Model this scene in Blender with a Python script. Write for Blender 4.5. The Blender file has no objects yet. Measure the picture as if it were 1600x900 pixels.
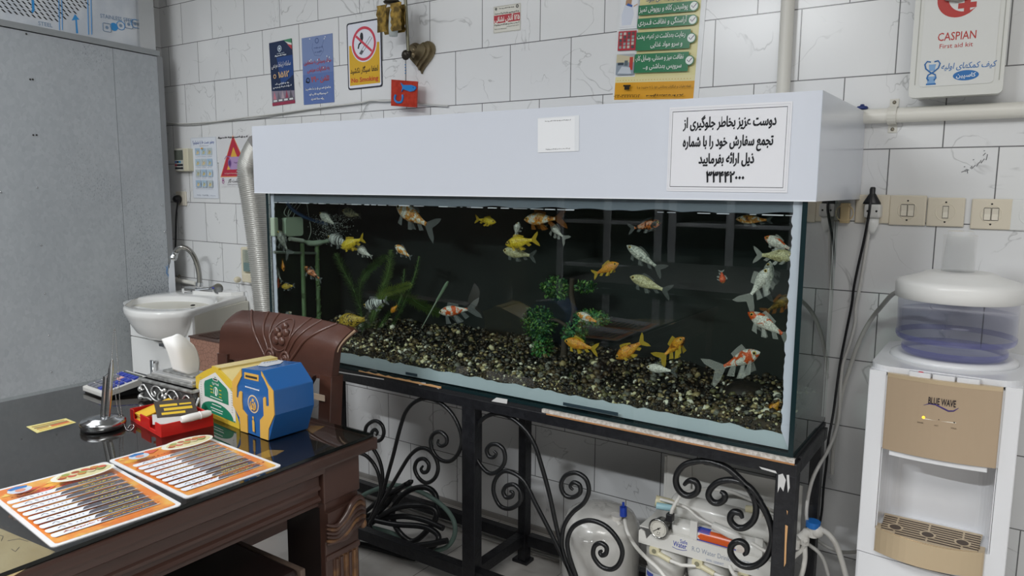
import bpy, math, random
from math import sin, cos, pi, sqrt, atan2, hypot
from mathutils import Vector as V, Matrix as Mx
random.seed(7)
SC = bpy.context.scene
COL = SC.collection
# ------------------------------------------------------------------ camera
F, YAW, PIT, ROL = 1162.04, -.595275, .13431, .006509
CAM = V((1.46356, -2.29718, 1.30231))
_fw = V((sin(YAW)*cos(PIT), cos(YAW)*cos(PIT), -sin(PIT)))
_r = V((cos(YAW), -sin(YAW), 0)); _u = _r.cross(_fw)
_r, _u = cos(ROL)*_r+sin(ROL)*_u, -sin(ROL)*_r+cos(ROL)*_u
cd = bpy.data.cameras.new('camera'); cam = bpy.data.objects.new('camera', cd); COL.objects.link(cam)
cd.sensor_width = 36; cd.lens = F/1600*36; cd.clip_start = .02
cam.matrix_world = Mx(((_r.x, _u.x, -_fw.x, CAM.x), (_r.y, _u.y, -_fw.y, CAM.y), (_r.z, _u.z, -_fw.z, CAM.z), (0, 0, 0, 1)))
SC.camera = cam
SC.view_settings.view_transform = 'Standard'; SC.view_settings.look = 'None'
SC.view_settings.gamma = 1; SC.view_settings.use_curve_mapping = False
SC.view_settings.exposure = 0.0
SC.cycles.max_bounces = 10; SC.cycles.transparent_max_bounces = 96; SC.cycles.caustics_reflective = False
SC.cycles.caustics_refractive = False; SC.cycles.sample_clamp_indirect = 4
# ------------------------------------------------------------------ light
wd = bpy.data.worlds.new('world'); SC.world = wd; wd.use_nodes = True
wd.node_tree.nodes['Background'].inputs[0].default_value = (.55, .6, .65, 1)
wd.node_tree.nodes['Background'].inputs[1].default_value = .2
def lamp(name, loc, size, power, colr, aim=None):
    l = bpy.data.lights.new(name, 'AREA'); l.shape = 'RECTANGLE'; l.size, l.size_y = size; l.energy = power; l.color = colr
    o = bpy.data.objects.new(name, l); COL.objects.link(o); o.location = loc
    d = (V(aim)-V(loc)) if aim else V((0, 0, -1))
    o.rotation_euler = d.to_track_quat('-Z', 'Y').to_euler()
lamp('tube_lamp', (-.3, -4.0, 2.72), (1.1, .10), 135, (.95, .98, 1))
lamp('ceiling_panel_light', (1.9, -3.0, 2.8), (1.6, 1.0), 54, (1, .985, .96))
lamp('ceiling_panel_light', (-1.4, -2.0, 2.8), (1.4, 1.0), 26, (.95, .98, 1))
# ------------------------------------------------------------------ pixel rays to planes of the place
def ray(x, y): return _fw+_r*((x-800)/F)+_u*((450-y)/F)
def aX(x, y, v): d = ray(x, y); return CAM+d*((v-CAM.x)/d.x)
def aY(x, y, v=0.): d = ray(x, y); return CAM+d*((v-CAM.y)/d.y)
def aZ(x, y, v): d = ray(x, y); return CAM+d*((v-CAM.z)/d.z)
# ------------------------------------------------------------------ materials
def lin(h):
    h = h.lstrip('#'); c = [int(h[i:i+2], 16)/255 for i in (0, 2, 4)]
    return tuple(x/12.92 if x <= .04045 else ((x+.055)/1.055)**2.4 for x in c)+(1,)
MC = {}
def mat(name, h='888888', rough=.5, metal=0, spec=.5, emit=0, coat=0, noise=None, bump=None, trans=0, ior=1.45, alpha=1):
    """plain principled; noise=(scale, second colour, lo, hi, detail) mottles it, bump=(scale, strength)"""
    if name in MC: return MC[name]
    m = bpy.data.materials.new(name); m.use_nodes = True; t = m.node_tree; N, L = t.nodes, t.links
    b = N['Principled BSDF']; i = b.inputs
    c = lin(h); i['Base Color'].default_value = c; i['Roughness'].default_value = rough; i['Metallic'].default_value = metal
    i['Specular IOR Level'].default_value = spec; i['IOR'].default_value = ior; i['Coat Weight'].default_value = coat; i['Coat Roughness'].default_value = .05
    i['Transmission Weight'].default_value = trans; i['Alpha'].default_value = alpha
    if emit: i['Emission Color'].default_value = c; i['Emission Strength'].default_value = emit
    if noise or bump: tc = N.new('ShaderNodeTexCoord')
    if noise:
        s, h2, lo, hi, det = noise
        n = N.new('ShaderNodeTexNoise'); n.inputs['Scale'].default_value = s if not isinstance(s, tuple) else 1; n.inputs['Detail'].default_value = det
        if isinstance(s, tuple):
            mp = N.new('ShaderNodeMapping'); mp.inputs['Scale'].default_value = s; L.new(tc.outputs['Object'], mp.inputs[0]); L.new(mp.outputs[0], n.inputs['Vector'])
        else: L.new(tc.outputs['Object'], n.inputs['Vector'])
        r = N.new('ShaderNodeValToRGB'); e = r.color_ramp.elements; e[0].position, e[1].position = lo, hi; e[0].color = c; e[1].color = lin(h2)
        L.new(n.outputs['Fac'], r.inputs[0]); L.new(r.outputs[0], i['Base Color'])
    if bump:
        n2 = N.new('ShaderNodeTexNoise'); n2.inputs['Scale'].default_value = bump[0]; n2.inputs['Detail'].default_value = 3
        L.new(tc.outputs['Object'], n2.inputs['Vector'])
        bp = N.new('ShaderNodeBump'); bp.inputs['Strength'].default_value = bump[1]; bp.inputs['Distance'].default_value = .01
        L.new(n2.outputs['Fac'], bp.inputs['Height']); L.new(bp.outputs[0], i['Normal'])
    MC[name] = m; return m
def pr(h, rough=.45): return mat('print_'+h+'_%d' % (rough*100), h, rough, spec=.4)
def clearmat(name, tint, ior=1.45, rough=0., diff=None, mixd=0., gain=1.):
    """thin clear sheet: transparent with a Fresnel reflection; diff/mixd adds a milky share"""
    if name in MC: return MC[name]
    m = bpy.data.materials.new(name); m.use_nodes = True; t = m.node_tree; N, L = t.nodes, t.links
    N.remove(N['Principled BSDF']); out = N['Material Output']
    tr = N.new('ShaderNodeBsdfTransparent'); tr.inputs[0].default_value = lin(tint)
    g = N.new('ShaderNodeBsdfGlossy'); g.inputs['Roughness'].default_value = rough; g.inputs['Color'].default_value = (gain, gain, gain, 1)
    fr = N.new('ShaderNodeFresnel'); fr.inputs[0].default_value = ior
    ge = N.new('ShaderNodeNewGeometry'); iv = N.new('ShaderNodeMath'); iv.operation = 'SUBTRACT'; iv.inputs[0].default_value = 1; L.new(ge.outputs['Backfacing'], iv.inputs[1])
    fm = N.new('ShaderNodeMath'); fm.operation = 'MULTIPLY'; L.new(fr.outputs[0], fm.inputs[0]); L.new(iv.outputs[0], fm.inputs[1])
    mx = N.new('ShaderNodeMixShader'); L.new(fm.outputs[0], mx.inputs[0]); L.new(tr.outputs[0], mx.inputs[1]); L.new(g.outputs[0], mx.inputs[2])
    last = mx
    if mixd:
        d = N.new('ShaderNodeBsdfDiffuse'); d.inputs[0].default_value = lin(diff)
        m2 = N.new('ShaderNodeMixShader'); m2.inputs[0].default_value = mixd; L.new(mx.outputs[0], m2.inputs[1]); L.new(d.outputs[0], m2.inputs[2]); last = m2
    L.new(last.outputs[0], out.inputs[0]); MC[name] = m; return m
# ------------------------------------------------------------------ mesh builder
W = {}
def frame(o, u, v=None, n=None):
    u = V(u).normalized()
    if v is not None: v = V(v); v = (v-u*v.dot(u)).normalized(); n = u.cross(v)
    else: n = V(n); n = (n-u*n.dot(u)).normalized(); v = n.cross(u)
    return Mx(((u.x, v.x, n.x, o[0]), (u.y, v.y, n.y, o[1]), (u.z, v.z, n.z, o[2]), (0, 0, 0, 1)))
TX = {}
class B:
    def __init__(s): s.v = []; s.f = []; s.m = []; s.s = []; s.mats = []
    def mi(s, m):
        if m not in s.mats: s.mats.append(m)
        return s.mats.index(m)
    def add(s, vs, fs, m, sm=False, T=None):
        k = len(s.v); i = s.mi(m)
        s.v += [tuple(T @ V(p)) if T else tuple(p) for p in vs]
        for f in fs: s.f.append(tuple(k+a for a in f)); s.m.append(i); s.s.append(sm)
        return s
    def box(s, a, b, m, T=None):
        x0, y0, z0 = a; x1, y1, z1 = b
        return s.add([(x0, y0, z0), (x1, y0, z0), (x1, y1, z0), (x0, y1, z0), (x0, y0, z1), (x1, y0, z1), (x1, y1, z1), (x0, y1, z1)],
              [(0, 3, 2, 1), (4, 5, 6, 7), (0, 1, 5, 4), (1, 2, 6, 5), (2, 3, 7, 6), (3, 0, 4, 7)], m, False, T)
    def prism(s, P, h0, h1, m, T=None, sm=False, mside=None):
        n = len(P)
        s.add([(p[0], p[1], h0) for p in P]+[(p[0], p[1], h1) for p in P], [tuple(range(n))[::-1], tuple(range(n, 2*n))], m, False, T)
        return s.add([(p[0], p[1], h0) for p in P]+[(p[0], p[1], h1) for p in P], [(i, (i+1) % n, n+(i+1) % n, n+i) for i in range(n)], mside or m, sm, T)
    def flat(s, P, h, m, T=None): return s.add([(p[0], p[1], h) for p in P], [tuple(range(len(P)))], m, False, T)
    def tube(s, P, r, m, n=8, closed=False, sm=True, flatk=1., up=None):
        P = [V(p) for p in P]; N = len(P); R = r if hasattr(r, '__len__') else [r]*N
        tg = []
        for i in range(N):
            a = P[(i-1) % N] if closed or i else P[0]; b = P[(i+1) % N] if closed or i < N-1 else P[-1]
            d = b-a; tg.append(d.normalized() if d.length > 1e-9 else (tg[-1] if tg else V((0, 0, 1))))
        x = V(up) if up is not None else (V((0, 0, 1)) if abs(tg[0].z) < .9 else V((1, 0, 0)))
        vs = []
        for i in range(N):
            if up is not None: x = V(up)
            x = (x-tg[i]*x.dot(tg[i])).normalized(); y = tg[i].cross(x)
            for k in range(n):
                a = 2*pi*(k+.5)/n; vs.append(P[i]+(x*cos(a)*flatk+y*sin(a))*R[i])
        fs = []
        for i in range(N if closed else N-1):
            j = (i+1) % N
            for k in range(n): fs.append((i*n+k, i*n+(k+1) % n, j*n+(k+1) % n, j*n+k))
        s.add(vs, fs, m, sm)
        if not closed: s.add(vs[:n], [tuple(range(n))[::-1]], m); s.add(vs[-n:], [tuple(range(n))], m)
        return s
    def lathe(s, prof, m, T=None, n=24, sm=True, sx=1., sy=1., a0=0, a1=2*pi):
        full = abs(a1-a0-2*pi) < 1e-6; k = n if full else n+1; vs = []
        for r, z in prof:
            for i in range(k):
                a = a0+(a1-a0)*i/n; vs.append((r*cos(a)*sx, r*sin(a)*sy, z))
        fs = []
        for j in range(len(prof)-1):
            for i in range(n):
                i2 = (i+1) % k; fs.append((j*k+i, j*k+i2, (j+1)*k+i2, (j+1)*k+i))
        if full and prof[0][0] > 1e-6 and prof[0][0] == min(p[0] for p in prof[:1]) and getattr(s, 'caps', True):
            fs.append(tuple(range(k))[::-1])
        if full and prof[-1][0] > 1e-6 and getattr(s, 'caps', True): fs.append(tuple(range((len(prof)-1)*k, len(prof)*k)))
        return s.add(vs, fs, m, sm, T)
    def ball(s, c, r, m, n=12, T=None, sm=True):
        rx, ry, rz = r if hasattr(r, '__len__') else (r, r, r); h = max(4, n//2); vs = []; fs = []
        for j in range(1, h):
            a = pi*j/h
            for i in range(n): b = 2*pi*i/n; vs.append((c[0]+rx*sin(a)*cos(b), c[1]+ry*sin(a)*sin(b), c[2]+rz*cos(a)))
        vs += [(c[0], c[1], c[2]+rz), (c[0], c[1], c[2]-rz)]; t = len(vs)-2
        for j in range(h-2):
            for i in range(n): fs.append((j*n+i, (j+1)*n+i, (j+1)*n+(i+1) % n, j*n+(i+1) % n))
        for i in range(n): fs.append((t, i, (i+1) % n)); fs.append((t+1, (h-2)*n+(i+1) % n, (h-2)*n+i))
        return s.add(vs, fs, m, sm, T)
    def grid(s, fn, nu, nv, m, sm=True, T=None):
        vs = [fn(i/nu, j/nv) for j in range(nv+1) for i in range(nu+1)]
        return s.add(vs, [(j*(nu+1)+i, j*(nu+1)+i+1, (j+1)*(nu+1)+i+1, (j+1)*(nu+1)+i) for j in range(nv) for i in range(nu)], m, sm, T)
    def text(s, txt, T, size, m, align='c', off=0., sx=1., shear=0., width=None):
        """letters standing on the frame's baseline; width fits them to a given length"""
        k = (txt, off, shear)
        if k not in TX:
            c = bpy.data.curves.new('t', 'FONT'); c.body = shape(txt); c.resolution_u = 2; c.offset = off; c.shear = shear
            o = bpy.data.objects.new('t', c); COL.objects.link(o); me = bpy.data.meshes.new_from_object(o)
            TX[k] = ([tuple(v.co) for v in me.vertices], [tuple(p.vertices) for p in me.polygons])
            bpy.data.objects.remove(o); bpy.data.curves.remove(c); bpy.data.meshes.remove(me)
        vs, fs = TX[k]
        if not vs: return s
        x0, x1 = min(v[0] for v in vs), max(v[0] for v in vs)
        if width: sx = width/((x1-x0)*size)
        dx = {'c': -(x0+x1)/2, 'l': -x0, 'r': -x1}[align]
        return s.add([((v[0]+dx)*size*sx, v[1]*size, 0) for v in vs], fs, m, False, T)
    def build(s, name, parent=None, bevel=0, seg=2, auto=None, kind=None, weld=False):
        me = bpy.data.meshes.new(name); vs = s.v
        if parent is not None: iv = W[parent].inverted(); vs = [tuple(iv @ V(p)) for p in vs]
        me.from_pydata(vs, [], s.f)
        for m in s.mats: me.materials.append(m)
        me.polygons.foreach_set('material_index', s.m); me.polygons.foreach_set('use_smooth', s.s)
        me.validate(); me.update()
        if auto: me.set_sharp_from_angle(angle=math.radians(auto))
        o = bpy.data.objects.new(name, me); COL.objects.link(o)
        if parent is not None: o.parent = parent; W[o] = W[parent]
        else: W[o] = Mx()
        if bevel:
            b = o.modifiers.new('edge', 'BEVEL'); b.width = bevel; b.segments = seg; b.limit_method = 'ANGLE'; b.angle_limit = .6
            if weld:
                w = o.modifiers.new('weld', 'WELD'); w.merge_threshold = 1e-5; o.modifiers.move(1, 0)
        if kind: o['kind'] = kind
        return o
def tag(o, label, cat, group=None, kind=None):
    o['label'] = label; o['category'] = cat
    if group: o['group'] = group
    if kind: o['kind'] = kind
    return o
def thing(name, label, cat, loc=(0, 0, 0), group=None, kind=None):
    o = bpy.data.objects.new(name, None); COL.objects.link(o); o.location = loc; o.empty_display_size = .05
    W[o] = Mx.Translation(V(loc)); return tag(o, label, cat, group, kind)
def plabel(o, l): o['label'] = l; return o
# Persian letters joined into their written forms
_F = {'ا': ('\ufe8d', '\ufe8e'), 'آ': ('\ufe81', '\ufe82'), 'د': ('\ufea9', '\ufeaa'), 'ذ': ('\ufeab', '\ufeac'), 'ر': ('\ufead', '\ufeae'), 'ز': ('\ufeaf', '\ufeb0'), 'و': ('\ufeed', '\ufeee')}
for _c, _b in {'ب': 0xfe8f, 'پ': 0xfb56, 'ت': 0xfe95, 'ج': 0xfe9d, 'چ': 0xfb7a, 'ح': 0xfea1, 'خ': 0xfea5, 'س': 0xfeb1, 'ش': 0xfeb5, 'ص': 0xfeb9, 'ض': 0xfebd, 'ط': 0xfec1, 'ظ': 0xfec5, 'ع': 0xfec9, 'غ': 0xfecd, 'ف': 0xfed1, 'ق': 0xfed5, 'ک': 0xfb8e, 'گ': 0xfb92, 'ل': 0xfedd, 'م': 0xfee1, 'ن': 0xfee5, 'ه': 0xfee9, 'ی': 0xfbfc, 'ئ': 0xfe89}.items():
    _F[_c] = tuple(chr(_b+i) for i in range(4))
def shape(t):
    if not any(c in _F for c in t): return t
    out = []
    for i, c in enumerate(t):
        if c in _F:
            f = _F[c]; pj = i > 0 and t[i-1] in _F and len(_F[t[i-1]]) == 4; nj = len(f) == 4 and i+1 < len(t) and t[i+1] in _F
            g = f[(3 if nj else 1) if pj else (2 if nj else 0)]
            out.append('\u0647' if g == '\ufee9' else g)
        else: out.append(c)
    out.reverse(); r = ''.join(out); i = 0; z = ''
    while i < len(r):                                    # numbers keep their own order
        j = i
        while j < len(r) and ('\u06f0' <= r[j] <= '\u06f9'): j += 1
        if j > i: z += r[i:j][::-1]; i = j
        else: z += r[i]; i += 1
    return z
def smooth_path(P, k=6, closed=False):
    P = [V(p) for p in P]; n = len(P); out = []
    for i in range(n if closed else n-1):
        g = lambda j: P[j % n] if closed else P[max(0, min(n-1, j))]
        a, b, c, d = g(i-1), g(i), g(i+1), g(i+2)
        for q in range(k):
            t = q/k; out.append(.5*((2*b)+(c-a)*t+(2*a-5*b+4*c-d)*t*t+(3*b-a-3*c+d)*t**3))
    if not closed: out.append(P[-1])
    return out
def circ(cx, cy, r, n=24, a0=0, a1=2*pi, ry=None): return [(cx+r*cos(a0+(a1-a0)*i/n), cy+(ry or r)*sin(a0+(a1-a0)*i/n)) for i in range(n+(abs(a1-a0) < 6.28))]
def rrect(x0, y0, x1, y1, r, n=5):
    P = []
    for cx, cy, a in ((x1-r, y0+r, -pi/2), (x1-r, y1-r, 0), (x0+r, y1-r, pi/2), (x0+r, y0+r, pi)):
        P += [(cx+r*cos(a+pi/2*i/n), cy+r*sin(a+pi/2*i/n)) for i in range(n+1)]
    return P
class Sheet(B):
    """a printed flat sheet in the place: w x h metres, print laid on its face in metres from the lower left corner"""
    def __init__(s, T, w, h, th=.001, col='eeeeee', rough=.4, r=0):
        super().__init__(); s.T = T; s.w = w; s.h = h; s.k = th
        s.prism(rrect(0, 0, w, h, r) if r else [(0, 0), (w, 0), (w, h), (0, h)], 0, th, pr(col, rough), T); s.n = 1; s.rough = rough
    def lift(s): s.n += 1; return s.k+.00012*s.n
    def poly(s, P, col): return s.flat([(x*s.w, y*s.h) for x, y in P], s.lift(), pr(col, s.rough), s.T)
    def rect(s, x0, y0, x1, y1, col): return s.poly([(x0, y0), (x1, y0), (x1, y1), (x0, y1)], col)
    def ring(s, cx, cy, r, t, col, n=32, a0=0, a1=2*pi):
        A = circ(cx*s.w, cy*s.h, r, n, a0, a1); C = circ(cx*s.w, cy*s.h, r-t, n, a0, a1); h = s.lift(); k = len(A)
        q = n
        return s.add([(p[0], p[1], h) for p in A+C], [(i, (i+1) % k, k+(i+1) % k, k+i) for i in range(q)], pr(col, s.rough), False, s.T)
    def disk(s, cx, cy, r, col, ry=None): return s.flat(circ(cx*s.w, cy*s.h, r, 24, ry=ry), s.lift(), pr(col, s.rough), s.T)
    def line(s, P, t, col, closed=False):
        h = s.lift(); Q = [V((x*s.w, y*s.h)) for x, y in P]; vs = []; n = len(Q)
        for i in range(n):
            a = Q[i-1] if (i or closed) else Q[0]; b = Q[(i+1) % n] if (closed or i < n-1) else Q[-1]
            d = (b-a).normalized() if (b-a).length > 1e-9 else V((1, 0)); p = V((-d.y, d.x))*t/2
            vs += [(Q[i].x+p.x, Q[i].y+p.y, h), (Q[i].x-p.x, Q[i].y-p.y, h)]
        return s.add(vs, [(2*i, 2*i+1, 2*((i+1) % n)+1, 2*((i+1) % n)) for i in range(n if closed else n-1)], pr(col, s.rough), False, s.T)
    def write(s, t, x, y, size, col, align='c', off=0., width=None, shear=0., rot=0):
        return s.text(t, s.T @ Mx.Translation((x*s.w, y*s.h, s.lift())) @ Mx.Rotation(rot, 4, 'Z'), size, pr(col, s.rough), align, off, 1, shear, width and width*s.w)
    def scrawl(s, x0, x1, y, size, col, seed=0, t=None):
        """a row of small illegible print as it shows from here"""
        R = random.Random(seed); x = x0*s.w; e = x1*s.w; y = y*s.h; h = s.lift(); t = t or size*.28; vs = []; fs = []
        while x < e-size*.3:
            l = min(size*R.uniform(.6, 1.9), e-x); a = y+size*R.uniform(-.1, .1); k = len(vs)
            vs += [(x, a, h), (x+l, a, h), (x+l, a+t, h), (x, a+t, h)]; fs.append((k, k+1, k+2, k+3))
            for q in range(R.randint(1, 3)):
                c = x+l*R.random(); b = a+R.choice((t*.5, t*.5, -size*.3)); g = size*R.uniform(.3, .65); k = len(vs)
                vs += [(c, b, h), (c+t, b, h), (c+t, b+g, h), (c, b+g, h)]; fs.append((k, k+1, k+2, k+3))
            x += l+size*R.uniform(.15, .5)
        return s.add(vs, fs, pr(col, s.rough), False, s.T)
def wallsheet(tl, tr, bl, y=-.001, **k):
    """sheet on the wall from three corners seen in the photograph; its frame lies in the wall plane"""
    a, b, c = aY(*tl, y), aY(*tr, y), aY(*bl, y)
    return Sheet(frame(c, b-a, c=None) if False else frame(c, b-a, a-c), (b-a).length, (a-c).length, **k)
# ------------------------------------------------------------------ the room
def tilemat(name, axes, bw, bh, off, shift, tile, tile2, grout, vein, rough, msize=.0016, veins=(.493, .507), dirt=None):
    m = bpy.data.materials.new(name); m.use_nodes = True; t = m.node_tree; N, L = t.nodes, t.links; b = N['Principled BSDF']
    tc = N.new('ShaderNodeTexCoord'); sp = N.new('ShaderNodeSeparateXYZ'); L.new(tc.outputs['Object'], sp.inputs[0])
    cb = N.new('ShaderNodeCombineXYZ')
    for k in (0, 1):
        a = N.new('ShaderNodeMath'); a.operation = 'ADD'; a.inputs[1].default_value = shift[k]; L.new(sp.outputs[axes[k]], a.inputs[0]); L.new(a.outputs[0], cb.inputs[k])
    br = N.new('ShaderNodeTexBrick'); L.new(cb.outputs[0], br.inputs['Vector']); br.offset = off; br.offset_frequency = 2; br.squash = 1
    for k, v in (('Scale', 1), ('Mortar Size', msize), ('Mortar Smooth', .15), ('Bias', 0), ('Brick Width', bw), ('Row Height', bh)): br.inputs[k].default_value = v
    br.inputs['Color1'].default_value = lin(tile); br.inputs['Color2'].default_value = lin(tile2); br.inputs['Mortar'].default_value = lin(grout)
    n = N.new('ShaderNodeTexNoise'); n.inputs['Scale'].default_value = 4.2; n.inputs['Detail'].default_value = 4; n.inputs['Distortion'].default_value = .7; L.new(tc.outputs['Object'], n.inputs['Vector'])
    r = N.new('ShaderNodeValToRGB'); e = r.color_ramp.elements; e[0].position = veins[0]; e[0].color = (0, 0, 0, 1); e[1].position = (veins[0]+veins[1])/2; e[1].color = (1, 1, 1, 1)
    e.new(veins[1]).color = (0, 0, 0, 1); L.new(n.outputs['Fac'], r.inputs[0])
    n2 = N.new('ShaderNodeTexNoise'); n2.inputs['Scale'].default_value = 7; n2.inputs['Detail'].default_value = 2; L.new(tc.outputs['Object'], n2.inputs['Vector'])
    r2 = N.new('ShaderNodeValToRGB'); r2.color_ramp.elements[0].position = .46; r2.color_ramp.elements[1].position = .58; L.new(n2.outputs['Fac'], r2.inputs[0])
    mu = N.new('ShaderNodeMath'); mu.operation = 'MULTIPLY'; L.new(r.outputs[0], mu.inputs[0]); L.new(r2.outputs[0], mu.inputs[1])
    nf = N.new('ShaderNodeMath'); nf.operation = 'SUBTRACT'; nf.inputs[0].default_value = 1; L.new(br.outputs['Fac'], nf.inputs[1])
    m3 = N.new('ShaderNodeMath'); m3.operation = 'MULTIPLY'; L.new(mu.outputs[0], m3.inputs[0]); L.new(nf.outputs[0], m3.inputs[1])
    m4 = N.new('ShaderNodeMath'); m4.operation = 'MULTIPLY'; m4.inputs[1].default_value = .55; L.new(m3.outputs[0], m4.inputs[0])
    mx = N.new('ShaderNodeMixRGB'); mx.inputs[2].default_value = lin(vein); L.new(m4.outputs[0], mx.inputs[0]); L.new(br.outputs['Color'], mx.inputs[1]); last = mx
    if dirt:
        n5 = N.new('ShaderNodeTexNoise'); n5.inputs['Scale'].default_value = 5; n5.inputs['Detail'].default_value = 6; L.new(tc.outputs['Object'], n5.inputs['Vector'])
        r5 = N.new('ShaderNodeValToRGB'); r5.color_ramp.elements[0].position = .45; r5.color_ramp.elements[1].position = .75; L.new(n5.outputs['Fac'], r5.inputs[0])
        x5 = N.new('ShaderNodeMixRGB'); x5.inputs[2].default_value = lin(dirt); L.new(r5.outputs[0], x5.inputs[0]); L.new(last.outputs[0], x5.inputs[1]); last = x5
    L.new(last.outputs[0], b.inputs['Base Color']); b.inputs['Roughness'].default_value = rough
    bp = N.new('ShaderNodeBump'); bp.inputs['Strength'].default_value = .6; bp.inputs['Distance'].default_value = .002; L.new(nf.outputs[0], bp.inputs['Height']); L.new(bp.outputs[0], b.inputs['Normal'])
    return m
WALLM = tilemat('wall_tile', (0, 2), .25249, .2, .5, (.86356+.25249*40, .586), 'e3e4e4', 'e0e1e2', '6d6d6e', '8f9090', .24)
FLOORM = tilemat('floor_tile', (0, 1), .4, .4, 0, (8.13, 8.02), 'd2cfcb', 'cdcac6', '55524e', 'a5a29e', .3, .0015, (.47, .53), 'a9a49e')
X0, X1, Y0, HT = -2.32, 3.2, -5.2, 2.9
B().box((X0-.1, 0, 0), (X1+.1, .1, HT), WALLM).build('wall_back', kind='structure')
B().box((X0-.1, Y0-.1, -.1), (X1+.1, .1, 0), FLOORM).build('floor', kind='structure')
plaster = mat('plaster', 'c9c9c6', .7)
B().box((X0-.1, Y0-.1, HT), (X1+.1, .1, HT+.1), plaster).build('ceiling', kind='structure')
brownw = mat('brown_panel', '332c28', .5)
SIDEM = tilemat('side_tile', (1, 2), .25249, .2, .5, (10, .586), 'dcdddd', 'd8d9da', '6d6d6e', '8f9090', .24)
B().box((X0-.1, Y0, 0), (X0, 0, HT), SIDEM).build('wall_left', kind='structure')
B().box((X0, Y0, 0), (X0+.02, -1.45, HT), brownw).build('trim_1', kind='structure')
B().box((X1, Y0, 0), (X1+.1, 0, HT), SIDEM).build('wall_right', kind='structure')
B().box((X0-.1, Y0-.1, 0), (X1+.1, Y0, HT), brownw).build('wall_front', kind='structure')
b = B(); b.box((X0, -.012, 0), (1.3, 0, .018), mat('skirt', '8d8a86', .5)); b.box((1.3, -.012, 0), (X1, 0, .018), mat('skirt'))
b.build('baseboard_back', kind='structure')
# ------------------------------------------------------------------ drinks fridges across the room, seen mirrored in the tank
def fridge(xa, xb, label):
    t = thing('drinks_fridge', label, 'fridge', ((xa+xb)/2, -4.7, 0), 'drinks fridges across the room')
    fr = mat('fridge_frame', 'a9acb0', .35); dk_ = mat('fridge_inside', '26282b', .6); yb_, yf = -5.15, -4.45
    q = B(); q.box((xa, yb_, 0), (xb, yf-.02, .22), dk_); q.box((xa, yb_, 1.85), (xb, yf-.02, 2.0), dk_); q.box((xa, yb_, .22), (xa+.03, yf-.02, 1.85), dk_); q.box((xb-.03, yb_, .22), (xb, yf-.02, 1.85), dk_); q.box((xa+.03, yb_, .22), (xb-.03, yb_+.03, 1.85), dk_); q.build('cabinet', t)
    q = B()
    for x in (xa, (xa+xb)/2-.03, xb-.06): q.box((x, yf-.02, .2), (x+.06, yf, 1.95), fr)
    q.box((xa+.06, yf-.02, 1.88), (xb-.06, yf, 1.95), fr); q.box((xa+.06, yf-.02, .2), (xb-.06, yf, .27), fr); q.build('door_frame', t)
    for z in (.62, 1.0, 1.36, 1.66): B().box((xa+.03, yb_+.03, z), (xb-.03, yf-.06, z+.025), fr).build('shelf', t)
fridge(-1.9, -.92, 'grey framed drinks fridge mirrored in the middle of the tank glass'); fridge(-.86, .14, 'grey framed drinks fridge mirrored near the right end of the tank glass')
t = thing('dark_table', 'dark table across the room mirrored low in the tank glass', 'table', (-.05, -3.45, 0)); dkt = mat('dark_table', '1d1a19', .5)
B().box((-.85, -4.15, .71), (.75, -2.75, .745), dkt).build('tabletop', t, .004)
for x in (-.82, .68):
    for y in (-4.12, -2.83): B().box((x, y, 0), (x+.05, y+.05, .712), dkt).build('leg', t)
B().box((-.78, -2.80, .05), (.69, -2.785, .70), dkt).build('modesty_panel', t)
# ------------------------------------------------------------------ aquarium, hood, stand
TX0, TX1, TY0, TY1, TZ0, TZ1 = -.812, 1.072, -.541, -.19, .687, 1.285
glass = clearmat('pane_glass', 'fcfdfd', 1.5)
glass_side = clearmat('pane_glass_side', 'eef4f2', 1.95)
edge_g = mat('glass_edge', '16282b', .15)
sil = mat('silicone', 'bdc6d0', .5)
blackp = mat('backing', '1f2022', .6, noise=(1.6, '2a2725', .42, .6, 2))
aq = thing('aquarium', 'long glass aquarium full of goldfish on the black iron stand', 'aquarium', ((TX0+TX1)/2, (TY0+TY1)/2, TZ0))
g = .010
B().box((TX0+.012, TY0, TZ0), (TX1-.012, TY0+g, TZ1), glass).build('front_pane', aq)
B().box((TX0, TY0+.001, TZ0), (TX0+g, TY1, TZ1), glass_side).build('side_pane', aq)
B().box((TX1-g, TY0+.001, TZ0), (TX1, TY1, TZ1), glass_side).build('side_pane', aq)
plabel(B().box((TX0+g, TY1-g, TZ0), (TX1-g, TY1, TZ1), blackp).build('back_pane', aq), 'blackened back pane')
B().box((TX0, TY0, TZ0-.010), (TX1, TY1, TZ0), edge_g).build('bottom_pane', aq)
for x0, x1 in ((TX1-.0115, TX1), (TX0, TX0+.0115)): plabel(B().box((x0, TY0-.0005, TZ0), (x1, TY0+.0008, TZ1), edge_g).build('pane_edge', aq), 'dark edge of the glass')
b = B(); xw = TX0+g+.0005
b.add([(xw, TY0+g, TZ0), (xw, TY1-g, TZ0), (xw, TY1-g, TZ1), (xw, TY0+g, TZ1)], [(0, 1, 2, 3)], mat('painted_end_mirror', '262c2b', .22, noise=(5, '30382f', .4, .65, 3)))  # opaque dark sheet stands in for the end pane's mirror-like reflection
plabel(b.build('painted_end_mirror', aq), 'dark greenish sheet painted in place of the reflection in the end pane')
b = B(); yb = TY0+g+.0006
R = random.Random(3)
def ragged(a, c, k, amp): return [(a+(c-a)*i/k, R.uniform(-amp, amp)) for i in range(k+1)]
n = 60; P = [(TX1-.012, TZ0+.004)]+[(TX1-.012, TZ1-.002)]+[(TX1-.034+d, z) for z, d in ragged(TZ1-.002, TZ0+.05, n, .0025)]
b.prism(P, 0, .003, sil, frame((0, yb+.003, 0), (1, 0, 0), (0, 0, 1)))
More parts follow.
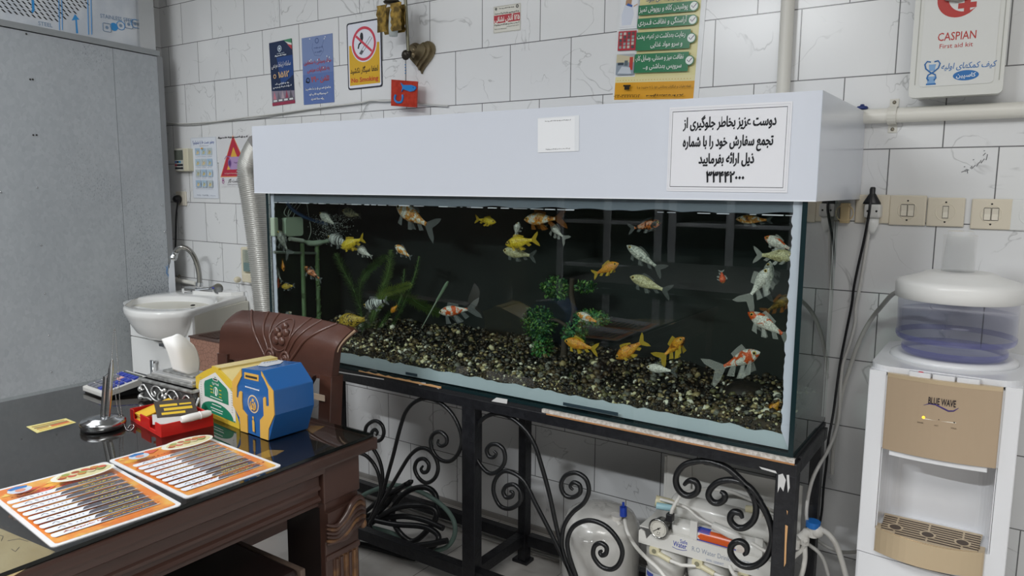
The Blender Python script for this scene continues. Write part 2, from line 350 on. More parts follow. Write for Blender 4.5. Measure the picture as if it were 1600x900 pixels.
P = [(TX0+.013, TZ0+.004), (TX0+.013, TZ1-.002)]+[(TX0+.030+d, z) for z, d in ragged(TZ1-.002, TZ0+.05, n, .0015)]
b.prism(P, 0, .003, sil, frame((0, yb+.003, 0), (1, 0, 0), (0, 0, 1)))
P = [(TX0+.013, TZ0+.004), (TX1-.012, TZ0+.004)]+[(x, TZ0+.040+d) for x, d in ragged(TX1-.012, TX0+.013, 90, .004)]
b.prism(P, 0, .003, sil, frame((0, yb+.0065, 0), (1, 0, 0), (0, 0, 1)))
plabel(b.build('silicone_seam', aq), 'pale blue silicone beads along the panes')
for x0, x1, z in ((.45, .62, .0115), (-.76, -.60, .012), (-.14, -.09, .012)): B().box((x0, TY0-.001, TZ0+z), (x1, TY0-.0002, TZ0+z+.009), mat('spacer', '23343c', .4)).build('spacer_strip', aq)   # dark strips stuck on the lower seam
WL = 1.243
water_m = clearmat('water_surface', 'eef5f1', 1.08, 0)
b = B(); b.box((TX0+g+.001, TY0+g+.001, TZ0+.002), (TX1-g-.001, TY1-g-.001, WL), water_m)
tag(b.build('aquarium_water', kind='stuff'), 'slightly green water filling the aquarium to below its rim', 'water')
b = B(); foam = mat('foam', 'c8d0d4', .35)
x = TX0+.03
while x < TX1-.04:
    l = R.uniform(.004, .05); w = R.uniform(.0008, .0028)
    if R.random() < (.85 if x < .15 or x > .8 else .45): b.box((x, yb, WL-w/2), (x+l, yb+.003, WL+w/2), foam)
    x += l+R.uniform(.001, .02)
tag(b.build('foam_line', kind='stuff'), 'broken white foam line where the water meets the front glass', 'foam')
# algae stains above the water line on the back
# hood
hood_m = mat('hood_laminate', 'd3d8e2', .22, coat=.2)
hx0, hx1, hy0, hz0, hz1 = -.866, 1.091, -.549, 1.276, 1.516
hd = thing('aquarium_hood', 'white laminate hood box covering the top of the aquarium', 'aquarium hood', ((hx0+hx1)/2, -.28, hz0))
b = B(); b.box((hx0, hy0, hz0), (hx1, hy0+.016, hz1), hood_m); b.box((hx0, hy0+.016, hz0), (hx0+.016, -.004, hz1), hood_m)
b.box((hx1-.016, hy0+.016, hz0), (hx1, -.004, hz1), hood_m); b.box((hx0+.016, hy0+.016, hz1-.016), (hx1-.016, -.004, hz1), hood_m)
b.build('hood_board', hd)
b = B(); b.box((hx0-.0006, hy0-.0006, hz0-.0006), (hx1+.0006, hy0+.0002, hz0+.0022), mat('edge_band', 'e9edf2', .2)); b.box((hx1-.0005, hy0-.0006, hz0), (hx1+.0007, hy0+.001, hz1), mat('edge_band2', 'aeb4bd', .3))
b.build('edge_band', hd)
# papers on the hood
s = wallsheet((846, 184.5), (911, 180), (840.5, 238.5), hy0-.0008, th=.0006, col='dfe2e6', rough=.25)
s.rect(.0, .0, .90, .97, 'e9ebee'); s.scrawl(.18, .80, .88, .0035, '777777', 2); s.scrawl(.2, .8, .075, .0035, '888888', 3)
tag(s.build('code_card'), 'small blank white card taped on the hood front', 'card')
s = wallsheet((1048, 168), (1240.5, 158), (1041.5, 298.5), hy0-.0008, th=.0008, col='e4e5ea', rough=.2)
s.line([(.03, .055), (.965, .055), (.965, .945), (.03, .945)], .0016, '33343a', True)
s.line([(.012, .025), (.985, .025), (.985, .975), (.012, .975)], .0007, 'b9bcc4', True)
for tx, y, sz, wd_, xx in (('دوست عزیز بخاطر جلوگیری از', .735, .033, .76, .505), ('تجمع سفارش خود را با شماره', .515, .033, .74, .50), ('ذیل ارائه بفرمایید', .315, .032, .455, .50), ('۳۳۴۴۲۰۰۰', .095, .036, .315, .50)):
    s.write(tx, xx, y+.015, sz, '1e1f23', off=.018, width=wd_); s.write(tx, xx+.003, y+.019, sz, '1e1f23', off=.018, width=wd_)
tag(s.build('paper_notice'), 'framed white notice with four lines of black Persian print on the hood', 'notice')
# iron stand
iron = mat('black_iron', '15161a', .38, noise=(60, '1d1e22', .4, .6, 3), bump=(90, .12)); bare = mat('bare_paint', 'c9c9c8', .6); woodchip = mat('bare_board', 'c79a6a', .7)
st = thing('aquarium_stand', 'black wrought iron stand with scrolls carrying the aquarium', 'stand', (.13, -.37, 0))
FY = -.547
def rail(name, a, c): return B().box(a, c, iron).build(name, st, bevel=.002)
b = B(); b.box((TX0, FY, .634), (TX1+.012, FY+.04, .666), iron); b.build('front_rail', st, bevel=.002)
rail('back_rail', (TX0, -.25, .634), (TX1+.012, -.21, .666)); rail('side_rail', (TX1-.028, FY+.04, .634), (TX1+.012, -.25, .672)); rail('side_rail', (TX0, FY+.04, .634), (TX0+.04, -.25, .666))
for nx, (x0, x1) in enumerate(((TX0, TX0+.046), (.093, .143), (TX1-.036, TX1+.012))):
    rail('post', (x0, FY+.001, 0), (x1, FY+.039, .636)); rail('post', (x0+.014, -.249, 0), (x1-.006, -.211, .636))
    B().box((x0-.006, -.255, 0), (x1+.006, -.205, .012), iron).build('foot', st, bevel=.003)
    rail('lower_rail', (x0+.008, FY+.039, .07), (x1-.008, -.249, .108))
rail('lower_rail', (TX0+.046, FY+.004, .068), (.093, FY+.038, .107)); rail('lower_rail', (.143, FY+.004, .068), (TX1-.036, FY+.038, .107))
rail('lower_rail', (TX0+.046, -.246, .068), (.093, -.214, .107)); rail('lower_rail', (.143, -.246, .068), (TX1-.036, -.214, .107))
# board under the tank, its dark laminate worn off towards the right
b = B(); dk = mat('worn_dark', '1c1d20', .5); wp = mat('worn_white', 'cfcac4', .7, noise=(120, 'aaa49c', .4, .6, 3))
b.box((TX0, FY+.0005, .666), (TX1+.004, -.20, .6768), dk); b.box((.385, FY-.0022, .668), (TX1+.006, FY+.0006, .6772), wp); b.box((.40, FY-.0026, .664), (TX1+.006, FY+.0004, .6682), mat('board_core', 'a8794f', .8))
b.box((.385, FY-.0022, .677), (TX1+.006, FY+.008, .6782), wp)
b.build('base_board', st)
b = B()
P = [(-.345, .681)]+[(-.345+.36*i/24, .6875-.003*R.random()-(.002 if i % 3 else 0)) for i in range(25)]+[(.015, .679)]
b.prism(P, 0, .003, woodchip, frame((0, FY-.001, 0), (1, 0, 0), (0, 0, 1)))
b.build('chipped_board', st)
def chip(px, c=bare, y=FY-.0006):
    b = B(); b.flat([(aY(*q, y).x, aY(*q, y).z) for q in px], 0, c, frame((0, y, 0), (1, 0, 0), (0, 0, 1))); b.build('paint_chip', st)
for px in ([(652, 597), (665, 598), (666, 601), (655, 602)], [(681, 603), (688, 604), (686, 608), (683, 607)], [(770, 625), (776, 621), (793, 624), (792, 631), (768, 627)],
           [(1216, 742), (1223, 740), (1228, 750), (1224, 768), (1219, 760), (1215, 770)], [(1229, 742), (1233, 742), (1234, 762), (1231, 770)],
           [(1186, 729), (1212, 736), (1214, 740), (1190, 733)], [(528, 580), (600, 592), (600, 593.5), (528, 582)]): chip(px)
for px in ([(1227, 820), (1231, 822), (1229, 850), (1228, 880), (1225, 886), (1226, 850)], [(1229, 797), (1231, 799), (1230, 805)]): chip(px, woodchip)
scroll = mat('scroll_iron', '17181a', .33, bump=(120, .1))
def scrl(P, org, sc, r, flat=False, tap=True):
    Q = smooth_path([aY(org[0]+x/sc, org[1]+y/sc, FY+.02) for x, y in P], 5); n = len(Q)
    rr = [r*(1 if not tap else min(1, .55+.45*(n-1-i)/(.12*n))) for i in range(n)]
    B().tube(Q, rr, scroll, n=10, up=(0, 1, 0), flatk=1.0 if not flat else 1.2).build('scroll', st)
o4, o5, o6, o7 = (540, 620), (720, 620), (860, 680), (1020, 680); k = 3.2125; k6 = 4.09
scrl([(165, 560), (190, 470), (215, 380), (240, 290), (270, 170), (300, 80), (345, 28), (405, 8), (470, 28), (530, 80), (572, 160), (582, 230), (560, 292), (520, 324), (472, 314), (437, 272), (426, 222), (442, 186), (475, 176), (504, 200), (506, 232), (482, 248), (463, 236), (466, 216)], o4, k, .0066)
scrl([(150, 590), (215, 475), (270, 380), (320, 300), (368, 260), (415, 265), (452, 308), (464, 362), (446, 410), (405, 432), (366, 406), (347, 360), (360, 321), (392, 311), (417, 338), (411, 372), (390, 380), (378, 364), (388, 348)], o4, k, .0066)
scrl([(120, 640), (165, 550), (184, 470), (185, 390), (172, 325), (146, 272), (112, 232), (98, 186), (108, 144), (146, 121), (180, 139), (192, 178), (180, 212), (155, 222), (134, 205), (131, 180), (146, 165), (160, 178), (154, 194)], o4, k, .0066)
scrl([(125, 610), (160, 530), (176, 470), (172, 420), (158, 368), (130, 322), (92, 290), (40, 280), (0, 300)], o4, k, .0066)
scrl([(565, 930), (520, 800), (480, 650), (445, 490), (405, 345), (370, 240), (320, 160), (252, 105), (185, 84), (120, 104), (75, 160), (62, 240), (85, 322), (140, 382), (188, 372), (220, 327), (216, 270), (188, 241), (150, 241), (130, 268), (141, 298), (164, 304), (178, 286), (166, 272)], o5, k, .0066)
scrl([(590, 960), (520, 820), (440, 660), (372, 530), (322, 430), (270, 385), (213, 375), (172, 418), (165, 480), (195, 545), (245, 562), (294, 532), (301, 482), (272, 443), (230, 447), (213, 478), (229, 505), (256, 500), (262, 480), (246, 474)], o5, k, .0066)
scrl([(545, 870), (510, 770), (510, 690), (524, 635), (562, 580), (618, 532), (643, 472), (627, 412), (580, 382), (526, 396), (503, 442), (520, 490), (560, 505), (598, 482), (596, 444), (567, 430), (549, 450), (564, 468)], o5, k, .0066)
scrl([(200, 1000), (160, 890), (118, 760), (110, 665), (150, 582), (240, 545), (340, 572), (420, 650), (460, 740), (440, 820), (390, 857), (322, 836), (276, 772), (282, 710), (322, 690), (358, 716), (355, 756), (328, 768), (315, 748), (330, 738)], o6, k6, .0068)
scrl([(330, 168), (400, 176), (480, 212), (570, 292), (640, 372), (700, 452), (740, 532), (763, 620), (758, 700), (730, 770), (682, 820), (618, 841), (552, 822), (506, 772), (497, 722), (522, 687), (566, 681), (600, 712), (600, 748), (582, 764)], o7, k6, .0082, True)
scrl([(440, 195), (385, 172), (330, 164), (275, 168), (200, 192), (153, 252), (152, 320), (186, 370), (235, 387), (279, 366), (290, 326), (265, 292), (226, 294), (200, 318)], o7, k6, .0082, True)
scrl([(690, 430), (630, 345), (562, 300), (490, 286), (420, 300), (372, 340), (356, 385), (381, 425), (424, 433), (459, 406), (456, 374), (432, 360)], o7, k6, .0082, True)
scrl([(600, 320), (648, 400), (661, 480), (642, 545), (592, 588), (540, 590), (501, 556), (496, 516), (521, 490), (558, 500), (573, 530)], o7, k6, .0082, True)
# ------------------------------------------------------------------ inside the aquarium
R = random.Random(11)
def gh(x, y):
    t = (y-TY0)/(TY1-TY0); u = (x-TX0)/(TX1-TX0)
    return TZ0+.040+.016*u+t*(.045+.03*sin(3*u+.6))+.009*sin(9*x+2)*cos(7*y)+.006*sin(23*x+5*y)
PEB = [mat('pebble_'+n, c, .45) for n, c in (('black', '1b1a17'), ('umber', '3b3226'), ('brown', '54462f'), ('olive', '5d5a3c'), ('tan', '94845c'), ('cream', 'cfc6a0'), ('white', 'dcd8c6'), ('grey', '6b6a60'))]
ICO = None
def ico():
    global ICO
    if ICO is None:
        t = (1+5**.5)/2; v = [(-1, t, 0), (1, t, 0), (-1, -t, 0), (1, -t, 0), (0, -1, t), (0, 1, t), (0, -1, -t), (0, 1, -t), (t, 0, -1), (t, 0, 1), (-t, 0, -1), (-t, 0, 1)]
        l = sqrt(1+t*t); ICO = ([(a/l, b/l, c/l) for a, b, c in v], [(0, 11, 5), (0, 5, 1), (0, 1, 7), (0, 7, 10), (0, 10, 11), (1, 5, 9), (5, 11, 4), (11, 10, 2), (10, 7, 6), (7, 1, 8), (3, 9, 4), (3, 4, 2), (3, 2, 6), (3, 6, 8), (3, 8, 9), (4, 9, 5), (2, 4, 11), (6, 2, 10), (8, 6, 7), (9, 8, 1)])
    return ICO
b = B(); y0, y1 = TY0+g+.0135, TY1-g-.003
b.grid(lambda u, v: (TX0+g+.002+u*(TX1-TX0-2*g-.004), y0+v*(y1-y0), gh(TX0+u*(TX1-TX0), y0+v*(y1-y0))-.004), 60, 10, PEB[0])
b.grid(lambda u, v: (TX0+g+.002+u*(TX1-TX0-2*g-.004), y0, TZ0+.003+v*(gh(TX0+u*(TX1-TX0), y0)-.004-TZ0-.003)), 60, 1, PEB[1])
iv, if_ = ico()
def pebble(x, y, z, r, m):
    T = Mx.Translation((x, y, z)) @ Mx.Rotation(R.uniform(0, 6), 4, (R.random()-.5, R.random()-.5, R.random()+.1)) @ Mx.Diagonal((r*R.uniform(.8, 1.3), r*R.uniform(.7, 1.1), r*R.uniform(.5, .8), 1))
    b.add(iv, if_, m, True, T)
for i in range(5200):
    x = R.uniform(TX0+g+.012, TX1-g-.012); t = R.random()**1.6; y = y0+.006+t*(y1-y0-.012); u = (x-TX0)/(TX1-TX0)
    wts = [26, 24, 16, 9, 6, 5+5*u, 2+3*u, 8] if t < .35 else [34, 28, 12, 6, 3, 2, 1, 7]
    pebble(x, y, gh(x, y)+R.uniform(-.003, .003), R.uniform(.0035, .0085)*(1+.5*(R.random() < .1)), R.choices(PEB, wts)[0])
for i in range(260):
    x = R.uniform(TX0+g+.02, TX1-g-.02); y = y0+.012+.8*(y1-y0)*R.random()**2; pebble(x, y, gh(x, y)+.002, R.uniform(.008, .0135), R.choices(PEB, [14, 20, 18, 14, 12, 6, 3, 14])[0])
for i in range(2600):
    x = R.uniform(TX0+g+.012, TX1-g-.012); top = gh(x, y0)
    pebble(x, y0+R.uniform(0, .004), TZ0+.030+(top-TZ0-.030)*R.random(), R.uniform(.003, .0065), R.choices(PEB, [40, 26, 10, 6, 4, 4, 2, 4])[0])
tag(b.build('aquarium_gravel', kind='stuff'), 'mixed dark and cream gravel covering the aquarium bottom', 'gravel')
def stone(name, px, y, r, m, label, sc=(1, .8, .6), cat='stone'):
    c = aY(px[0], px[1], y); q = B(); R2 = random.Random(px[0])
    ph = [R2.uniform(0, 6) for _ in range(6)]
    def fn(u, v):
        a, e = 2*pi*u, pi*v; k = 1+.12*sin(2*a+ph[0])*sin(e)+.09*sin(3*a+ph[1])*sin(e)**2+.07*sin(5*e+ph[2])
        return (c.x+r*sc[0]*k*sin(e)*cos(a), c.y+r*sc[1]*k*sin(e)*sin(a), c.z+r*sc[2]*k*cos(e))
    q.grid(fn, 20, 12, m); return tag(q.build(name), label, cat)
stone('river_stone', (827, 590), -.47, .013, PEB[5], 'smooth cream stone lying beside the mossy green stone in the gravel', (1, .8, .75))
stone('river_stone', (745, 588), -.40, .02, PEB[3], 'olive round stone in the gravel under the thermometer wand')
stone('mossy_stone', (895, 589), -.43, .042, mat('moss', '4b5b41', .8, noise=(80, '31402d', .4, .6, 3)), 'flat mossy green stone on the gravel', (1, .7, .28))
stone('dark_rock', (1165, 632), -.33, .075, mat('rock_brown', '2e2620', .6, noise=(25, '17130f', .4, .65, 4)), 'big dark brown cave rock in the right corner of the aquarium', (1.15, .8, .8), 'rock')
stone('dark_rock', (1010, 612), -.34, .05, mat('rock_brown'), 'dark brown upright rock behind the pale gravel mid tank', (.9, .7, 1.0), 'rock')
stone('dark_rock', (675, 560), -.36, .04, mat('rock_brown'), 'small dark rock in the gravel below the feathery plant', (1.2, .8, .7), 'rock')
# plants
def leafmat(n, h, h2): return mat(n, h, .55, noise=(40, h2, .35, .65, 2))
fol = [leafmat('weed_a', '7f9a58', '62803f'), leafmat('weed_b', '63804a', '4a683a'), leafmat('weed_c', '8fa24c', '6f853c')]
pl = thing('feathery_plant', 'tall green feathery water plant with arching foxtail stems', 'water plant', tuple(aY(580, 540, -.34)))
for si, (P, c, w) in enumerate((([(560, 545), (567, 505), (556, 462), (540, 428), (524, 396)], 1, .024), ([(572, 545), (580, 500), (597, 455), (608, 420), (611, 390)], 0, .022), ([(566, 505), (562, 455), (570, 430), (588, 412), (604, 401)], 1, .02),
        ([(575, 520), (590, 470), (630, 462), (660, 478), (688, 490)], 0, .024), ([(584, 500), (600, 460), (620, 452), (642, 444)], 2, .02), ([(580, 540), (600, 500), (625, 470), (632, 420)], 1, .014), ([(585, 540), (618, 500), (645, 440), (655, 400)], 1, .012))):
    yy = -.36+.025*(si % 4); Q = smooth_path([aY(x, y, yy) for x, y in P], 8); L = 0
    B().tube(Q, .0018, fol[1], 6).build('stem', pl)
    lb = B(); R3 = random.Random(si)
    tot = sum((Q[i+1]-Q[i]).length for i in range(len(Q)-1)); nw = int(tot/.0065)
    for k in range(int(nw*.2), nw):
        d = tot*k/nw; i = 0
        while i < len(Q)-2 and d > (Q[i+1]-Q[i]).length: d -= (Q[i+1]-Q[i]).length; i += 1
        t = (Q[i+1]-Q[i]).normalized(); c0 = Q[i]+t*d; a = t.orthogonal().normalized(); e = t.cross(a)
        for q in range(11):
            an = 2*pi*q/11+k*.7+R3.uniform(-.2, .2); dr = (a*cos(an)+e*sin(an)); l = 1.25*w*R3.uniform(.6, 1)*(.5+.5*min(1, (nw-k)/5)); tip = c0+dr*l+t*l*.45; sd = t.cross(dr)*.0014
            if si >= 5 and q % 2: continue
            lb.add([c0+sd*.5, c0-sd*.5, c0.lerp(tip, .55)-sd, tip, c0.lerp(tip, .55)+sd], [(0, 1, 2, 3, 4)], fol[c])
    lb.build('foliage', pl)
bz = thing('ornamental_tree', 'little bonsai shaped aquarium ornament with round green leaf clumps', 'aquarium ornament', tuple(aY(880, 575, -.33)))
bark = mat('ornament_bark', '3a3128', .8)
B().tube(smooth_path([aY(x, y, -.33) for x, y in ((868, 590), (880, 560), (884, 525), (897, 490), (893, 460), (894, 435))], 5), [.011]*12+[.008]*14, bark, 8).build('trunk', bz)
B().tube(smooth_path([aY(x, y, -.33) for x, y in ((888, 512), (868, 500), (848, 505))], 4), .006, bark, 7).build('branch', bz)
B().tube(smooth_path([aY(x, y, -.33) for x, y in ((893, 478), (912, 500), (925, 498))], 4), .005, bark, 7).build('branch', bz)
gr = [leafmat('leaf_a', '3f7d43', '2b5a34'), leafmat('leaf_b', '5f8f3e', '3e6b30'), leafmat('leaf_c', '2c5a33', '1f4228'), leafmat('leaf_d', '7c9a58', '56783c')]
for cx, cy, rx, rz, nl, cm in ((842, 505, .062, .055, 900, 2), (848, 545, .034, .05, 420, 0), (868, 450, .05, .038, 560, 2), (915, 448, .035, .02, 240, 2), (925, 497, .062, .026, 560, 0), (898, 520, .042, .04, 480, 0)):
    lb = B(); c = aY(cx, cy, -.33)
    for i in range(nl):
        a = R.uniform(0, 2*pi); e = math.acos(R.uniform(-1, 1)); k = R.uniform(.6, 1.05)
        n_ = V((sin(e)*cos(a), sin(e)*sin(a), cos(e))); p = V((c.x+rx*k*n_.x, c.y+.04*k*n_.y, c.z+rz*k*n_.z))
        if p.y > TY1-g-.008: continue
        t = V((R.uniform(-1, 1), R.uniform(-1, 1), R.uniform(-1, 1))); t = (t+n_*.7).normalized(); sd = t.cross(n_+V((.01, .02, .03))).normalized(); l = R.uniform(.004, .0075)
        lb.add([p-t*l, p+sd*l*.5, p+t*l, p-sd*l*.5], [(0, 1, 2, 3)], gr[R.choices((cm, 1, 3), (6, 3, 1.4))[0]])
    lb.build('leaf_clump', bz)
q = B(); P = [aY(700, 440, -.36), aY(681, 473, -.36), aY(659, 512, -.36)]
q.tube([P[0], P[0].lerp(P[1], .15), P[1].lerp(P[0], .1)], [.0035, .006, .0045], clearmat('wand_glass', 'b9c8b4', 1.4, .1, '8fa58c', .55), 10); q.tube([P[1].lerp(P[0], .1), P[2]], [.003, .0012], mat('wand', '8f9a8a', .3), 8)
tag(q.build('aquarium_thermometer'), 'thin pale glass thermometer wand slanting across the feathery plant', 'thermometer')
# filter, hoses and pipes at the left end
pale = mat('pale_plastic', 'a9bba6', .45); pgreen = mat('algae_pipe', '6d8560', .5, noise=((30, 30, 9), '55704a', .4, .6, 3))
LX = TX0+.034
def aL(x, y, o=0.): return aX(x, y, LX+o)
f = thing('filter_pump', 'pale green plastic filter pump on the end wall of the tank', 'filter', tuple(aL(450, 380)))
a, c = aL(427.5, 340), aL(436, 369); B().box((LX-.022, a.y, c.z), (LX, c.y, a.z), pale).build('pump_box', f, .004)
a, c = aL(445, 340), aL(473, 368); q = B(); q.prism(rrect(a.y, c.z, c.y, a.z, .012), LX-.022, LX+.004, pale, frame((0, 0, 0), (0, 1, 0), (0, 0, 1))); q.build('pump_body', f, .003)
a, c = aL(436, 343), aL(445, 372); B().box((LX-.022, a.y, c.z), (LX-.012, c.y, a.z), mat('dark_plastic', '26292a', .4)).build('clamp', f)
B().tube([aL(452, 373), aL(473, 376)], .008, mat('connector', 'c9d2c6', .4), 12).build('connector', f); B().tube(smooth_path([aL(473, 376), aL(485, 380), aL(500, 379, .01), aL(514, 376, .02)], 4), [.006]*3+[.011]*6+[.008]*4, pale, 12).build('outlet_pipe', f)
for xp, y0p, nm, lb_ in ((472, 380, 'pale_pipe', 'pale green upright pipe below the filter pump'), (495, 384, 'algae_pipe', 'algae covered green upright pipe nearest the dark aquarium backing')):
    a = aL(xp, y0p); zb = gh(a.x, a.y)-.002; q = B(); q.tube([(a.x, a.y, zb), a], .0085, pgreen, 12)
    if nm == 'algae_pipe':
        for i in range(60):
            z = R.uniform(zb, a.z); an = R.uniform(0, 6.28); p = V((a.x+.008*cos(an), a.y+.008*sin(an), z)); q.ball(p, R.uniform(.002, .005), fol[1], 6)
    tag(q.build(nm), lb_, 'pipe')
q = B(); q.tube([aL(428, 394), aL(495, 396)], .0055, mat('grey_pipe', '6f7a72', .5), 10); tag(q.build('cross_pipe'), 'thin grey crossbar joining the upright pipes in the tank', 'pipe')
q = B(); q.tube(smooth_path([aL(444, 303), aL(452, 322), aL(470, 336, .01), aL(492, 345, .02), aL(512, 350, .04)], 6), .0068, mat('blue_hose', '2c4a72', .35), 10)
tag(q.build('air_hose'), 'dark blue hose dipping into the water from under the hood', 'hose')
wire = mat('pale_wire', '9aa59c', .4)
q = B(); q.tube(smooth_path([aL(x, y) for x, y in ((466, 306), (452, 318), (444, 332), (450, 338), (458, 326), (470, 312), (480, 308))], 5), .0014, wire, 6); q.tube(smooth_path([aL(x, y) for x, y in ((478, 308), (482, 335), (486, 360), (482, 374))], 5), .0014, wire, 6); q.tube(smooth_path([aL(x, y) for x, y in ((466, 306), (455, 322), (450, 335), (456, 342), (463, 328), (474, 312))], 5), .0014, wire, 6)
tag(q.build('pump_cord'), 'looped pale cord of the filter pump hanging from the hood', 'cord')
q = B()
for i in range(700):
    x, y = 492+R.gauss(26, 16), 350+R.gauss(-4, 16)
    if 334 < y < 384 and x > 470: q.ball(aY(x, y, R.uniform(-.44, -.30) if x > 515 else -.40), R.uniform(.0007, .0017), mat('bubble', 'a2aaa6', .2), 5)
tag(q.build('air_bubbles', kind='stuff'), 'cloud of fine air bubbles around the end of the blue hose', 'bubbles')
q = B(); q.box((TX0+.014, TY0+.03, WL+.003), (TX0+.034, TY1-.014, 1.274), mat('back_brace', '9aa8a2', .5)); tag(q.build('glass_brace'), 'pale strip along the top of the end pane above the filter pump', 'brace')
q = B(); q.prism([(TX1-.034, 1.278), (TX0+.03, 1.278)]+[(TX0+.03+(TX1-TX0-.064)*i/150, WL+.001+.004*abs(sin(i*.37)+.6*sin(i*.11+1))*(1 if i > 75 else .3)) for i in range(151)], 0, .0006, clearmat('condensation_sheen', 'd5dde0', 1.2, .3, '8e9ba3', .42), frame((0, yb+.0024, 0), (1, 0, 0), (0, 0, 1)))  # grey of light reflected by the wet glass is painted into this film
tag(q.build('condensation_sheen'), 'condensation film on the front glass above the water, reflected light painted grey', 'condensation film')
# ------------------------------------------------------------------ the fish
def fishmat(name, cols, pos, scale=26, belly=None, bars=0, shade=.6):
    m = bpy.data.materials.new(name); m.use_nodes = True; t = m.node_tree; N, L = t.nodes, t.links; b = N['Principled BSDF']
    tc = N.new('ShaderNodeTexCoord'); oi = N.new('ShaderNodeObjectInfo'); mu = N.new('ShaderNodeMath'); mu.operation = 'MULTIPLY'; mu.inputs[1].default_value = 40; L.new(oi.outputs['Random'], mu.inputs[0])
    n = N.new('ShaderNodeTexNoise'); n.noise_dimensions = '4D'; n.inputs['Scale'].default_value = scale*3.4; n.inputs['Detail'].default_value = 4; n.inputs['Distortion'].default_value = .5
    src = tc.outputs['Object']
    if bars:
        mp = N.new('ShaderNodeMapping'); mp.inputs['Scale'].default_value = (bars, .2, .25); L.new(src, mp.inputs[0]); src = mp.outputs[0]
    L.new(src, n.inputs['Vector']); L.new(mu.outputs[0], n.inputs['W'])
    r = N.new('ShaderNodeValToRGB'); e = r.color_ramp.elements
    while len(e) < len(cols): e.new(.5)
    for k, (c, p) in enumerate(zip(cols, pos)): e[k].position = p; e[k].color = lin(c)
    L.new(n.outputs['Fac'], r.inputs[0])
    sc = N.new('ShaderNodeTexVoronoi'); sc.inputs['Scale'].default_value = 320; L.new(tc.outputs['Object'], sc.inputs['Vector'])
    bp = N.new('ShaderNodeBump'); bp.inputs['Strength'].default_value = .35; bp.inputs['Distance'].default_value = .003; L.new(sc.outputs['Distance'], bp.inputs['Height']); L.new(bp.outputs[0], b.inputs['Normal'])
    v2 = N.new('ShaderNodeTexVoronoi'); v2.inputs['Scale'].default_value = 260; L.new(tc.outputs['Object'], v2.inputs['Vector'])
    rr = N.new('ShaderNodeValToRGB'); rr.color_ramp.elements[0].position = .25; rr.color_ramp.elements[0].color = (1, 1, 1, 1); rr.color_ramp.elements[1].position = .6; rr.color_ramp.elements[1].color = (.35, .35, .33, 1); L.new(v2.outputs['Distance'], rr.inputs[0])
    xm_ = N.new('ShaderNodeMixRGB'); xm_.blend_type = 'MULTIPLY'; xm_.inputs[0].default_value = shade; L.new(r.outputs[0], xm_.inputs[1]); L.new(rr.outputs[0], xm_.inputs[2])
    L.new(xm_.outputs[0], b.inputs['Base Color']); b.inputs['Roughness'].default_value = .32; return m
FM = dict(
 silver=fishmat('fish_silver', ('3c3f3c', 'a9ada4', 'dad9cf'), (.3, .42, .6), 40), olive=fishmat('fish_olive', ('2c2b20', '6e6a4c', '989070'), (.35, .5, .65), 45),
 bars=fishmat('fish_bars', ('17171a', '1d1d20', 'd5d8d6', 'dedfda'), (.3, .46, .52, .7), 20, bars=3.2), yellow=fishmat('fish_yellow', ('2c2610', 'd7b420', 'e8cf3a'), (.3, .38, .7), 24),
 white=fishmat('fish_white', ('9a9d99', 'e2e0d8', 'ece9e2'), (.25, .42, .7), 30), koi=fishmat('fish_koi', ('1d1a17', 'cf7a1c', 'e0a44a', 'e6e1d6', 'eae8e0'), (.32, .40, .50, .55, .8), 20),
 orange=fishmat('fish_orange', ('2a1c10', 'd8851e', 'e0a62c', 'd96a16'), (.32, .42, .6, .75), 24), redwhite=fishmat('fish_redwhite', ('d8521a', 'dc5e20', 'e6e2d9', 'e9e6df'), (.3, .46, .50, .8), 15),
 gold=fishmat('fish_gold', ('221c0e', 'b4922a', 'd9bd4c'), (.40, .47, .7), 34), cream=fishmat('fish_cream', ('8d8356', 'c9c294', 'd8d2ad'), (.3, .45, .7), 28),
 grey=fishmat('fish_grey', ('3a3d3a', '777a73', '9b9d94'), (.32, .5, .7), 30), red=fishmat('fish_red', ('a83416', 'd24a1a', 'dd6a30'), (.3, .5, .7), 20), brown=fishmat('fish_brown', ('2b2212', '6b5522', '9a7a2a'), (.35, .5, .68), 24),
 blackorange=fishmat('fish_blackorange', ('14120f', '1c1712', 'd06a1a', 'e8dcc8'), (.3, .47, .52, .78), 24))
def finm(n, h, a=.45): return clearmat('fin_'+n, 'f4f4f4', 1.05, .3, h, a)
FN = dict(white=finm('white', 'dcdcd6', .27), yellow=finm('yellow', 'cfae3a', .5), grey=finm('grey', '8e9290', .22), dark=finm('dark', '4c4a44', .35), orange=finm('orange', '8a5524', .45), clear=finm('clear', 'a9acac', .20))
eye_k = mat('fish_eye', '0b0b0b', .1); eye_r = mat('fish_eye_ring', 'c9a94a', .3)
FISH = []
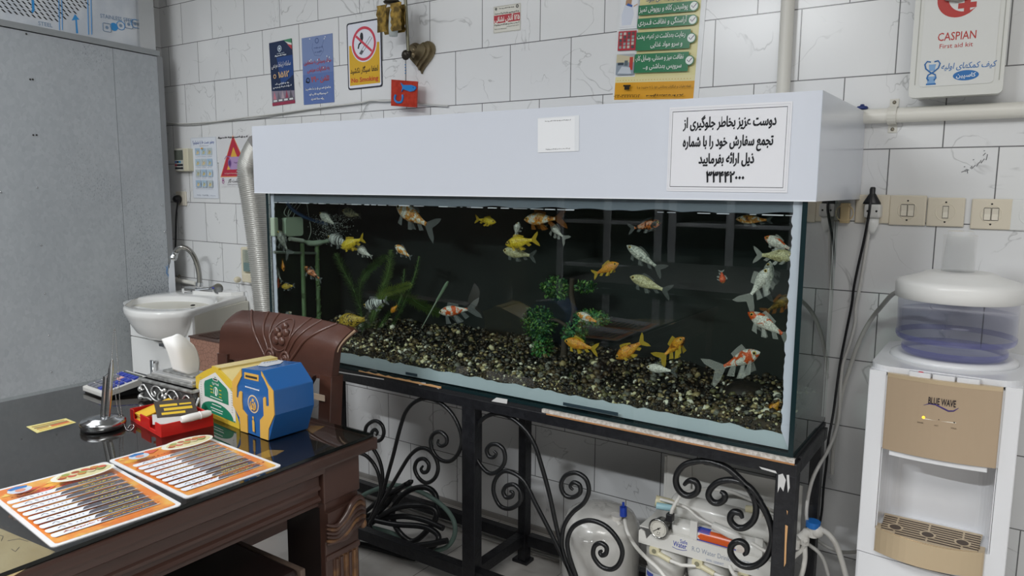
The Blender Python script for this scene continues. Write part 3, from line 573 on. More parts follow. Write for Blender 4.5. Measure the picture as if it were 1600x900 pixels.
def fish(hp, tp, y, body, fin, label, deep=.30, tail=1., longf=0., yaw=0., bend=.0, fat=.6, up=1):
    y = max(-.518, min(y, aX(min(hp[0], tp[0]), hp[1], TX0+.03).y)) if min(hp[0], tp[0]) < 530 else y
    deep *= .9; h, t = aY(hp[0], hp[1], y), aY(tp[0], tp[1], y); d = h-t; L = d.length/max(.5, cos(yaw)); xd = d.normalized()
    z = V((0, -1, 0)).cross(xd)*1; z = z if z.z > 0 or (abs(z.z) < .25 and up > 0) else -z
    if abs(xd.z) > .97 and up < 0: z = -z
    yd = z.cross(xd); T0 = Mx(((xd.x, yd.x, z.x, 0), (xd.y, yd.y, z.y, 0), (xd.z, yd.z, z.z, 0), (0, 0, 0, 1))) @ Mx.Rotation(yaw, 4, 'Z')
    q = B(); bm, fm = FM[body], FN[fin]; ns, nr = 16, 12; Lb = L*(.80 if tail > .6 else .86)
    H = L*deep
    prof = [(0, .05), (.03, .22), (.08, .45), (.16, .70), (.27, .92), (.38, 1.), (.5, .95), (.62, .78), (.74, .55), (.85, .36), (.94, .28), (1, .27)]
    def ph(s):
        for i in range(len(prof)-1):
            if prof[i][0] <= s <= prof[i+1][0]:
                k = (s-prof[i][0])/(prof[i+1][0]-prof[i][0]); return prof[i][1]+(prof[i+1][1]-prof[i][1])*k
        return prof[-1][1]
    bx = lambda s: L/2-s*Lb
    by = lambda s: bend*L*sin(pi*s*.9+.3)*(.3+s)
    def fn(u, v):
        a = 2*pi*u; r = ph(v)*H/2; wd_ = r*fat*(1.1 if v < .4 else 1.1-(v-.4)*.9)
        return (bx(v), by(v)+wd_*cos(a), r*sin(a)*(1.05 if sin(a) > 0 else .95)+H*.04*(1-v))
    q.grid(fn, nr, ns, bm)
    tb = bx(1); yb_ = by(1); r1 = ph(1)*H/2; tl = L*.20*tail*(1+longf*.6) if tail > .6 else L*.14; th = H*.62*tail*(1+.35*longf)
    def flatfin(P):
        q.add(P, [tuple(range(len(P)))], fm); q.s[-1] = False
    yt = by(1)+bend*L*.5
    flatfin([(tb+.01*L, yb_, r1), (tb-tl*.55, (yb_+yt)/2, th*.75), (tb-tl, yt, th), (tb-tl*.93, yt, th*.6), (tb-tl*.55, (yb_+yt)/2, 0), (tb+.01*L, yb_, 0)])
    flatfin([(tb+.01*L, yb_, 0), (tb-tl*.55, (yb_+yt)/2, 0), (tb-tl*.93, yt, -th*.6), (tb-tl, yt, -th), (tb-tl*.55, (yb_+yt)/2, -th*.75), (tb+.01*L, yb_, -r1)])
    dh = H*(.26+.15*longf)
    flatfin([(bx(.30), by(.3), H*.46), (bx(.36), by(.36), H*.49+dh), (bx(.5), by(.5), H*.44+dh*.95), (bx(.72), by(.72), H*.24+dh*.9), (bx(.70), by(.7), H*.25), (bx(.5), by(.5), H*.42)])
    pl_ = L*(.12+.14*longf)
    for s_ in (1, -1):
        w_ = H*.5*fat*.75
        flatfin([(bx(.26), s_*w_*.8, -H*.25), (bx(.30)-pl_*.2, s_*(w_+pl_*.45), -H*.3-pl_*.75), (bx(.34)-pl_*.7, s_*(w_+pl_*.5), -H*.28-pl_*.8), (bx(.33), s_*w_*.8, -H*.22)])
        flatfin([(bx(.50), s_*w_*.4, -H*.40), (bx(.54)-pl_*.3, s_*w_*.9, -H*.40-pl_*.8), (bx(.60)-pl_*.6, s_*w_*.8, -H*.34-pl_*.7), (bx(.58), s_*w_*.4, -H*.33)])
    flatfin([(bx(.74), by(.74), -H*.24), (bx(.82)-pl_*.2, by(.8), -H*.2-pl_*.7), (bx(.88)-pl_*.5, by(.88), -H*.16-pl_*.5), (bx(.86), by(.86), -H*.15)])
    es = .12; er = H*.105
    for s_ in (1, -1):
        ew = ph(es)*H/2*fat*1.02; q.ball((bx(es), s_*ew, H*.12), (er*1.25, er*.5, er*1.25), eye_r, 10); q.ball((bx(es), s_*(ew+er*.22), H*.12), (er*.85, er*.5, er*.85), eye_k, 10)
    o = q.build('goldfish'); o.matrix_world = Mx.Translation((h+t)/2) @ T0; tag(o, label, 'fish', 'fish in the aquarium'); FISH.append(o); return o
fish((499, 333), (527, 354), -.44, 'silver', 'clear', 'silver speckled fish heading up beside the blue hose', .36, .7)
fish((535, 330), (567, 338), -.44, 'olive', 'dark', 'dull olive striped fish near the surface, above the black barred one', .36, .7)
fish((512, 371), (549, 383), -.40, 'bars', 'clear', 'white fish with black bars and a blushed head', .38, .6)
fish((533, 388), (571, 371), -.45, 'yellow', 'yellow', 'lemon yellow fish with a black back just right of the barred one', .34, .8)
fish((556, 386), (582, 402), -.42, 'white', 'white', 'small white fish under the lemon yellow one', .36, .5)
fish((619, 322), (678, 358), -.47, 'koi', 'clear', 'large white and orange calico fish touching the surface', .34, 1.2, .3)
fish((775, 348), (742, 342), -.45, 'yellow', 'yellow', 'small yellow fish swimming alone below the surface', .32, 1.)
fish((811, 347), (804, 372), -.44, 'white', 'white', 'small pale fish seen end on above the bright yellow fish', .42, .7, .3, fat=.9)
fish((790, 383), (842, 373), -.47, 'yellow', 'yellow', 'brightest yellow fish, above its orange backed mate', .33, 1.)
fish((786, 392), (838, 401), -.43, 'cream', 'grey', 'cream fish with a gold back right under the brightest yellow fish', .32, 1.)
fish((819, 344), (880, 341), -.47, 'koi', 'orange', 'orange marked white fish with a long brown tail near the foam line', .30, 1.2, .4)
fish((860, 350), (884, 374), -.42, 'white', 'white', 'white fan finned fish hanging under the brown tailed one', .36, 1.1, .9, bend=.1)
fish((1034, 348), (981, 358), -.46, 'blackorange', 'clear', 'orange and black blotched fish below the surface mid tank', .30, 1.)
fish((979, 384), (1036, 424), -.48, 'silver', 'grey', 'long silver fish with an open tail slanting downwards', .27, 1.2)
fish((967, 412), (925, 430), -.46, 'orange', 'yellow', 'orange and gold fish above the ornament tree, facing right', .34, .9)
fish((984, 433), (1048, 457), -.45, 'cream', 'grey', 'pale gold scaled fish under the long silver one', .30, 1.1)
fish((901, 490), (937, 505), -.50, 'koi', 'clear', 'small white and orange fish in front of the ornament tree', .34, .6)
fish((882, 533), (935, 547), -.48, 'orange', 'yellow', 'orange black and yellow mottled fish below the ornament tree', .34, 1.)
fish((963, 561), (1010, 530), -.48, 'orange', 'yellow', 'deep orange fish nosing down to the gravel', .36, 1.)
fish((1070, 528), (1032, 560), -.46, 'orange', 'yellow', 'orange fan tailed fish rising next to the nosing one', .36, 1.2, .9, bend=.1, fat=.75)
fish((1010, 574), (1058, 581), -.46, 'white', 'grey', 'plain silvery white fish just above the gravel', .32, 1.1)
fish((1188, 551), (1118, 578), -.45, 'redwhite', 'white', 'long finned white fish with a red back and trailing grey veils', .34, 1.2, 1.2, bend=.08)
fish((1168, 489), (1236, 530), -.49, 'redwhite', 'white', 'large white fish with an orange saddle by the right pane', .32, 1., .5)
fish((1240, 462), (1192, 490), -.46, 'brown', 'orange', 'brown and gold fish behind the white one with the orange saddle', .34, .9, .3)
fish((1194, 371), (1243, 393), -.46, 'redwhite', 'white', 'orange headed white fish near the right pane', .36, .8)
fish((1243, 402), (1178, 398), -.48, 'cream', 'white', 'broad cream fish pressed against the right pane', .36, 1.1)
fish((1203, 419), (1167, 470), -.48, 'white', 'white', 'white veil tail hanging down in the right part of the tank', .34, 1.2, 1.2, bend=.06, fat=.8)
fish((1204, 408), (1196, 466), -.42, 'silver', 'grey', 'grey marked fish hanging upright behind the white veil tail', .34, 1., .6)
fish((1150, 343), (1210, 344), -.47, 'koi', 'clear', 'orange and white fish lying at the surface by the right pane', .26, .8)
fish((1129, 443), (1127, 421), -.46, 'red', 'white', 'tiny red fish seen from above in the dark right half', .55, .7, .4, fat=.9)
fish((569, 480), (609, 468), -.44, 'bars', 'clear', 'white fish with blue black patches low among the feathery stems', .36, .7)
fish((611, 489), (622, 475), -.42, 'orange', 'orange', 'little orange fish under the arching feathery stem', .42, .7)
fish((528, 506), (581, 497), -.47, 'gold', 'dark', 'plump gold fish with a black scaled back above the chair', .38, .8)
fish((686, 489), (742, 482), -.42, 'redwhite', 'clear', 'orange headed fish with see-through veil fins at the wand tip', .26, 1.2, .8)
fish((617, 384), (643, 403), -.44, 'koi', 'clear', 'small orange and white fish above the feathery plant tips', .38, .6)
fish((475, 417), (505, 440), -.46, 'blackorange', 'clear', 'dark backed orange fish with a white face between the two green pipes', .28, .7)
fish((440, 449), (462, 446), -.44, 'gold', 'clear', 'small black and gold fish at the left end of the tank', .32, .7)
fish((426, 412), (442, 444), -.44, 'grey', 'grey', 'slim grey fish pointing up at the left pane', .28, .7)
fish((432, 452), (436, 430), -.40, 'red', 'orange', 'dim red fish under the slim grey one', .42, .7)
fish((443, 424), (441, 403), -.38, 'orange', 'orange', 'small orange fish behind the slim grey one', .34, .7)
fish((434, 360), (452, 398), -.43, 'grey', 'grey', 'large translucent grey fish below the filter pump', .38, 1.1, .6)
fish((456, 488), (438, 503), -.42, 'grey', 'grey', 'shadowy grey fish just above the chair back', .34, .8)
fish((1203, 646), (1221, 624), -.47, 'orange', 'orange', 'orange fish nosing the gravel in the right corner', .5, .7)
# ------------------------------------------------------------------ things on the wall
white_pl = mat('white_plastic', 'dedfdd', .35); beige = mat('beige_plastic', 'd9d0bd', .4); pvc = mat('pvc', 'dcdad2', .35); blk = mat('black_plastic', '17171a', .4); slot = mat('slot', '2a2826', .7)
steel = mat('chrome', 'c9cbcd', .12, 1); screw = mat('screw', '8c8577', .4, .8)
def cable(name, px, y, r, m, label, cat='cable', k=6, group=None):
    q = B(); q.tube(smooth_path([aY(p[0], p[1], p[2] if len(p) > 2 else y) for p in px], k), r, m, 8); return tag(q.build(name), label, cat, group)
grayc = mat('pale_cable', 'b9bab8', .45)
cable('wall_cable', [(252, 193.5), (300, 195), (350, 189), (400, 184.5), (460, 175), (520, 166.5), (570, 160), (612, 157), (660, 163), (700, 166)], -.006, .0042, grayc, 'upper pale cable clipped along the tiles under the posters')
cable('wall_cable', [(252, 190), (280, 193), (330, 190.5), (380, 184), (430, 178), (500, 168), (560, 161), (580, 157), (600, 158), (640, 155)], -.014, .0030, mat('pale_cable2', 'd0d0cc', .45), 'thinner loose cable sagging above the cable clipped under the posters')
cable('wall_cable', [(580, 157), (572, 165), (566, 178), (562, 187)], -.006, .0016, grayc, 'short thin cable end dropping from the loose cable to the hood')
# navy hotline poster
s = wallsheet((420.5, 67.5), (456, 60), (426, 166), th=.0006, col='22304f', rough=.25)
s.poly([(.45, .30), (1, .45), (1, .75), (.3, .75)], '2b4a86'); s.poly([(0, 0), (1, 0), (1, .2), (0, .24)], '8d8494'); s.poly([(0, 0), (1, 0), (1, .05), (0, .05)], '9a3a52')
for i in range(5): s.poly([(.06+.18*i, .10), (.12+.18*i, .23), (.20+.18*i, .10)], ('c9808f', '6f6b78', 'b9a5ae', '9c4d62', '5f5b66')[i])
for i in range(4): s.rect(.05+.235*i, .055, .25+.235*i, .095, '1c1d24'); s.rect(.07+.235*i, .06, .235+.235*i, .09, 'dfe0e2')
s.poly([(.66, 1), (1, 1), (1, .86)], '4f8f6a'); s.poly([(.72, .975), (1, .93), (1, .86)], 'dcdcd8'); s.poly([(.8, .93), (1, .9), (1, .83)], 'b9434a')
s.ring(.47, .88, .014, .004, 'c9d6e4'); s.disk(.47, .88, .006, 'c9d6e4'); s.scrawl(.35, .66, .80, .007, 'c9d6e4', 4); s.scrawl(.25, .74, .765, .008, 'e4e8ee', 5, .003)
s.write('سامانه ارتباط مردمی', .5, .60, .030, 'e4e6ea', width=.84); s.write('۱۵۱۲', .60, .43, .036, 'd8b78c', off=.03, width=.48); s.ring(.2, .46, .010, .004, 'd8b78c')
s.scrawl(.2, .82, .325, .010, 'd6dae2', 6); s.scrawl(.1, .9, .275, .010, 'd6dae2', 7)
tag(s.build('hotline_poster'), 'narrow navy poster with a small flag corner and gold number', 'poster')
# blue hotline poster
s = wallsheet((471.5, 60), (519.5, 52), (475, 164), th=.0006, col='6c80b4', rough=.22)
s.rect(0, 0, 1, .45, '5f76ae'); s.rect(0, .62, 1, 1, '7d8fb9'); s.ring(.5, .93, .012, .004, '54648f'); s.line([(.36, .9), (.34, .82), (.42, .72), (.6, .70), (.72, .78), (.66, .84), (.72, .92)], .002, '5f6e97'); s.scrawl(.4, .68, .82, .009, '5a6a95', 8); s.scrawl(.42, .66, .76, .009, '5a6a95', 9)
s.write('ستاد رسیدگی به متخلفین', .5, .60, .024, 'b84a4a', off=.02, width=.88); s.write('به شکایات مردمی', .52, .485, .024, 'b84a4a', off=.02, width=.72)
s.write('تلفن', .72, .33, .030, 'b9524c', off=.025, width=.3); s.write('۱۹۰', .40, .33, .032, 'b9524c', off=.025, width=.24); s.ring(.17, .36, .012, .004, '20242e'); s.scrawl(.1, .25, .33, .01, '20242e', 3)
s.scrawl(.08, .92, .215, .012, 'e2e4ea', 10, .0035); s.scrawl(.2, .8, .135, .012, 'e2e4ea', 11, .0035); s.scrawl(.26, .68, .06, .012, 'e2e4ea', 12, .0035)
for x, y in ((.28, .97), (.75, .94), (.78, .965), (.3, .66), (.25, .645), (.52, .645), (.82, .68), (.9, .66), (.86, .6), (.7, .52)): s.disk(x, y, .0028, 'e9ecf0')
tag(s.build('hotline_poster'), 'faded blue poster with red print, between the navy poster and the smoking sign', 'poster')
# no smoking sign
s = wallsheet((540.5, 37.5), (594.5, 28), (544.5, 141), th=.0015, col='33353f', rough=.25, r=.012)
s.flat(rrect(.006, .006, s.w-.006, s.h-.006, .009), s.lift(), pr('e2e4ee', .25), s.T)
s.rect(.06, .06, .94, .66, 'd8ab33'); 
s.flat(circ(.5*s.w, .665*s.h, .37*s.w, 40), s.lift(), pr('e2e4ee', .25), s.T)
s.line([(.40, .79), (.47, .75), (.44, .70), (.36, .66), (.33, .60)], .008, '24252a'); s.disk(.44, .775, .009, '24252a', .016)
s.line([(.36, .525), (.68, .755), (.74, .735), (.42, .505)], .002, '3a3c42', True); s.poly([(.36, .525), (.44, .575), (.49, .555), (.42, .505)], '5a5c62')
s.ring(.5, .665, .345*s.w, .055*s.w, 'cc4658', 40); s.line([(.275, .79), (.725, .54)], .05*s.w, 'cc4658')
s.write('لطفا سیگار نکشید', .49, .245, .030, '26262a', off=.012, width=.80); s.write('No Smoking', .5, .105, .026, 'c24a38', off=.02, width=.78)
tag(s.build('no_smoking_sign'), 'white and yellow no smoking sign with a black outline and red ring', 'sign')
# fire sticker
s = wallsheet((770.5, 11), (813, 4.5), (771, 52.5), th=.0005, col='dcdad0', rough=.4)
s.line([(.02, .02), (.98, .02), (.98, .98), (.02, .98)], .0015, '9c9b93', True); s.rect(.02, .36, .98, .66, 'b5333f')
s.write('۱۲۵ آتش نشانی', .5, .42, .024, 'eeece4', off=.03, width=.92)
s.scrawl(.05, .95, .70, .006, '4a4a44', 1); s.scrawl(.22, .75, .88, .005, '55554e', 2); s.scrawl(.04, .94, .28, .006, '4a4a44', 3); s.scrawl(.5, .95, .19, .004, '77776e', 4); s.scrawl(.05, .5, .13, .004, '77776e', 5)
s.ring(.88, .90, .006, .003, '3a3a36'); s.disk(.1, .9, .005, '6a6a66')
tag(s.build('fire_sticker'), 'small cream sticker with a red band and white print high on the wall', 'sticker')
# hygiene poster
s = wallsheet((966, -40), (1104, -56), (957, 160), th=.0008, col='e3e5e6', rough=.22)
Hh = s.h
def py(y): return 1-(y+40+(0))/200
s.rect(.255, .19, .945, .995, 'ddd59a'); s.rect(.02, .02, .945, .155, 'dca02f'); s.rect(.02, .155, .945, .20, 'e2d9a4')
for i in range(26): s.disk(.05+.034*i, .172, .0012, 'c79a3a')
s.rect(.03, .57, .245, .995, 'e6e8ec'); s.line([(.04, .585), (.235, .585), (.235, .985)], .0015, 'c7cad2')
s.poly([(.06, .60), (.17, .60), (.2, .68), (.17, .76), (.13, .79), (.08, .75), (.05, .68)], 'd3d9e6'); s.poly([(.09, .755), (.16, .755), (.165, .80), (.135, .82), (.095, .80)], 'b08a6a'); s.poly([(.08, .79), (.16, .80), (.15, .86), (.07, .87)], 'eceef2'); s.poly([(.1, .752), (.17, .735), (.175, .75), (.12, .768)], '3a5fa8'); s.poly([(.19, .735), (.235, .75), (.235, .76), (.19, .745)], 'c9a58c')
s.rect(.03, .405, .245, .555, 'b43a44')
for i in range(4):
    for j in range(5): s.rect(.045+.05*i, .42+.026*j, .075+.05*i, .44+.026*j, ('8e9a98', 'c9c4ba', '6a4a4c', 'a9b4b0', '4c5658')[(i*3+j*2) % 5])
s.rect(.03, .215, .245, .375, '8f9aa6'); s.rect(.03, .31, .245, .375, 'c9c0a2'); s.poly([(.03, .375), (.245, .35), (.245, .375)], 'a9adb0'); s.rect(.19, .25, .23, .35, 'b8433a'); s.poly([(.05, .225), (.22, .22), (.2, .27), (.1, .28)], 'c3cad2'); s.rect(.05, .29, .12, .31, '3f4a55'); s.rect(.13, .285, .17, .325, '5f6b70')
for y0_, y1_ in ((.665, .74), (.565, .64), (.395, .535), (.225, .37)):
    s.rect(.255, y0_, .87, y1_, '2f7a53'); yc = (y0_+y1_)/2 if y1_-y0_ < .1 else y1_-.065; s.disk(.88, yc, .0155, '2f7a53'); s.disk(.88, yc, .0125, 'e6ebe6'); s.line([(.855, yc+.004), (.874, yc-.012), (.91, yc+.018)], .0025, '5a3f6a')
Wt = 'e9efe9'
s.write('با حضور شما در اداره موارد بهداشتی', .52, .83, .021, '3a4a78', off=.012, width=.50); s.write('ذیل رعایت می شود:', .55, .765, .021, '3a4a78', off=.012, width=.42)
s.write('پوشیدن کلاه و روپوش تمیز', .545, .69, .022, Wt, off=.012, width=.55); s.write('آراستگی و نظافت فـردی', .545, .59, .022, Wt, off=.012, width=.55)
s.write('رعایت بهداشت در تهیه، پخت', .54, .485, .021, Wt, off=.012, width=.55); s.write('و سرو مواد غذایی', .61, .42, .021, Wt, off=.012, width=.36)
s.write('نظافت میز و صندلی، وسایل کار،', .54, .32, .021, Wt, off=.012, width=.55); s.write('سرویس بهداشتی و...', .58, .255, .021, Wt, off=.012, width=.44)
s.write('نقطه نظرات و شکایات بهداشتی خود را به مدیریت و یا', .615, .105, .011, '4a3410', off=.01, width=.62); s.write('۰۲۳-۳۳۳۲۱۲۶۲', .19, .035, .014, '4a3410', off=.012, width=.32); s.scrawl(.42, .85, .045, .008, '5a4218', 9)
s.rect(.155, .095, .215, .12, '2a2418'); s.rect(.14, .12, .23, .133, '2a2418')
tag(s.build('hygiene_poster'), 'tall yellow hygiene poster with green bands, tick marks and three small photographs', 'poster')
# hand washing poster and gas warning poster
s = wallsheet((299, 215.5), (339, 213.5), (302.5, 309.5), th=.0012, col='dfe4ec', rough=.3, r=.004)
s.line([(.01, .005), (.99, .005), (.99, .995), (.01, .995)], .0018, 'a4a8b0', True)
s.write('چطور دست ها را بشوئیم؟', .5, .90, .020, '2f4f9c', off=.02, width=.84); s.scrawl(.34, .7, .86, .004, '8089a0', 3)
for j in range(4):
    for i in range(3):
        x, y = .16+.235*i, .71-.175*j; s.rect(x, y, x+.20, y+.115, ('a9c2d8', 'b4cbdc', 'bcc8cc')[(i+j) % 3]); s.poly([(x+.04, y+.02), (x+.12, y+.015), (x+.17, y+.05), (x+.09, y+.08)], ('d9c79c', 'cdbf8e', 'c4c2a0')[(i*2+j) % 3]); s.line([(x+.06, y+.09), (x+.1, y+.05), (x+.15, y+.08)], .0015, '4a5a6a'); s.scrawl(x, x+.2, y-.025, .0028, '97a0b0', i+j)
s.poly([(.42, .81), (.52, .81), (.5, .83), (.44, .83)], 'd8a53a'); s.scrawl(.2, .34, .05, .005, '55607a', 1); s.scrawl(.42, .66, .05, .005, '55607a', 2); s.scrawl(.72, .92, .05, .004, '8a92a8', 4)
tag(s.build('handwashing_poster'), 'white hand washing chart with a grid of twelve small blue pictures', 'poster')
s = wallsheet((340, 212.5), (389, 209), (344, 292), y=-.0012, th=.0006, col='dcdcde', rough=.3)
s.poly([(.03, .19), (1.02, .19), (.50, 1.0)], 'dc8a5a'); s.poly([(.06, .21), (.97, .21), (.50, .97)], 'b93247'); s.poly([(.26, .335), (.74, .335), (.5, .77)], 'dfae4a')
s.rect(.36, .335, .78, .58, 'b296c2'); s.disk(.36, .46, .014, '8d6aa4', .022); s.disk(.36, .46, .009, '5c3f78', .014); s.line([(.2, .54), (.26, .60), (.34, .58), (.4, .60)], .004, '8d6aa4'); s.scrawl(.5, .68, .46, .008, '7c5c92', 3); s.scrawl(.18, .62, .255, .008, 'e2c3c0', 4)
s.scrawl(.02, .99, .945, .012, '2c2c30', 5, .0035); s.write('خطر نشت گاز', .55, .09, .020, '3a3236', off=.01, width=.55); s.ring(.12, .1, .009, .003, 'a04a8a'); s.ring(.12, .14, .008, .003, 'a04a8a'); s.scrawl(.25, .9, .04, .004, '88848a', 6)
tag(s.build('gas_warning_poster'), 'poster with a red warning triangle partly behind the silver duct', 'poster')
# wall keypad
t = thing('wall_keypad', 'beige wall keypad with a grey screen near the steel partition', 'keypad', tuple(aY(283, 250, -.02)))
a, c = aY(271.5, 232.5, -.034), aY(288, 267.5, -.034)
B().box((a.x, -.034, c.z), (c.x+.035, -.0005, a.z), mat('keypad_beige', 'd2ccb4', .4)).build('housing', t, .004)
q = B(); q.box((a.x+.003, -.0352, c.z+.003), (c.x-.002, -.0335, a.z-.003), mat('keypad_face', 'b9b8b0', .4)); q.build('faceplate', t)
q = B(); q.box((a.x+.006, -.0362, a.z-.058), (c.x-.004, -.035, a.z-.008), mat('lcd', '5d625a', .2)); q.build('screen', t)
kw = (c.x-a.x-.012)/4
for j in range(3):
    for i in range(4):
        if j == 0 and i == 3: continue
        col = ('4a6fae', '222326', '3f8ab0', '222326')[i] if j == 0 else ('b03a52' if (j == 1 and i == 0) else '2a2b30')
        x = a.x+.006+kw*i; z = a.z-.073-.016*j; B().box((x+.001, -.0368, z), (x+kw-.001, -.035, z+.010), pr(col)).build('key', t)
# socket with black plug and cable
def plate(px0, px1, y=-.009, name='switch_plate', label='', cat='switch', m=None, rock=(), holes=True, sock=False):
    a, c = aY(*px0, y), aY(*px1, y); x0, x1, z0, z1 = a.x, c.x, c.z, a.z; t = thing(name, label, cat, ((x0+x1)/2, -.004, z0), 'wall switches and sockets')
    mm = m or beige; cx, cz = (x0+x1)/2, (z0+z1)/2
    B().box((x0, y, z0), (x1, -.0003, z1), mm).build('cover', t, .003)
    B.caps = False; q = B(); q.lathe([(.0215, -.0002), (.0225, .0008), (.0240, .0008), (.025, -.0002)], mm, frame((cx, y, cz), (1, 0, 0), (0, 0, 1)), 28); q.build('raised_ring', t); B.caps = True
    if holes:
        for s_ in (1, -1): q = B(); q.lathe([(.0024, -.0005), (.0024, .0006), (.0001, .0008)], slot, frame((cx, y-.0001, cz+s_*.026), (1, 0, 0), (0, 0, 1)), 10); q.build('screw_hole', t)
    for r0, r1 in rock:
        q = B(); q.box((cx+r0-.001, y-.0008, cz-.0165), (cx+r1+.001, y+.0002, cz+.0165), slot); q.build('rocker_gap', t)
        q = B(); X_ = [(y-.0042, cz+.0150), (y-.0010, cz), (y-.0030, cz-.0150), (y, cz-.015), (y, cz+.015)]
        q.prism([(p[0], p[1]) for p in X_], cx+r0, cx+r1, mat('rocker', 'ddd6c6', .35), Mx(((0, 0, 1, 0), (1, 0, 0, 0), (0, 1, 0, 0), (0, 0, 0, 1)))); q.build('rocker', t)
    return t
two = ((-.0155, -.0015), (.0015, .0155))
plate((1391, 305), (1445, 353), label='beige two rocker switch nearest the plugged socket', rock=two); plate((1450, 308.5), (1505, 355), label='beige single rocker switch in the middle of the switch row', rock=((-.006, .006),)); plate((1519, 310.5), (1579, 359.5), label='beige two rocker switch above the water dispenser', rock=two)
plate((1581, 312), (1640, 362), label='white switch plate at the end of the row beyond the last beige switch', m=white_pl, rock=((-.008, .018),), holes=False)
t = plate((1338, 304), (1388, 349.5), name='wall_socket', label='beige wall socket holding the white adapter with two plugs', cat='socket', holes=False)
t2 = plate((274, 299), (290.5, 321.5), name='wall_socket', label='cream wall socket with a black plug beside the steel partition', cat='socket', holes=False, m=mat('cream_socket', 'd6cfc0', .4))
t = thing('power_plug', 'black plug and cord in the cream socket by the partition', 'plug', tuple(aY(280, 312, -.03)))
p = aY(280.5, 311, -.012); q = B(); q.lathe([(.020, 0), (.021, .012), (.018, .026), (.010, .034)], blk, frame(p, (1, 0, 0), (0, 0, 1)), 20); q.build('plug_body', t)
q = B(); q.tube(smooth_path([aY(*v) for v in ((279, 314, -.038), (276.5, 325, -.035), (275, 345, -.02), (274.5, 375, -.014), (273, 400, -.014), (268, 425, -.014), (262, 440, -.014))], 6), [.006]*4+[.0042]*33, blk, 8); q.build('cord', t)
# white adapter, black plug, white plug and their cords on the right
t = thing('plug_adapter', 'white plug adapter sticking out of the wall socket', 'adapter', tuple(aY(1366, 340, -.02)))
a, c = aY(1350, 319, -.05), aY(1375, 341, -.05)
B().box((a.x, -.050, c.z), (c.x, -.0092, a.z), mat('adapter_white', 'cfcfcc', .35)).build('adapter_body', t, .006)
q = B(); cx, cz = (a.x+c.x)/2, (a.z+c.z)/2
for s_ in (-1, 1): q.lathe([(.003, 0), (.0001, .0006)], slot, frame((cx+s_*.011, -.0502, cz), (1, 0, 0), (0, 0, 1)), 10)
q.build('pin_hole', t)
t = thing('power_plug', 'black tapered plug standing on top of the white adapter with its cord', 'plug', tuple(aY(1361, 319, -.03)))
p = aY(1362, 318.6, -.032); q = B(); q.lathe([(.023, 0), (.0225, .004), (.010, .026), (.007, .030), (.007, .045), (.004, .047)], blk, Mx.Translation((p.x, -.030, a.z)), 18, sx=1, sy=.65); q.build('plug_body', t)
q = B(); q.tube(smooth_path([aY(*v) for v in ((1361, 296, -.03), (1360.5, 306, -.048), (1359, 325, -.06), (1356, 345, -.05), (1349, 380, -.03), (1341, 415, -.025), (1334, 450, -.025), (1331, 475, -.025), (1322, 520, -.03), (1314, 560, -.04), (1308, 600, -.06), (1302, 645, -.08), (1294, 690, -.11), (1292, 720, -.12), (1287, 760, -.12), (1284, 800, -.10), (1279, 825, -.09))], 6), .0036, blk, 8); q.build('cord', t)
t = thing('power_plug', 'white plug pushed up under the adapter with its long white cord', 'plug', tuple(aY(1362, 352, -.03)))
p = aY(1363, 342, -.032); q = B(); q.lathe([(.017, 0), (.017, -.018), (.010, -.036), (.006, -.044)], white_pl, Mx.Translation((p.x, -.03, c.z)), 16, sy=.7); q.build('plug_body', t)
cordw = mat('white_cord', 'c3c2bf', .45)
q = B(); q.tube(smooth_path([aY(*v) for v in ((1362, 352, -.03), (1357, 366, -.03), (1350, 410, -.03), (1343, 450, -.03), (1337, 480, -.03), (1336, 505, -.035), (1327, 540, -.045), (1317, 570, -.05), (1313, 610, -.06), (1311, 650, -.08), (1304, 680, -.14), (1292, 707, -.20), (1280, 727, -.27), (1270, 748, -.285), (1263, 775, -.29), (1260, 805, -.29), (1264, 822, -.29))], 6), .0048, cordw, 8); q.build('cord', t)
t = plate((1313, 317), (1326, 349), y=-.022, name='wall_socket', label='narrow beige surface box half hidden behind the tank hood', cat='socket', holes=False, m=mat('aged_beige', 'd3bd93', .45))
# pipes on the wall
a = aY(1228, 60, -.02); q = B(); q.tube([(a.x, -.0195, 1.50), (a.x, -.0195, HT)], .019, pvc, 16); tag(q.build('conduit_pipe'), 'upright white conduit pipe rising behind the hood', 'pipe')
p0 = aY(1470, 177.0, -.02); t = thing('conduit_pipe', 'thick white conduit pipe running level under the first aid box', 'pipe', (p0.x, -.02, p0.z))
q = B(); q.tube([(1.0, -.0205, p0.z), (X1, -.0205, p0.z)], .020, pvc, 18); q.build('pipe_run', t)
c = aY(1395, 174, -.02); q = B(); q.tube([(c.x, -.001, p0.z+.043), (c.x, -.005, p0.z+.030), (c.x, -.006, p0.z+.0225), (c.x, -.024, p0.z+.0215), (c.x, -.0405, p0.z+.010), (c.x, -.0425, p0.z), (c.x, -.0405, p0.z-.010), (c.x, -.024, p0.z-.0215), (c.x, -.006, p0.z-.0225), (c.x, -.005, p0.z-.030), (c.x, -.001, p0.z-.043)], .011, mat('clip', 'd3d1c8', .35), 6, flatk=1, up=(1, 0, 0))
q2 = B(); z = p0.z
Pc = [(-.001, z+.045), (-.003, z+.045), (-.003, z+.024), (-.020, z+.0235)]+[(-.0205-.0235*sin(k*pi/8), z+.0235*cos(k*pi/8)) for k in range(1, 8)]+[(-.020, z-.0235), (-.003, z-.024), (-.003, z-.045), (-.001, z-.045), (-.001, z-.0225), (-.020, z-.0215)]+[(-.0205-.0208*sin(k*pi/8), z-.0208*cos(k*pi/8)) for k in range(1, 8)]+[(-.020, z+.0215), (-.001, z+.0225)]
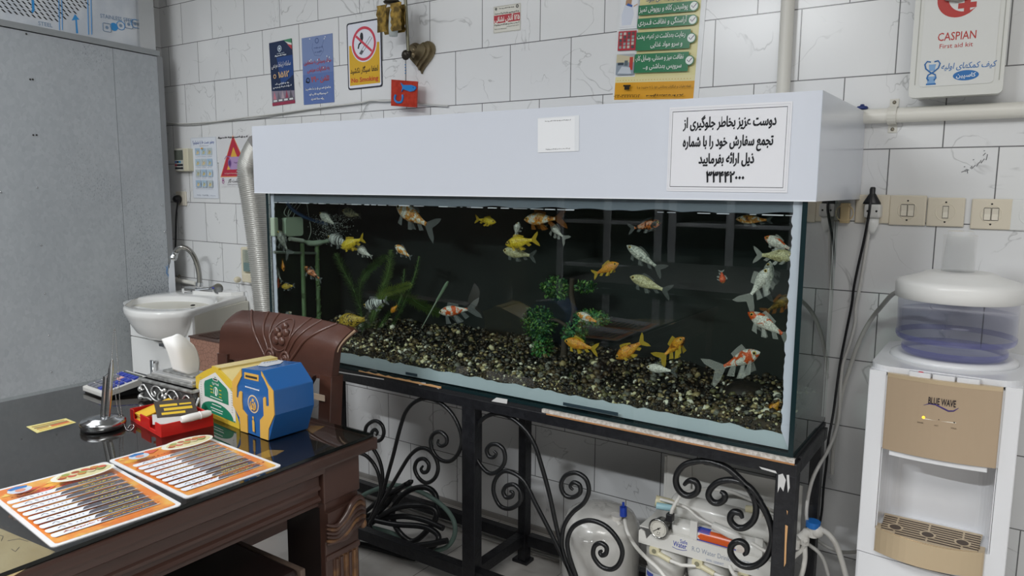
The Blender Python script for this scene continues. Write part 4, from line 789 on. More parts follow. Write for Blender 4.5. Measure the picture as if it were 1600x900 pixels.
q2.prism(Pc, c.x-.011, c.x+.011, mat('clip', 'd3d1c8', .35), Mx(((0, 0, 1, 0), (1, 0, 0, 0), (0, 1, 0, 0), (0, 0, 0, 1)))); q2.build('pipe_clip', t)
for s_ in (1, -1): q = B(); q.lathe([(.005, 0), (.004, .002), (.0001, .0026)], screw, frame((c.x, -.003, z+s_*.036), (1, 0, 0), (0, 0, 1)), 10); q.build('clip_screw', t)
c = aY(1347.5, 164, -.02); q = B(); q.lathe([(.0150, -.001), (.0155, .004), (.0125, .0075), (.006, .009), (.005, .0125), (.0001, .0135)], mat('navy_cap', '22336e', .35), Mx.Translation((c.x, -.0205, p0.z+.0205)), 18)
tag(q.build('bottle_cap'), 'dark blue bottle cap lying on the level conduit beside the hood', 'cap')
# first aid box
D = -.075; bl, br_ = aY(1418, 152, D), aY(1566, 145, D); zb = (bl.z+br_.z)/2; zt = zb+.42; x0, x1 = bl.x+.002, br_.x
kit_m = mat('kit_white', 'd6d7d2', .35); t = thing('first_aid_box', 'white first aid box with a red crescent and cross on the wall', 'first aid box', ((x0+x1)/2, -.03, zb))
B().box((x0+.006, D+.02, zb), (x1-.004, -.0004, zt), kit_m).build('box_body', t, .012, 4)
q = B(); q.prism(rrect(x0, zb-.002, x1, zt, .012), 0, .022, kit_m, frame((0, D+.019, 0), (1, 0, 0), (0, 0, 1))); q.build('lid', t, .008, 4)
q = B(); Fk = frame((0, D-.0034, 0), (1, 0, 0), (0, 0, 1)); q.prism(rrect(x0+.022, zb+.024, x1-.020, zt-.02, .010), 0, .0012, mat('kit_face', 'd9dad7', .3), Fk)
dsh = mat('kit_seam', 'a5a59d', .5)
for xx in (x0+.012, x1-.010): q.box((xx, D-.0036, zb+.03), (xx+.002, D-.0026, zt-.03), dsh)
q.build('face_panel', t)
def kz(px, y=D-.005): r_ = aY(*px, y); return (r_.x, r_.z)
q = B(); red = pr('b5352f', .35); blu = pr('2f6fb0', .35); Fk = frame((0, D-.0048, 0), (1, 0, 0), (0, 0, 1))
cx_, cz_ = kz((1498, -3)); ro, ri = .062, .0545
A = [(cx_+.046*cos(a), cz_+.046*sin(a)) for a in [(.28*pi)+(1.44*pi)*i/28 for i in range(29)]]; Bq = [(cx_+.0155+.0375*cos(a), cz_+.004+.0375*sin(a)) for a in [(.235*pi)+(1.53*pi)*i/28 for i in range(29)]]
q.add([(p[0], p[1], 0) for p in A+Bq], [(i, i+1, 29+i+1, 29+i) for i in range(28)], red, False, Fk)
c2x, c2z = kz((1511.5, 8))
w_, h_ = .0065, .0195; q.flat([(c2x+a, c2z+b_) for a, b_ in ((-w_, -h_), (w_, -h_), (w_, -w_), (h_, -w_), (h_, w_), (w_, w_), (w_, h_), (-w_, h_), (-w_, w_), (-h_, w_), (-h_, -w_), (-w_, -w_))], .0003, red, Fk)
rt = -.012
def kt(px, tx, size, m, width, off=0, shear=0): a = kz(px); q.text(tx, Fk @ Mx.Translation((a[0], a[1], .0002)) @ Mx.Rotation(rt, 4, 'Z'), size, m, 'c', off, 1, shear, width)
kt((1494.5, 62), 'CASPIAN', .028, red, .083, .008); kt((1493.5, 74), 'First aid kit', .0155, red, .072, .004); kt((1513, 106), 'کیف کمکهای اولیه', .020, blu, .118, .012, .15)
ex, ez = kz((1509, 117.5)); q.flat(circ(ex, ez, .028, 28, ry=.0125), .0001, blu, Fk); kt((1509, 120), 'کاسپین', .014, pr('e4e8ea', .35), .042, .02)
lx, lz = kz((1456, 112)); 
for s_ in (1, -1): q.tube([V((lx+s_*x, D-.0052, lz+z)) for x, z in ((.004, .024), (.012, .026), (.017, .019), (.014, .008), (.004, -.001), (-.008, -.008), (-.010, -.016), (-.006, -.022))], .0018, blu, 6)
q.flat([(lx-.008, lz+.018), (lx+.008, lz+.018), (lx+.006, lz+.002), (lx-.006, lz+.002)], .0003, pr('7fa6cf'), Fk); q.flat([(lx-.008, lz-.012), (lx+.008, lz-.012), (lx+.009, lz-.030), (lx-.009, lz-.030)], .0003, pr('7fa6cf'), Fk); q.flat([(lx-.011, lz-.029), (lx+.011, lz-.029), (lx+.011, lz-.033), (lx-.011, lz-.033)], .0004, blu, Fk)
plabel(q.build('printed_lettering', t), 'red crescent and lettering print')
hx, hz = kz((1496, 0)); q = B(); q.tube([(hx-.028, D-.002, hz+.014), (hx-.022, D-.012, hz+.006), (hx, D-.014, hz+.001), (hx+.022, D-.012, hz+.006), (hx+.028, D-.002, hz+.014)], .007, mat('kit_handle', '9c9e98', .4), 8); q.build('handle', t)
# pencil note on a tile
q = B(); pen = pr('6d6f72', .6)
def wl(P, r=.0009): q.tube([aY(*p, -.0006) for p in P], r, pen, 5)
wl([(1502, 269), (1507, 267), (1510, 264), (1508, 268), (1514, 265)]); wl([(1516, 263), (1519, 259), (1518, 264), (1524, 258), (1526, 260), (1529, 254)]); wl([(1530, 255), (1533, 250), (1533, 255), (1538, 248), (1541, 250), (1543, 241)]); wl([(1512, 271), (1511, 264)]); wl([(1536, 243), (1540, 239)]); wl([(1520, 250), (1522, 249)]); wl([(1506, 261), (1508, 260)]); wl([(1537, 236), (1539, 235)])
tag(q.build('pencil_note'), 'faint slanting pencil scribble on the tile above the switches', 'writing')
# heart sconce
brz = mat('bronze', '93866a', .3, .55, noise=(14, '6b5f48', .35, .65, 3)); gilt = mat('gilt', 'a8893f', .35, .6, noise=(40, '5b4a22', .35, .6, 4)); dkb = mat('dark_bronze', '2f2a22', .4, .5)
hp = aY(652, 88, -.03); t = thing('heart_sconce', 'bronze wall sconce with a heart shaped back plate and rod', 'wall lamp', (hp.x, -.02, hp.z))
def heart(k, cx, cz, n=48): return [(cx+k*.0625*sin(a)**3*16/16, cz+k*.0625*(13*cos(a)-5*cos(2*a)-2*cos(3*a)-cos(4*a))/16) for a in [2*pi*i/n for i in range(n)]]
FH = frame((0, 0, 0), (1, 0, 0), (0, 0, 1))
h1 = aY(654, 84, -.02); q = B(); q.prism(heart(1.08, h1.x+.004, h1.z-.004), .0005, .010, brz, FH); q.prism(heart(.92, h1.x, h1.z-.002), .010, .022, brz, FH); q.prism(heart(.74, h1.x-.004, h1.z), .022, .030, brz, FH); q.build('heart_plate', t, .0035)
bx_ = aY(639, 84, -.055); q = B(); q.ball((bx_.x, -.055, bx_.z), .014, dkb, 12); q.ball((bx_.x-.014, -.058, bx_.z-.004), (.02, .012, .02), dkb, 12); q.ball((bx_.x+.022, -.055, bx_.z-.006), (.010, .006, .012), brz, 10); q.ball((bx_.x+.024, -.054, bx_.z+.012), (.009, .006, .010), brz, 10); q.build('scroll_boss', t)
q = B(); q.tube([aY(632, -30, -.075), aY(638, 80, -.060)], .0065, mat('sconce_rod', '7a7866', .3, .6), 10); q.build('rod', t)
sp_ = aY(612, 30, -.10); q = B(); Rn = random.Random(5)
def shadepanel(x0, x1, z0, z1, y, m):
    n = 9; L_ = [(x0+Rn.uniform(-.004, .004), z0+(z1-z0)*i/n) for i in range(n+1)]; R_ = [(x1+Rn.uniform(-.004, .004), z1-(z1-z0)*i/n) for i in range(n+1)]; q.prism(L_+R_, -y, -y+.004, m, FH)
a1, a2, a3, a4 = aY(593, 52, -.11), aY(607, 8, -.11), aY(615, 50, -.11), aY(629, 4, -.11)
shadepanel(a1.x, a2.x, a1.z, a2.z, -.12, gilt); shadepanel(a3.x, a4.x, a3.z, a4.z, -.12, gilt); shadepanel(a1.x+.004, a4.x-.01, a3.z, a2.z, -.085, gilt)
q.build('gilt_shade', t)
q = B(); m_ = aY(611, 30, -.11); q.lathe([(.0165, -.062), (.018, -.03), (.0155, .01), (.010, .04), (.004, .055)], clearmat('frosted_glass', 'e8ece8', 1.3, .25, 'cfd6d4', .75), Mx.Translation((m_.x+.006, -.105, m_.z)), 18); q.build('glass_shade', t)
q = B(); m2_ = aY(611, 3, -.11); q.lathe([(.03, -.004), (.034, 0), (.02, .012), (.012, .03)], dkb, Mx.Translation((m2_.x, -.105, m2_.z)), 16); q.tube([(m2_.x, -.105, m2_.z+.02), (m2_.x+.01, -.10, m2_.z+.09), aY(632, -30, -.075)], .006, dkb, 8); q.build('shade_cap', t)
# red plaque
t = thing('red_plaque', 'square red plaque with a blue fish hanging by a beaded ribbon', 'ornament', tuple(aY(633, 166, -.05)))
yq = -.052; A_ = [aY(613, 124.5, yq), aY(653.5, 127.5, yq), aY(652, 168, yq), aY(612.5, 165.5, yq)]
q = B(); q.prism([(p.x, p.z) for p in A_], -yq, -yq+.006, mat('red_tile', 'b43a28', .25, noise=(60, 'a53020', .4, .6, 2)), FH); q.build('plaque', t, .001)
def pz(px): r_ = aY(*px, yq-.006); return (r_.x, r_.z)
bluec = mat('blue_clay', '2f7fc4', .25)
q = B(); q.prism([pz(p) for p in ((627, 129), (631, 133), (637, 133), (644, 133), (650, 135), (651, 138), (648, 142), (642, 143.5), (635, 141), (631, 139.5), (628, 144), (630, 137))], -yq+.006, -yq+.011, bluec, FH); q.ball((pz((647, 137))[0], yq-.0115, pz((647, 137))[1]), .002, mat('navy_dot', '14254f', .3), 8); q.build('blue_fish', t, .0015)
q = B(); q.tube(smooth_path([V((pz(p)[0], yq-.0075, pz(p)[1])) for p in ((619, 148), (617.5, 152), (618, 157), (622, 160), (627, 159.5), (629.5, 155), (629.5, 148))], 5), .0046, bluec, 8); q.build('blue_crescent', t)
q = B(); q.tube([aY(633.5, 86, -.06), aY(633.5, 126, yq-.004)], .0012, mat('ribbon', '8d8f90', .5), 6)
for y in (101, 105.5, 110, 114.5): q.ball(aY(633.4, y, -.058), .0028, mat('bead', '3f7fb8', .2), 8)
q.build('beaded_ribbon', t)
# corrugated duct
alu = mat('duct_foil', 'c9c8c3', .35, .6); P = smooth_path([aY(*v) for v in ((408, 226, -.14), (397, 246, -.14), (391, 270, -.14), (397, 310, -.14), (404, 360, -.14), (411, 420, -.14), (417, 480, -.14), (424, 540, -.14), (430, 600, -.14), (436, 660, -.14))]+[V((aY(438, 700, -.14).x, -.14, .012))], 40)
acc = [P[0]]; step = .0022
for p in P[1:]:
    while (p-acc[-1]).length > step: acc.append(acc[-1]+(p-acc[-1]).normalized()*step)
q = B(); q.tube(acc, [.060*(.945+.055*cos(i*pi/2)) for i in range(len(acc))], alu, 22, up=(0, 1, 0)); tag(q.build('flexible_duct'), 'silver corrugated flexible duct running down between wall and tank end', 'duct')
# soap dispenser
t = thing('soap_dispenser', 'beige wall soap dispenser with teal liquid in its window', 'soap dispenser', tuple(aY(382, 445, -.04)))
a, c = aY(370, 386, -.07), aY(397, 444, -.07); cr = mat('soap_beige', 'd8d0b8', .35)
B().box((a.x+.004, -.055, c.z), (c.x, -.0004, a.z), cr).build('housing', t, .008, 3)
q = B(); w0, w1 = aY(378, 390, -.07), aY(394, 426, -.07); q.box((w0.x, -.070, w1.z), (w1.x, -.0552, w0.z), clearmat('soap_window', 'dfe6e2', 1.4, .05, 'c9cdc8', .25)); q.build('window', t, .004)
wm = aY(386, 411, -.07); q = B(); q.box((w0.x+.003, -.066, w1.z+.003), (w1.x-.003, -.0556, wm.z), mat('teal_soap', '1f7f86', .15)); q.build('liquid', t)
q = B(); q.box((w0.x-.004, -.075, c.z+.004), (w1.x+.006, -.0552, w1.z-.006), cr); q.build('push_lever', t, .006, 3)
q = B(); n_ = aY(371, 437, -.04); q.ball((n_.x, -.04, n_.z), (.014, .02, .016), cr, 12); q.build('knob', t)
pl_ = aY(285, 441, -.03); q = B(); q.tube([aY(258, 434.5, -.03), aY(306, 443, -.03)], .011, pvc, 14); cc = aY(274, 437, -.03); q.tube([cc+V((-.012, 0, 0)), cc+V((.012, 0, 0))], .0135, pvc, 14); q.tube([cc, cc+V((0, .028, .022))], .005, screw, 8); tag(q.build('water_pipe'), 'short white water pipe clipped to the wall behind the tap', 'pipe')
# ------------------------------------------------------------------ steel partition and perforated sheet at the left
XP = -2.15
def galv():
    m = bpy.data.materials.new('galvanised'); m.use_nodes = True; t = m.node_tree; N, L = t.nodes, t.links; b = N['Principled BSDF']
    tc = N.new('ShaderNodeTexCoord'); v = N.new('ShaderNodeTexVoronoi'); v.inputs['Scale'].default_value = 75; n = N.new('ShaderNodeTexNoise'); n.inputs['Scale'].default_value = 4; n.inputs['Detail'].default_value = 5
    mp = N.new('ShaderNodeMapping'); mp.inputs['Scale'].default_value = (1, 1, .7); L.new(tc.outputs['Object'], mp.inputs[0]); L.new(mp.outputs[0], v.inputs['Vector']); L.new(tc.outputs['Object'], n.inputs['Vector'])
    ad = N.new('ShaderNodeMixRGB'); ad.inputs[0].default_value = .62; L.new(v.outputs['Color'], ad.inputs[1]); L.new(n.outputs['Fac'], ad.inputs[2])
    r = N.new('ShaderNodeValToRGB'); e = r.color_ramp.elements; e[0].position = .25; e[1].position = .75; e[0].color = lin('a3a8ad'); e[1].color = lin('b2b7bb'); L.new(ad.outputs[0], r.inputs[0])
    n3 = N.new('ShaderNodeTexNoise'); n3.inputs['Scale'].default_value = 190; n3.inputs['Detail'].default_value = 3; mp3 = N.new('ShaderNodeMapping'); mp3.inputs['Scale'].default_value = (1, 1, .5); mp3.inputs['Rotation'].default_value = (.6, 0, 0); L.new(tc.outputs['Object'], mp3.inputs[0]); L.new(mp3.outputs[0], n3.inputs['Vector'])
    n4 = N.new('ShaderNodeTexNoise'); n4.inputs['Scale'].default_value = 2.2; L.new(tc.outputs['Object'], n4.inputs['Vector'])
    a4 = N.new('ShaderNodeMath'); a4.operation = 'ADD'; sy = N.new('ShaderNodeSeparateXYZ'); L.new(tc.outputs['Object'], sy.inputs[0]); my = N.new('ShaderNodeMath'); my.operation = 'MULTIPLY_ADD'; my.inputs[1].default_value = .30; my.inputs[2].default_value = -.11; L.new(sy.outputs[1], my.inputs[0])
    hn = N.new('ShaderNodeMath'); hn.operation = 'MULTIPLY_ADD'; hn.inputs[1].default_value = .55; L.new(n4.outputs['Fac'], hn.inputs[0]); L.new(my.outputs[0], hn.inputs[2])
    L.new(n3.outputs['Fac'], a4.inputs[0]); L.new(hn.outputs[0], a4.inputs[1])
    r3 = N.new('ShaderNodeValToRGB'); r3.color_ramp.elements[0].position = 1.14; r3.color_ramp.elements[0].position = .62; r3.color_ramp.elements[1].position = .72; 
    h4 = N.new('ShaderNodeMath'); h4.operation = 'MULTIPLY'; h4.inputs[1].default_value = .5; L.new(a4.outputs[0], h4.inputs[0]); L.new(h4.outputs[0], r3.inputs[0])
    r3.color_ramp.elements[0].position = .525; r3.color_ramp.elements[1].position = .61
    mx = N.new('ShaderNodeMixRGB'); mx.inputs[2].default_value = lin('7a8085'); L.new(r3.outputs[0], mx.inputs[0]); L.new(r.outputs[0], mx.inputs[1]); L.new(mx.outputs[0], b.inputs['Base Color'])
    b.inputs['Metallic'].default_value = .12; b.inputs['Roughness'].default_value = .42; return m
gal = galv(); galr = mat('galv_plain', '9a9ea0', .45, .4)
t = thing('steel_partition', 'tall galvanised steel partition panel behind the desk', 'partition', (XP, -1.3, 0))
FX = frame((0, 0, 0), (0, 1, 0), (0, 0, 1))                          # u = Y, v = Z, n = X
def xp(px, X=XP): r_ = aX(*px, X); return (r_.y, r_.z)
ytop = lambda y: 1.966+(y+.12)*(-.035)
Y_s = -.348
q = B(); q.prism([(Y_s-.001, 0), (Y_s-.001, ytop(Y_s)-.03), (-1.5, ytop(-1.5)-.03), (-1.5, 0)], XP-.03, XP, gal, FX); q.build('sheet', t)
q = B(); q.prism([(-.128, .70), (-.128, ytop(-.128)-.03), (Y_s+.001, ytop(Y_s)-.03), (Y_s+.001, .40), (-.34, .40), (-.33, .70)], XP-.03, XP, gal, FX); q.build('sheet', t)
q = B(); q.prism([(-.115, ytop(-.115)-.026), (-.115, ytop(-.115)), (-1.5, ytop(-1.5)), (-1.5, ytop(-1.5)-.026)], XP-.04, XP+.006, galr, FX); q.build('top_rail', t, .002)
q = B(); q.prism([(-.128, .905), (-.128, ytop(-.128)-.026), (-.100, ytop(-.1)-.026), (-.100, .905)], XP-.034, XP+.003, mat('galv_edge', '8b8d8f', .4, .4), FX)
for px in ((251, 320), (255, 362)): r_ = xp(px); q.ball((XP+.004, r_[0]+.004, r_[1]), .005, steel, 8)
q.build('edge_flange', t)
q = B(); q.prism([(-.132, .74), (-.130, .875), (-.122, .88), (-.118, .905), (-.112, .93), (-.098, .945), (-.098, .74)], XP-.030, XP+.0035, mat('white_film', 'dfe3e8', .3), FX)
q.tube([aX(*p, XP+.0042) for p in ((259, 416), (262, 421), (260, 427), (264, 430))], .0012, pr('3f86c8'), 5); q.tube([aX(*p, XP+.0042) for p in ((263, 414), (260, 423), (263, 433))], .0010, pr('3f86c8'), 5)
plabel(q.build('protective_film', t), 'white protective film with a blue scribble')
q = B(); q.prism([(Y_s+.001, .02), (Y_s+.001, .70), (Y_s+.028, .70), (Y_s+.035, .02)], XP-.03, XP+.002, mat('galv_dark', '5e6468', .4, .4), FX); q.build('corner_post', t)
q = B()
for px in ((58, 293), (64, 383), (80, 581), (70, 459), (76, 524), (1, 300), (47, 124), (51, 124), (52, 211), (57, 211), (41, 53)): r_ = xp(px); q.ball((XP+.0005, r_[0], r_[1]), .0042, steel if px[1] > 250 else slot, 8)
q.build('rivet', t)
# perforated sheet
XS = XP-.035
t = thing('perforated_sheet', 'perforated stainless sheet in printed protective film standing above the partition', 'metal sheet', (XS, -.6, 1.95))
film = mat('film_sheet', 'd4d8dd', .3, .15, noise=(7, 'c4cad2', .4, .6, 4), bump=(16, .25)); holes = mat('dark_holes', '1b1b1c', .6); bl_ = pr('3b8fce', .35)
def xs(px): r_ = aX(*px, XS); return (r_.y, r_.z)
yr = xs((215, 40))[0]
q = B(); q.prism([(-1.5, 1.93), (yr, 1.93), (yr, 2.6), (-1.5, 2.6)], XS-.004, XS, film, FX); q.build('film', t)
q = B(); q.prism([(yr-.004, 1.93), (yr+.075, 1.93), (yr+.075, 2.6), (yr-.004, 2.6)], XS-.002, XS+.022, mat('bright_steel', 'bdbfc0', .22, .85), FX); q.build('corner_flange', t, .003)
q = B(); j = 0
dy, dz = .0235, .0165
ys = [xs((x, 10))[0] for x in (-60, 138)]
z = 1.985
import itertools
def pxin(y, z):
    d = V((XS, y, z))-CAM; k = d.dot(_fw); return 800+F*d.dot(_r)/k, 450-F*d.dot(_u)/k
row = 0
while z < 2.35:
    y = -1.48+(row % 2)*dy/2
    while y < ys[1]:
        x_, y_ = pxin(y, z)
        lim = 18+(x_)*.19 if x_ < 88 else 34-(x_-88)*.46
        if x_ < 139 and y_ < lim: q.add([(XS+.0006, y-.0105, z+.0058), (XS+.0006, y-.0020, z+.0058), (XS+.0006, y+.0105, z-.0058), (XS+.0006, y+.0020, z-.0058)], [(0, 1, 2, 3)], holes)
        y += dy
    z += dz; row += 1
q.build('perforation', t, kind='stuff')
q = B()
def bline(P, w=.004):
    for a_, b_ in zip(P, P[1:]): q.tube([aX(*a_, XS+.0007), aX(*b_, XS+.0007)], w/2, bl_, 4)
for x in (92, 96.5): bline([(x-.5, -20), (x+1, 47)], .0035)
for x in (137, 142): bline([(x-.5, -20), (x+1.5, 54)], .004)
q.flat([xs(p) for p in ((112, 32), (117, 22), (124, 31), (120, 30.5), (122, 52), (119, 52), (117.5, 31))], XS+.0008, bl_, FX); q.flat([xs(p) for p in ((49, 0), (53, 0), (54, 16), (51, 21), (48, 16), (50, 16))], XS+.0008, bl_, FX)
fade = pr('7c93ad', .4)
a_ = xs((184, 32)); q.text('STAINLESS STEEL', FX @ Mx.Translation((a_[0], a_[1], XS+.001)) @ Mx.Rotation(.02, 4, 'Z'), .026, fade, 'c', .01, 1, 0, (xs((211, 30))[0]-xs((158, 30))[0]))
a_ = xs((71, 41)); q.text('STEEL', FX @ Mx.Translation((a_[0], a_[1], XS+.001)), .024, fade, 'c', .008, 1, 0, (xs((82, 40))[0]-xs((60, 40))[0]))
for px, k in (((167, 43), 0), ((178, 42), 1), ((188.5, 40), 2), ((201, 38), 0), ((211, 37), 2)):
    c_ = xs(px); 
    if k == 1: q.flat(circ(c_[0], c_[1], .019, 16), XS+.0008, bl_, FX)
    else:
        Pc = circ(c_[0], c_[1], .020, 18) if k == 2 else rrect(c_[0]-.019, c_[1]-.019, c_[0]+.019, c_[1]+.019, .006); Pc.append(Pc[0]); q.tube([V((XS+.0008, p[0], p[1])) for p in Pc], .0018, fade if k != 2 else bl_, 4); q.flat(circ(c_[0], c_[1], .008, 8), XS+.0009, fade, FX)
plabel(q.build('printed_lettering', t), 'blue arrows and print on the film')
# ------------------------------------------------------------------ wash basin on its cabinet
cer = mat('ceramic', 'e6e6e4', .10, coat=.4); t = thing('wash_basin', 'white ceramic wash basin with a bulging bowl on the white cabinet', 'sink', (-1.8, -.28, .70))
OUT = [(-1.692, -.004), (-1.600, -.20), (-1.492, -.430), (-1.500, -.490), (-1.560, -.560), (-1.665, -.592), (-1.780, -.570), (-1.858, -.530), (-1.95, -.455), (-2.04, -.36), (-2.10, -.25), (-2.112, -.12), (-2.112, -.004)]
import bisect
def resample(P, n):
    Q = P+[P[0]]; d = [0]
    for a_, b_ in zip(Q, Q[1:]): d.append(d[-1]+hypot(b_[0]-a_[0], b_[1]-a_[1]))
    o = []
    for i in range(n):
        s_ = d[-1]*i/n; j = max(0, min(len(P)-1, bisect.bisect_right(d, s_)-1)); k = (s_-d[j])/(d[j+1]-d[j]); o.append((Q[j][0]+(Q[j+1][0]-Q[j][0])*k, Q[j][1]+(Q[j+1][1]-Q[j][1])*k))
    return o
NO = 72; sm_ = [(p.x, p.y) for p in smooth_path([(x, y, 0) for x, y in OUT[1:-1]], 6)]; O_ = resample([OUT[0]]+sm_+[OUT[-1]], NO); bc = (-1.79, -.345)
def ring(k, z, c=bc, el=None):
    r_ = []
    for x, y in O_:
        if el:
            a_ = atan2((y-bc[1])/el[1], (x-bc[0])/el[0]); r_.append((bc[0]+el[0]*cos(a_), bc[1]+el[1]*sin(a_), z))
        else: r_.append((c[0]+(x-c[0])*k, c[1]+(y-c[1])*k, z))
    return r_
ringsB = [ring(.30, .612, (-1.72, -.40)), ring(.55, .620, (-1.72, -.40)), ring(.76, .645, (-1.74, -.38)), ring(.90, .69, (-1.77, -.34)), ring(.965, .722), ring(.995, .735), ring(1, .742), ring(1, .754), ring(.992, .760), ring(.97, .763), ring(1, .761, el=(.235, .185)), ring(1, .755, el=(.225, .175)), ring(1, .70, el=(.20, .15)), ring(1, .64, el=(.13, .09)), ring(1, .625, el=(.03, .03))]
q = B(); vs = [v for r_ in ringsB for v in r_]
q.add(vs, [(j*NO+i, j*NO+(i+1) % NO, (j+1)*NO+(i+1) % NO, (j+1)*NO+i) for j in range(len(ringsB)-1) for i in range(NO)]+[tuple(range(NO))[::-1], tuple(range((len(ringsB)-1)*NO, len(ringsB)*NO))], cer, True); q.build('bowl', t, auto=50)
q = B(); q.prism([(-1.70, -.004), (-1.73, -.06), (-1.80, -.10), (-1.93, -.135), (-2.06, -.12), (-2.10, -.004)], .755, .778, cer); q.build('tap_ledge', t, .008, 3)
ov = aZ(299, 478, .763); q = B(); q.ball((ov.x-.02, ov.y+.02, .7615), (.008, .012, .004), slot, 10); q.build('overflow_hole', t)
q = B(); q.lathe([(.025, .0), (.022, .004), (.001, .005)], steel, Mx.Translation((bc[0], bc[1], .626)), 16); q.build('drain', t)
t = thing('basin_cabinet', 'white vanity cabinet under the wash basin with bar handles', 'cabinet', (-1.8, -.22, 0)); cw = mat('cabinet_white', 'e2e3e2', .25)
q = B(); q.prism([(-1.995, -.418), (-1.505, -.405), (-1.672, -.006), (-2.08, -.006), (-2.08, -.30)], .02, .735, mat('cabinet_side', 'd9d6c9', .35)); q.build('body', t)
Fc = frame((-1.995, -.4195, 0), (.49, .013, 0), (0, 0, 1))
q = B(); q.box((.002, .592, 0), (.49, .735, .014), cw, Fc); q.build('drawer_front', t, .002); d1 = q
q = B(); q.box((.002, .03, 0), (.40, .588, .014), cw, Fc); dr = q.build('door', t, .002)
q = B(); q.box((.404, .03, 0), (.49, .588, .014), cw, Fc); q.build('side_panel', t, .002)
hb = aY(239, 556, -.45); q = B(); q.tube([(hb.x, -.436, hb.z-.03), (hb.x, -.455, hb.z-.03), (hb.x, -.458, hb.z-.02), (hb.x, -.458, hb.z-.16), (hb.x, -.436, hb.z-.17)], .011, steel, 12, flatk=.6); q.build('bar_handle', dr)
q = B(); h2 = aY(256, 539, -.44); q.box((h2.x-.02, -.452, h2.z-.006), (h2.x+.012, -.434, h2.z+.006), mat('dark_chrome', '6f7276', .25, .8)); q.build('drawer_pull', t)
# tap
t = thing('basin_tap', 'chrome mixer tap with a tall gooseneck spout on the wash basin', 'tap', (aY(312, 455, -.085).x, -.085, .778))
c = aY(311, 449, -.085); q = B(); q.tube(smooth_path([aY(x, y, -.085-.10*k) for x, y, k in ((311.5, 447, 0), (311.5, 432, .05), (308, 413, .2), (301, 397, .4), (292, 388.5, .6), (283, 386.5, .8), (276, 391, .9), (272, 399, 1))], 6), .0125, mat('tap_spout', '9b9a96', .2, 1), 14); q.build('spout', t)
e0, e1 = aY(275, 393, -.18), aY(270, 404, -.185); q = B(); q.tube([e0, e0.lerp(e1, .6), e0.lerp(e1, .62), e1], [.014, .016, .019, .019], steel, 14); q.build('aerator', t)
q = B(); q.tube([aY(311.5, 447, -.085), aY(311.5, 441, -.085)], .018, steel, 14); q.tube([(c.x, -.085, .765), (c.x, -.085, c.z)], .02, steel, 14); q.tube([aY(300, 455, -.12), aY(340, 451.5, -.06)], .014, steel, 12); q.build('tap_body', t)
k0, k1 = aY(306, 454.5, -.11), aY(289, 456, -.15); q = B(); q.tube([k0, k0.lerp(k1, .4), k1], [.016, .022, .027], steel, 18); q.tube([k1, k1.lerp(k0, -.02)], .022, mat('tap_dark', '2d2e30', .3), 18); q.build('hot_handle', t)
k0 = aY(331, 452, -.08); k1 = aY(341, 451, -.09); q = B(); q.tube([k0, k1], [.017, .026], steel, 18); q.ball(aY(333, 450, -.115), (.012, .004, .006), mat('tap_blue', '3a3f8e', .3), 8); q.build('cold_handle', t)
# gas heater with a slatted top
ht = mat('crackle_brown', '8a6152', .5, noise=(11, '7d5546', .45, .5, 2)); hm = bpy.data.materials.new('crackle'); hm.use_nodes = True; T_ = hm.node_tree; vN = T_.nodes.new('ShaderNodeTexVoronoi'); vN.feature = 'DISTANCE_TO_EDGE'; vN.inputs['Scale'].default_value = 48; tcN = T_.nodes.new('ShaderNodeTexCoord'); T_.links.new(tcN.outputs['Object'], vN.inputs['Vector'])
rN = T_.nodes.new('ShaderNodeValToRGB'); rN.color_ramp.elements[0].position = .01; rN.color_ramp.elements[1].position = .045; rN.color_ramp.elements[0].color = lin('5f4036'); rN.color_ramp.elements[1].color = lin('96705f'); T_.links.new(vN.outputs['Distance'], rN.inputs[0]); T_.links.new(rN.outputs[0], T_.nodes['Principled BSDF'].inputs['Base Color'])
t = thing('gas_heater', 'brown crackle patterned room heater with a black slatted top', 'heater', (-1.2, -.38, 0)); hz = .66; hx0_, hx1_, hy0_, hy1_ = -1.452, -.92, -.47, -.315
q = B(); q.box((hx0_, hy0_, .06), (hx1_, hy1_, hz-.004), hm); q.build('casing', t, .004)
rim = mat('heater_rim', '4d3831', .4); q = B(); q.box((hx0_-.004, hy0_-.004, hz-.006), (hx1_+.004, hy1_+.004, hz+.001), rim); q.build('top_rim', t, .002)
for x0_ in (hx0_+.03, hx0_+.19, hx0_+.35):
    q = B(); q.box((x0_, hy0_+.02, hz), (x0_+.14, hy1_-.02, hz+.0015), slot)
    q.build('vent', t)
    for i in range(9): B().box((x0_+.006+.0146*i, hy0_+.02, hz+.0012), (x0_+.0125+.0146*i, hy1_-.02, hz+.005), rim).build('slat', t)
for i in range(4): xx = hx0_+.03 if i % 2 else hx1_-.06; yy = hy0_+.02 if i < 2 else hy1_-.05; B().box((xx, yy, 0), (xx+.03, yy+.03, .062), rim).build('leg', t)
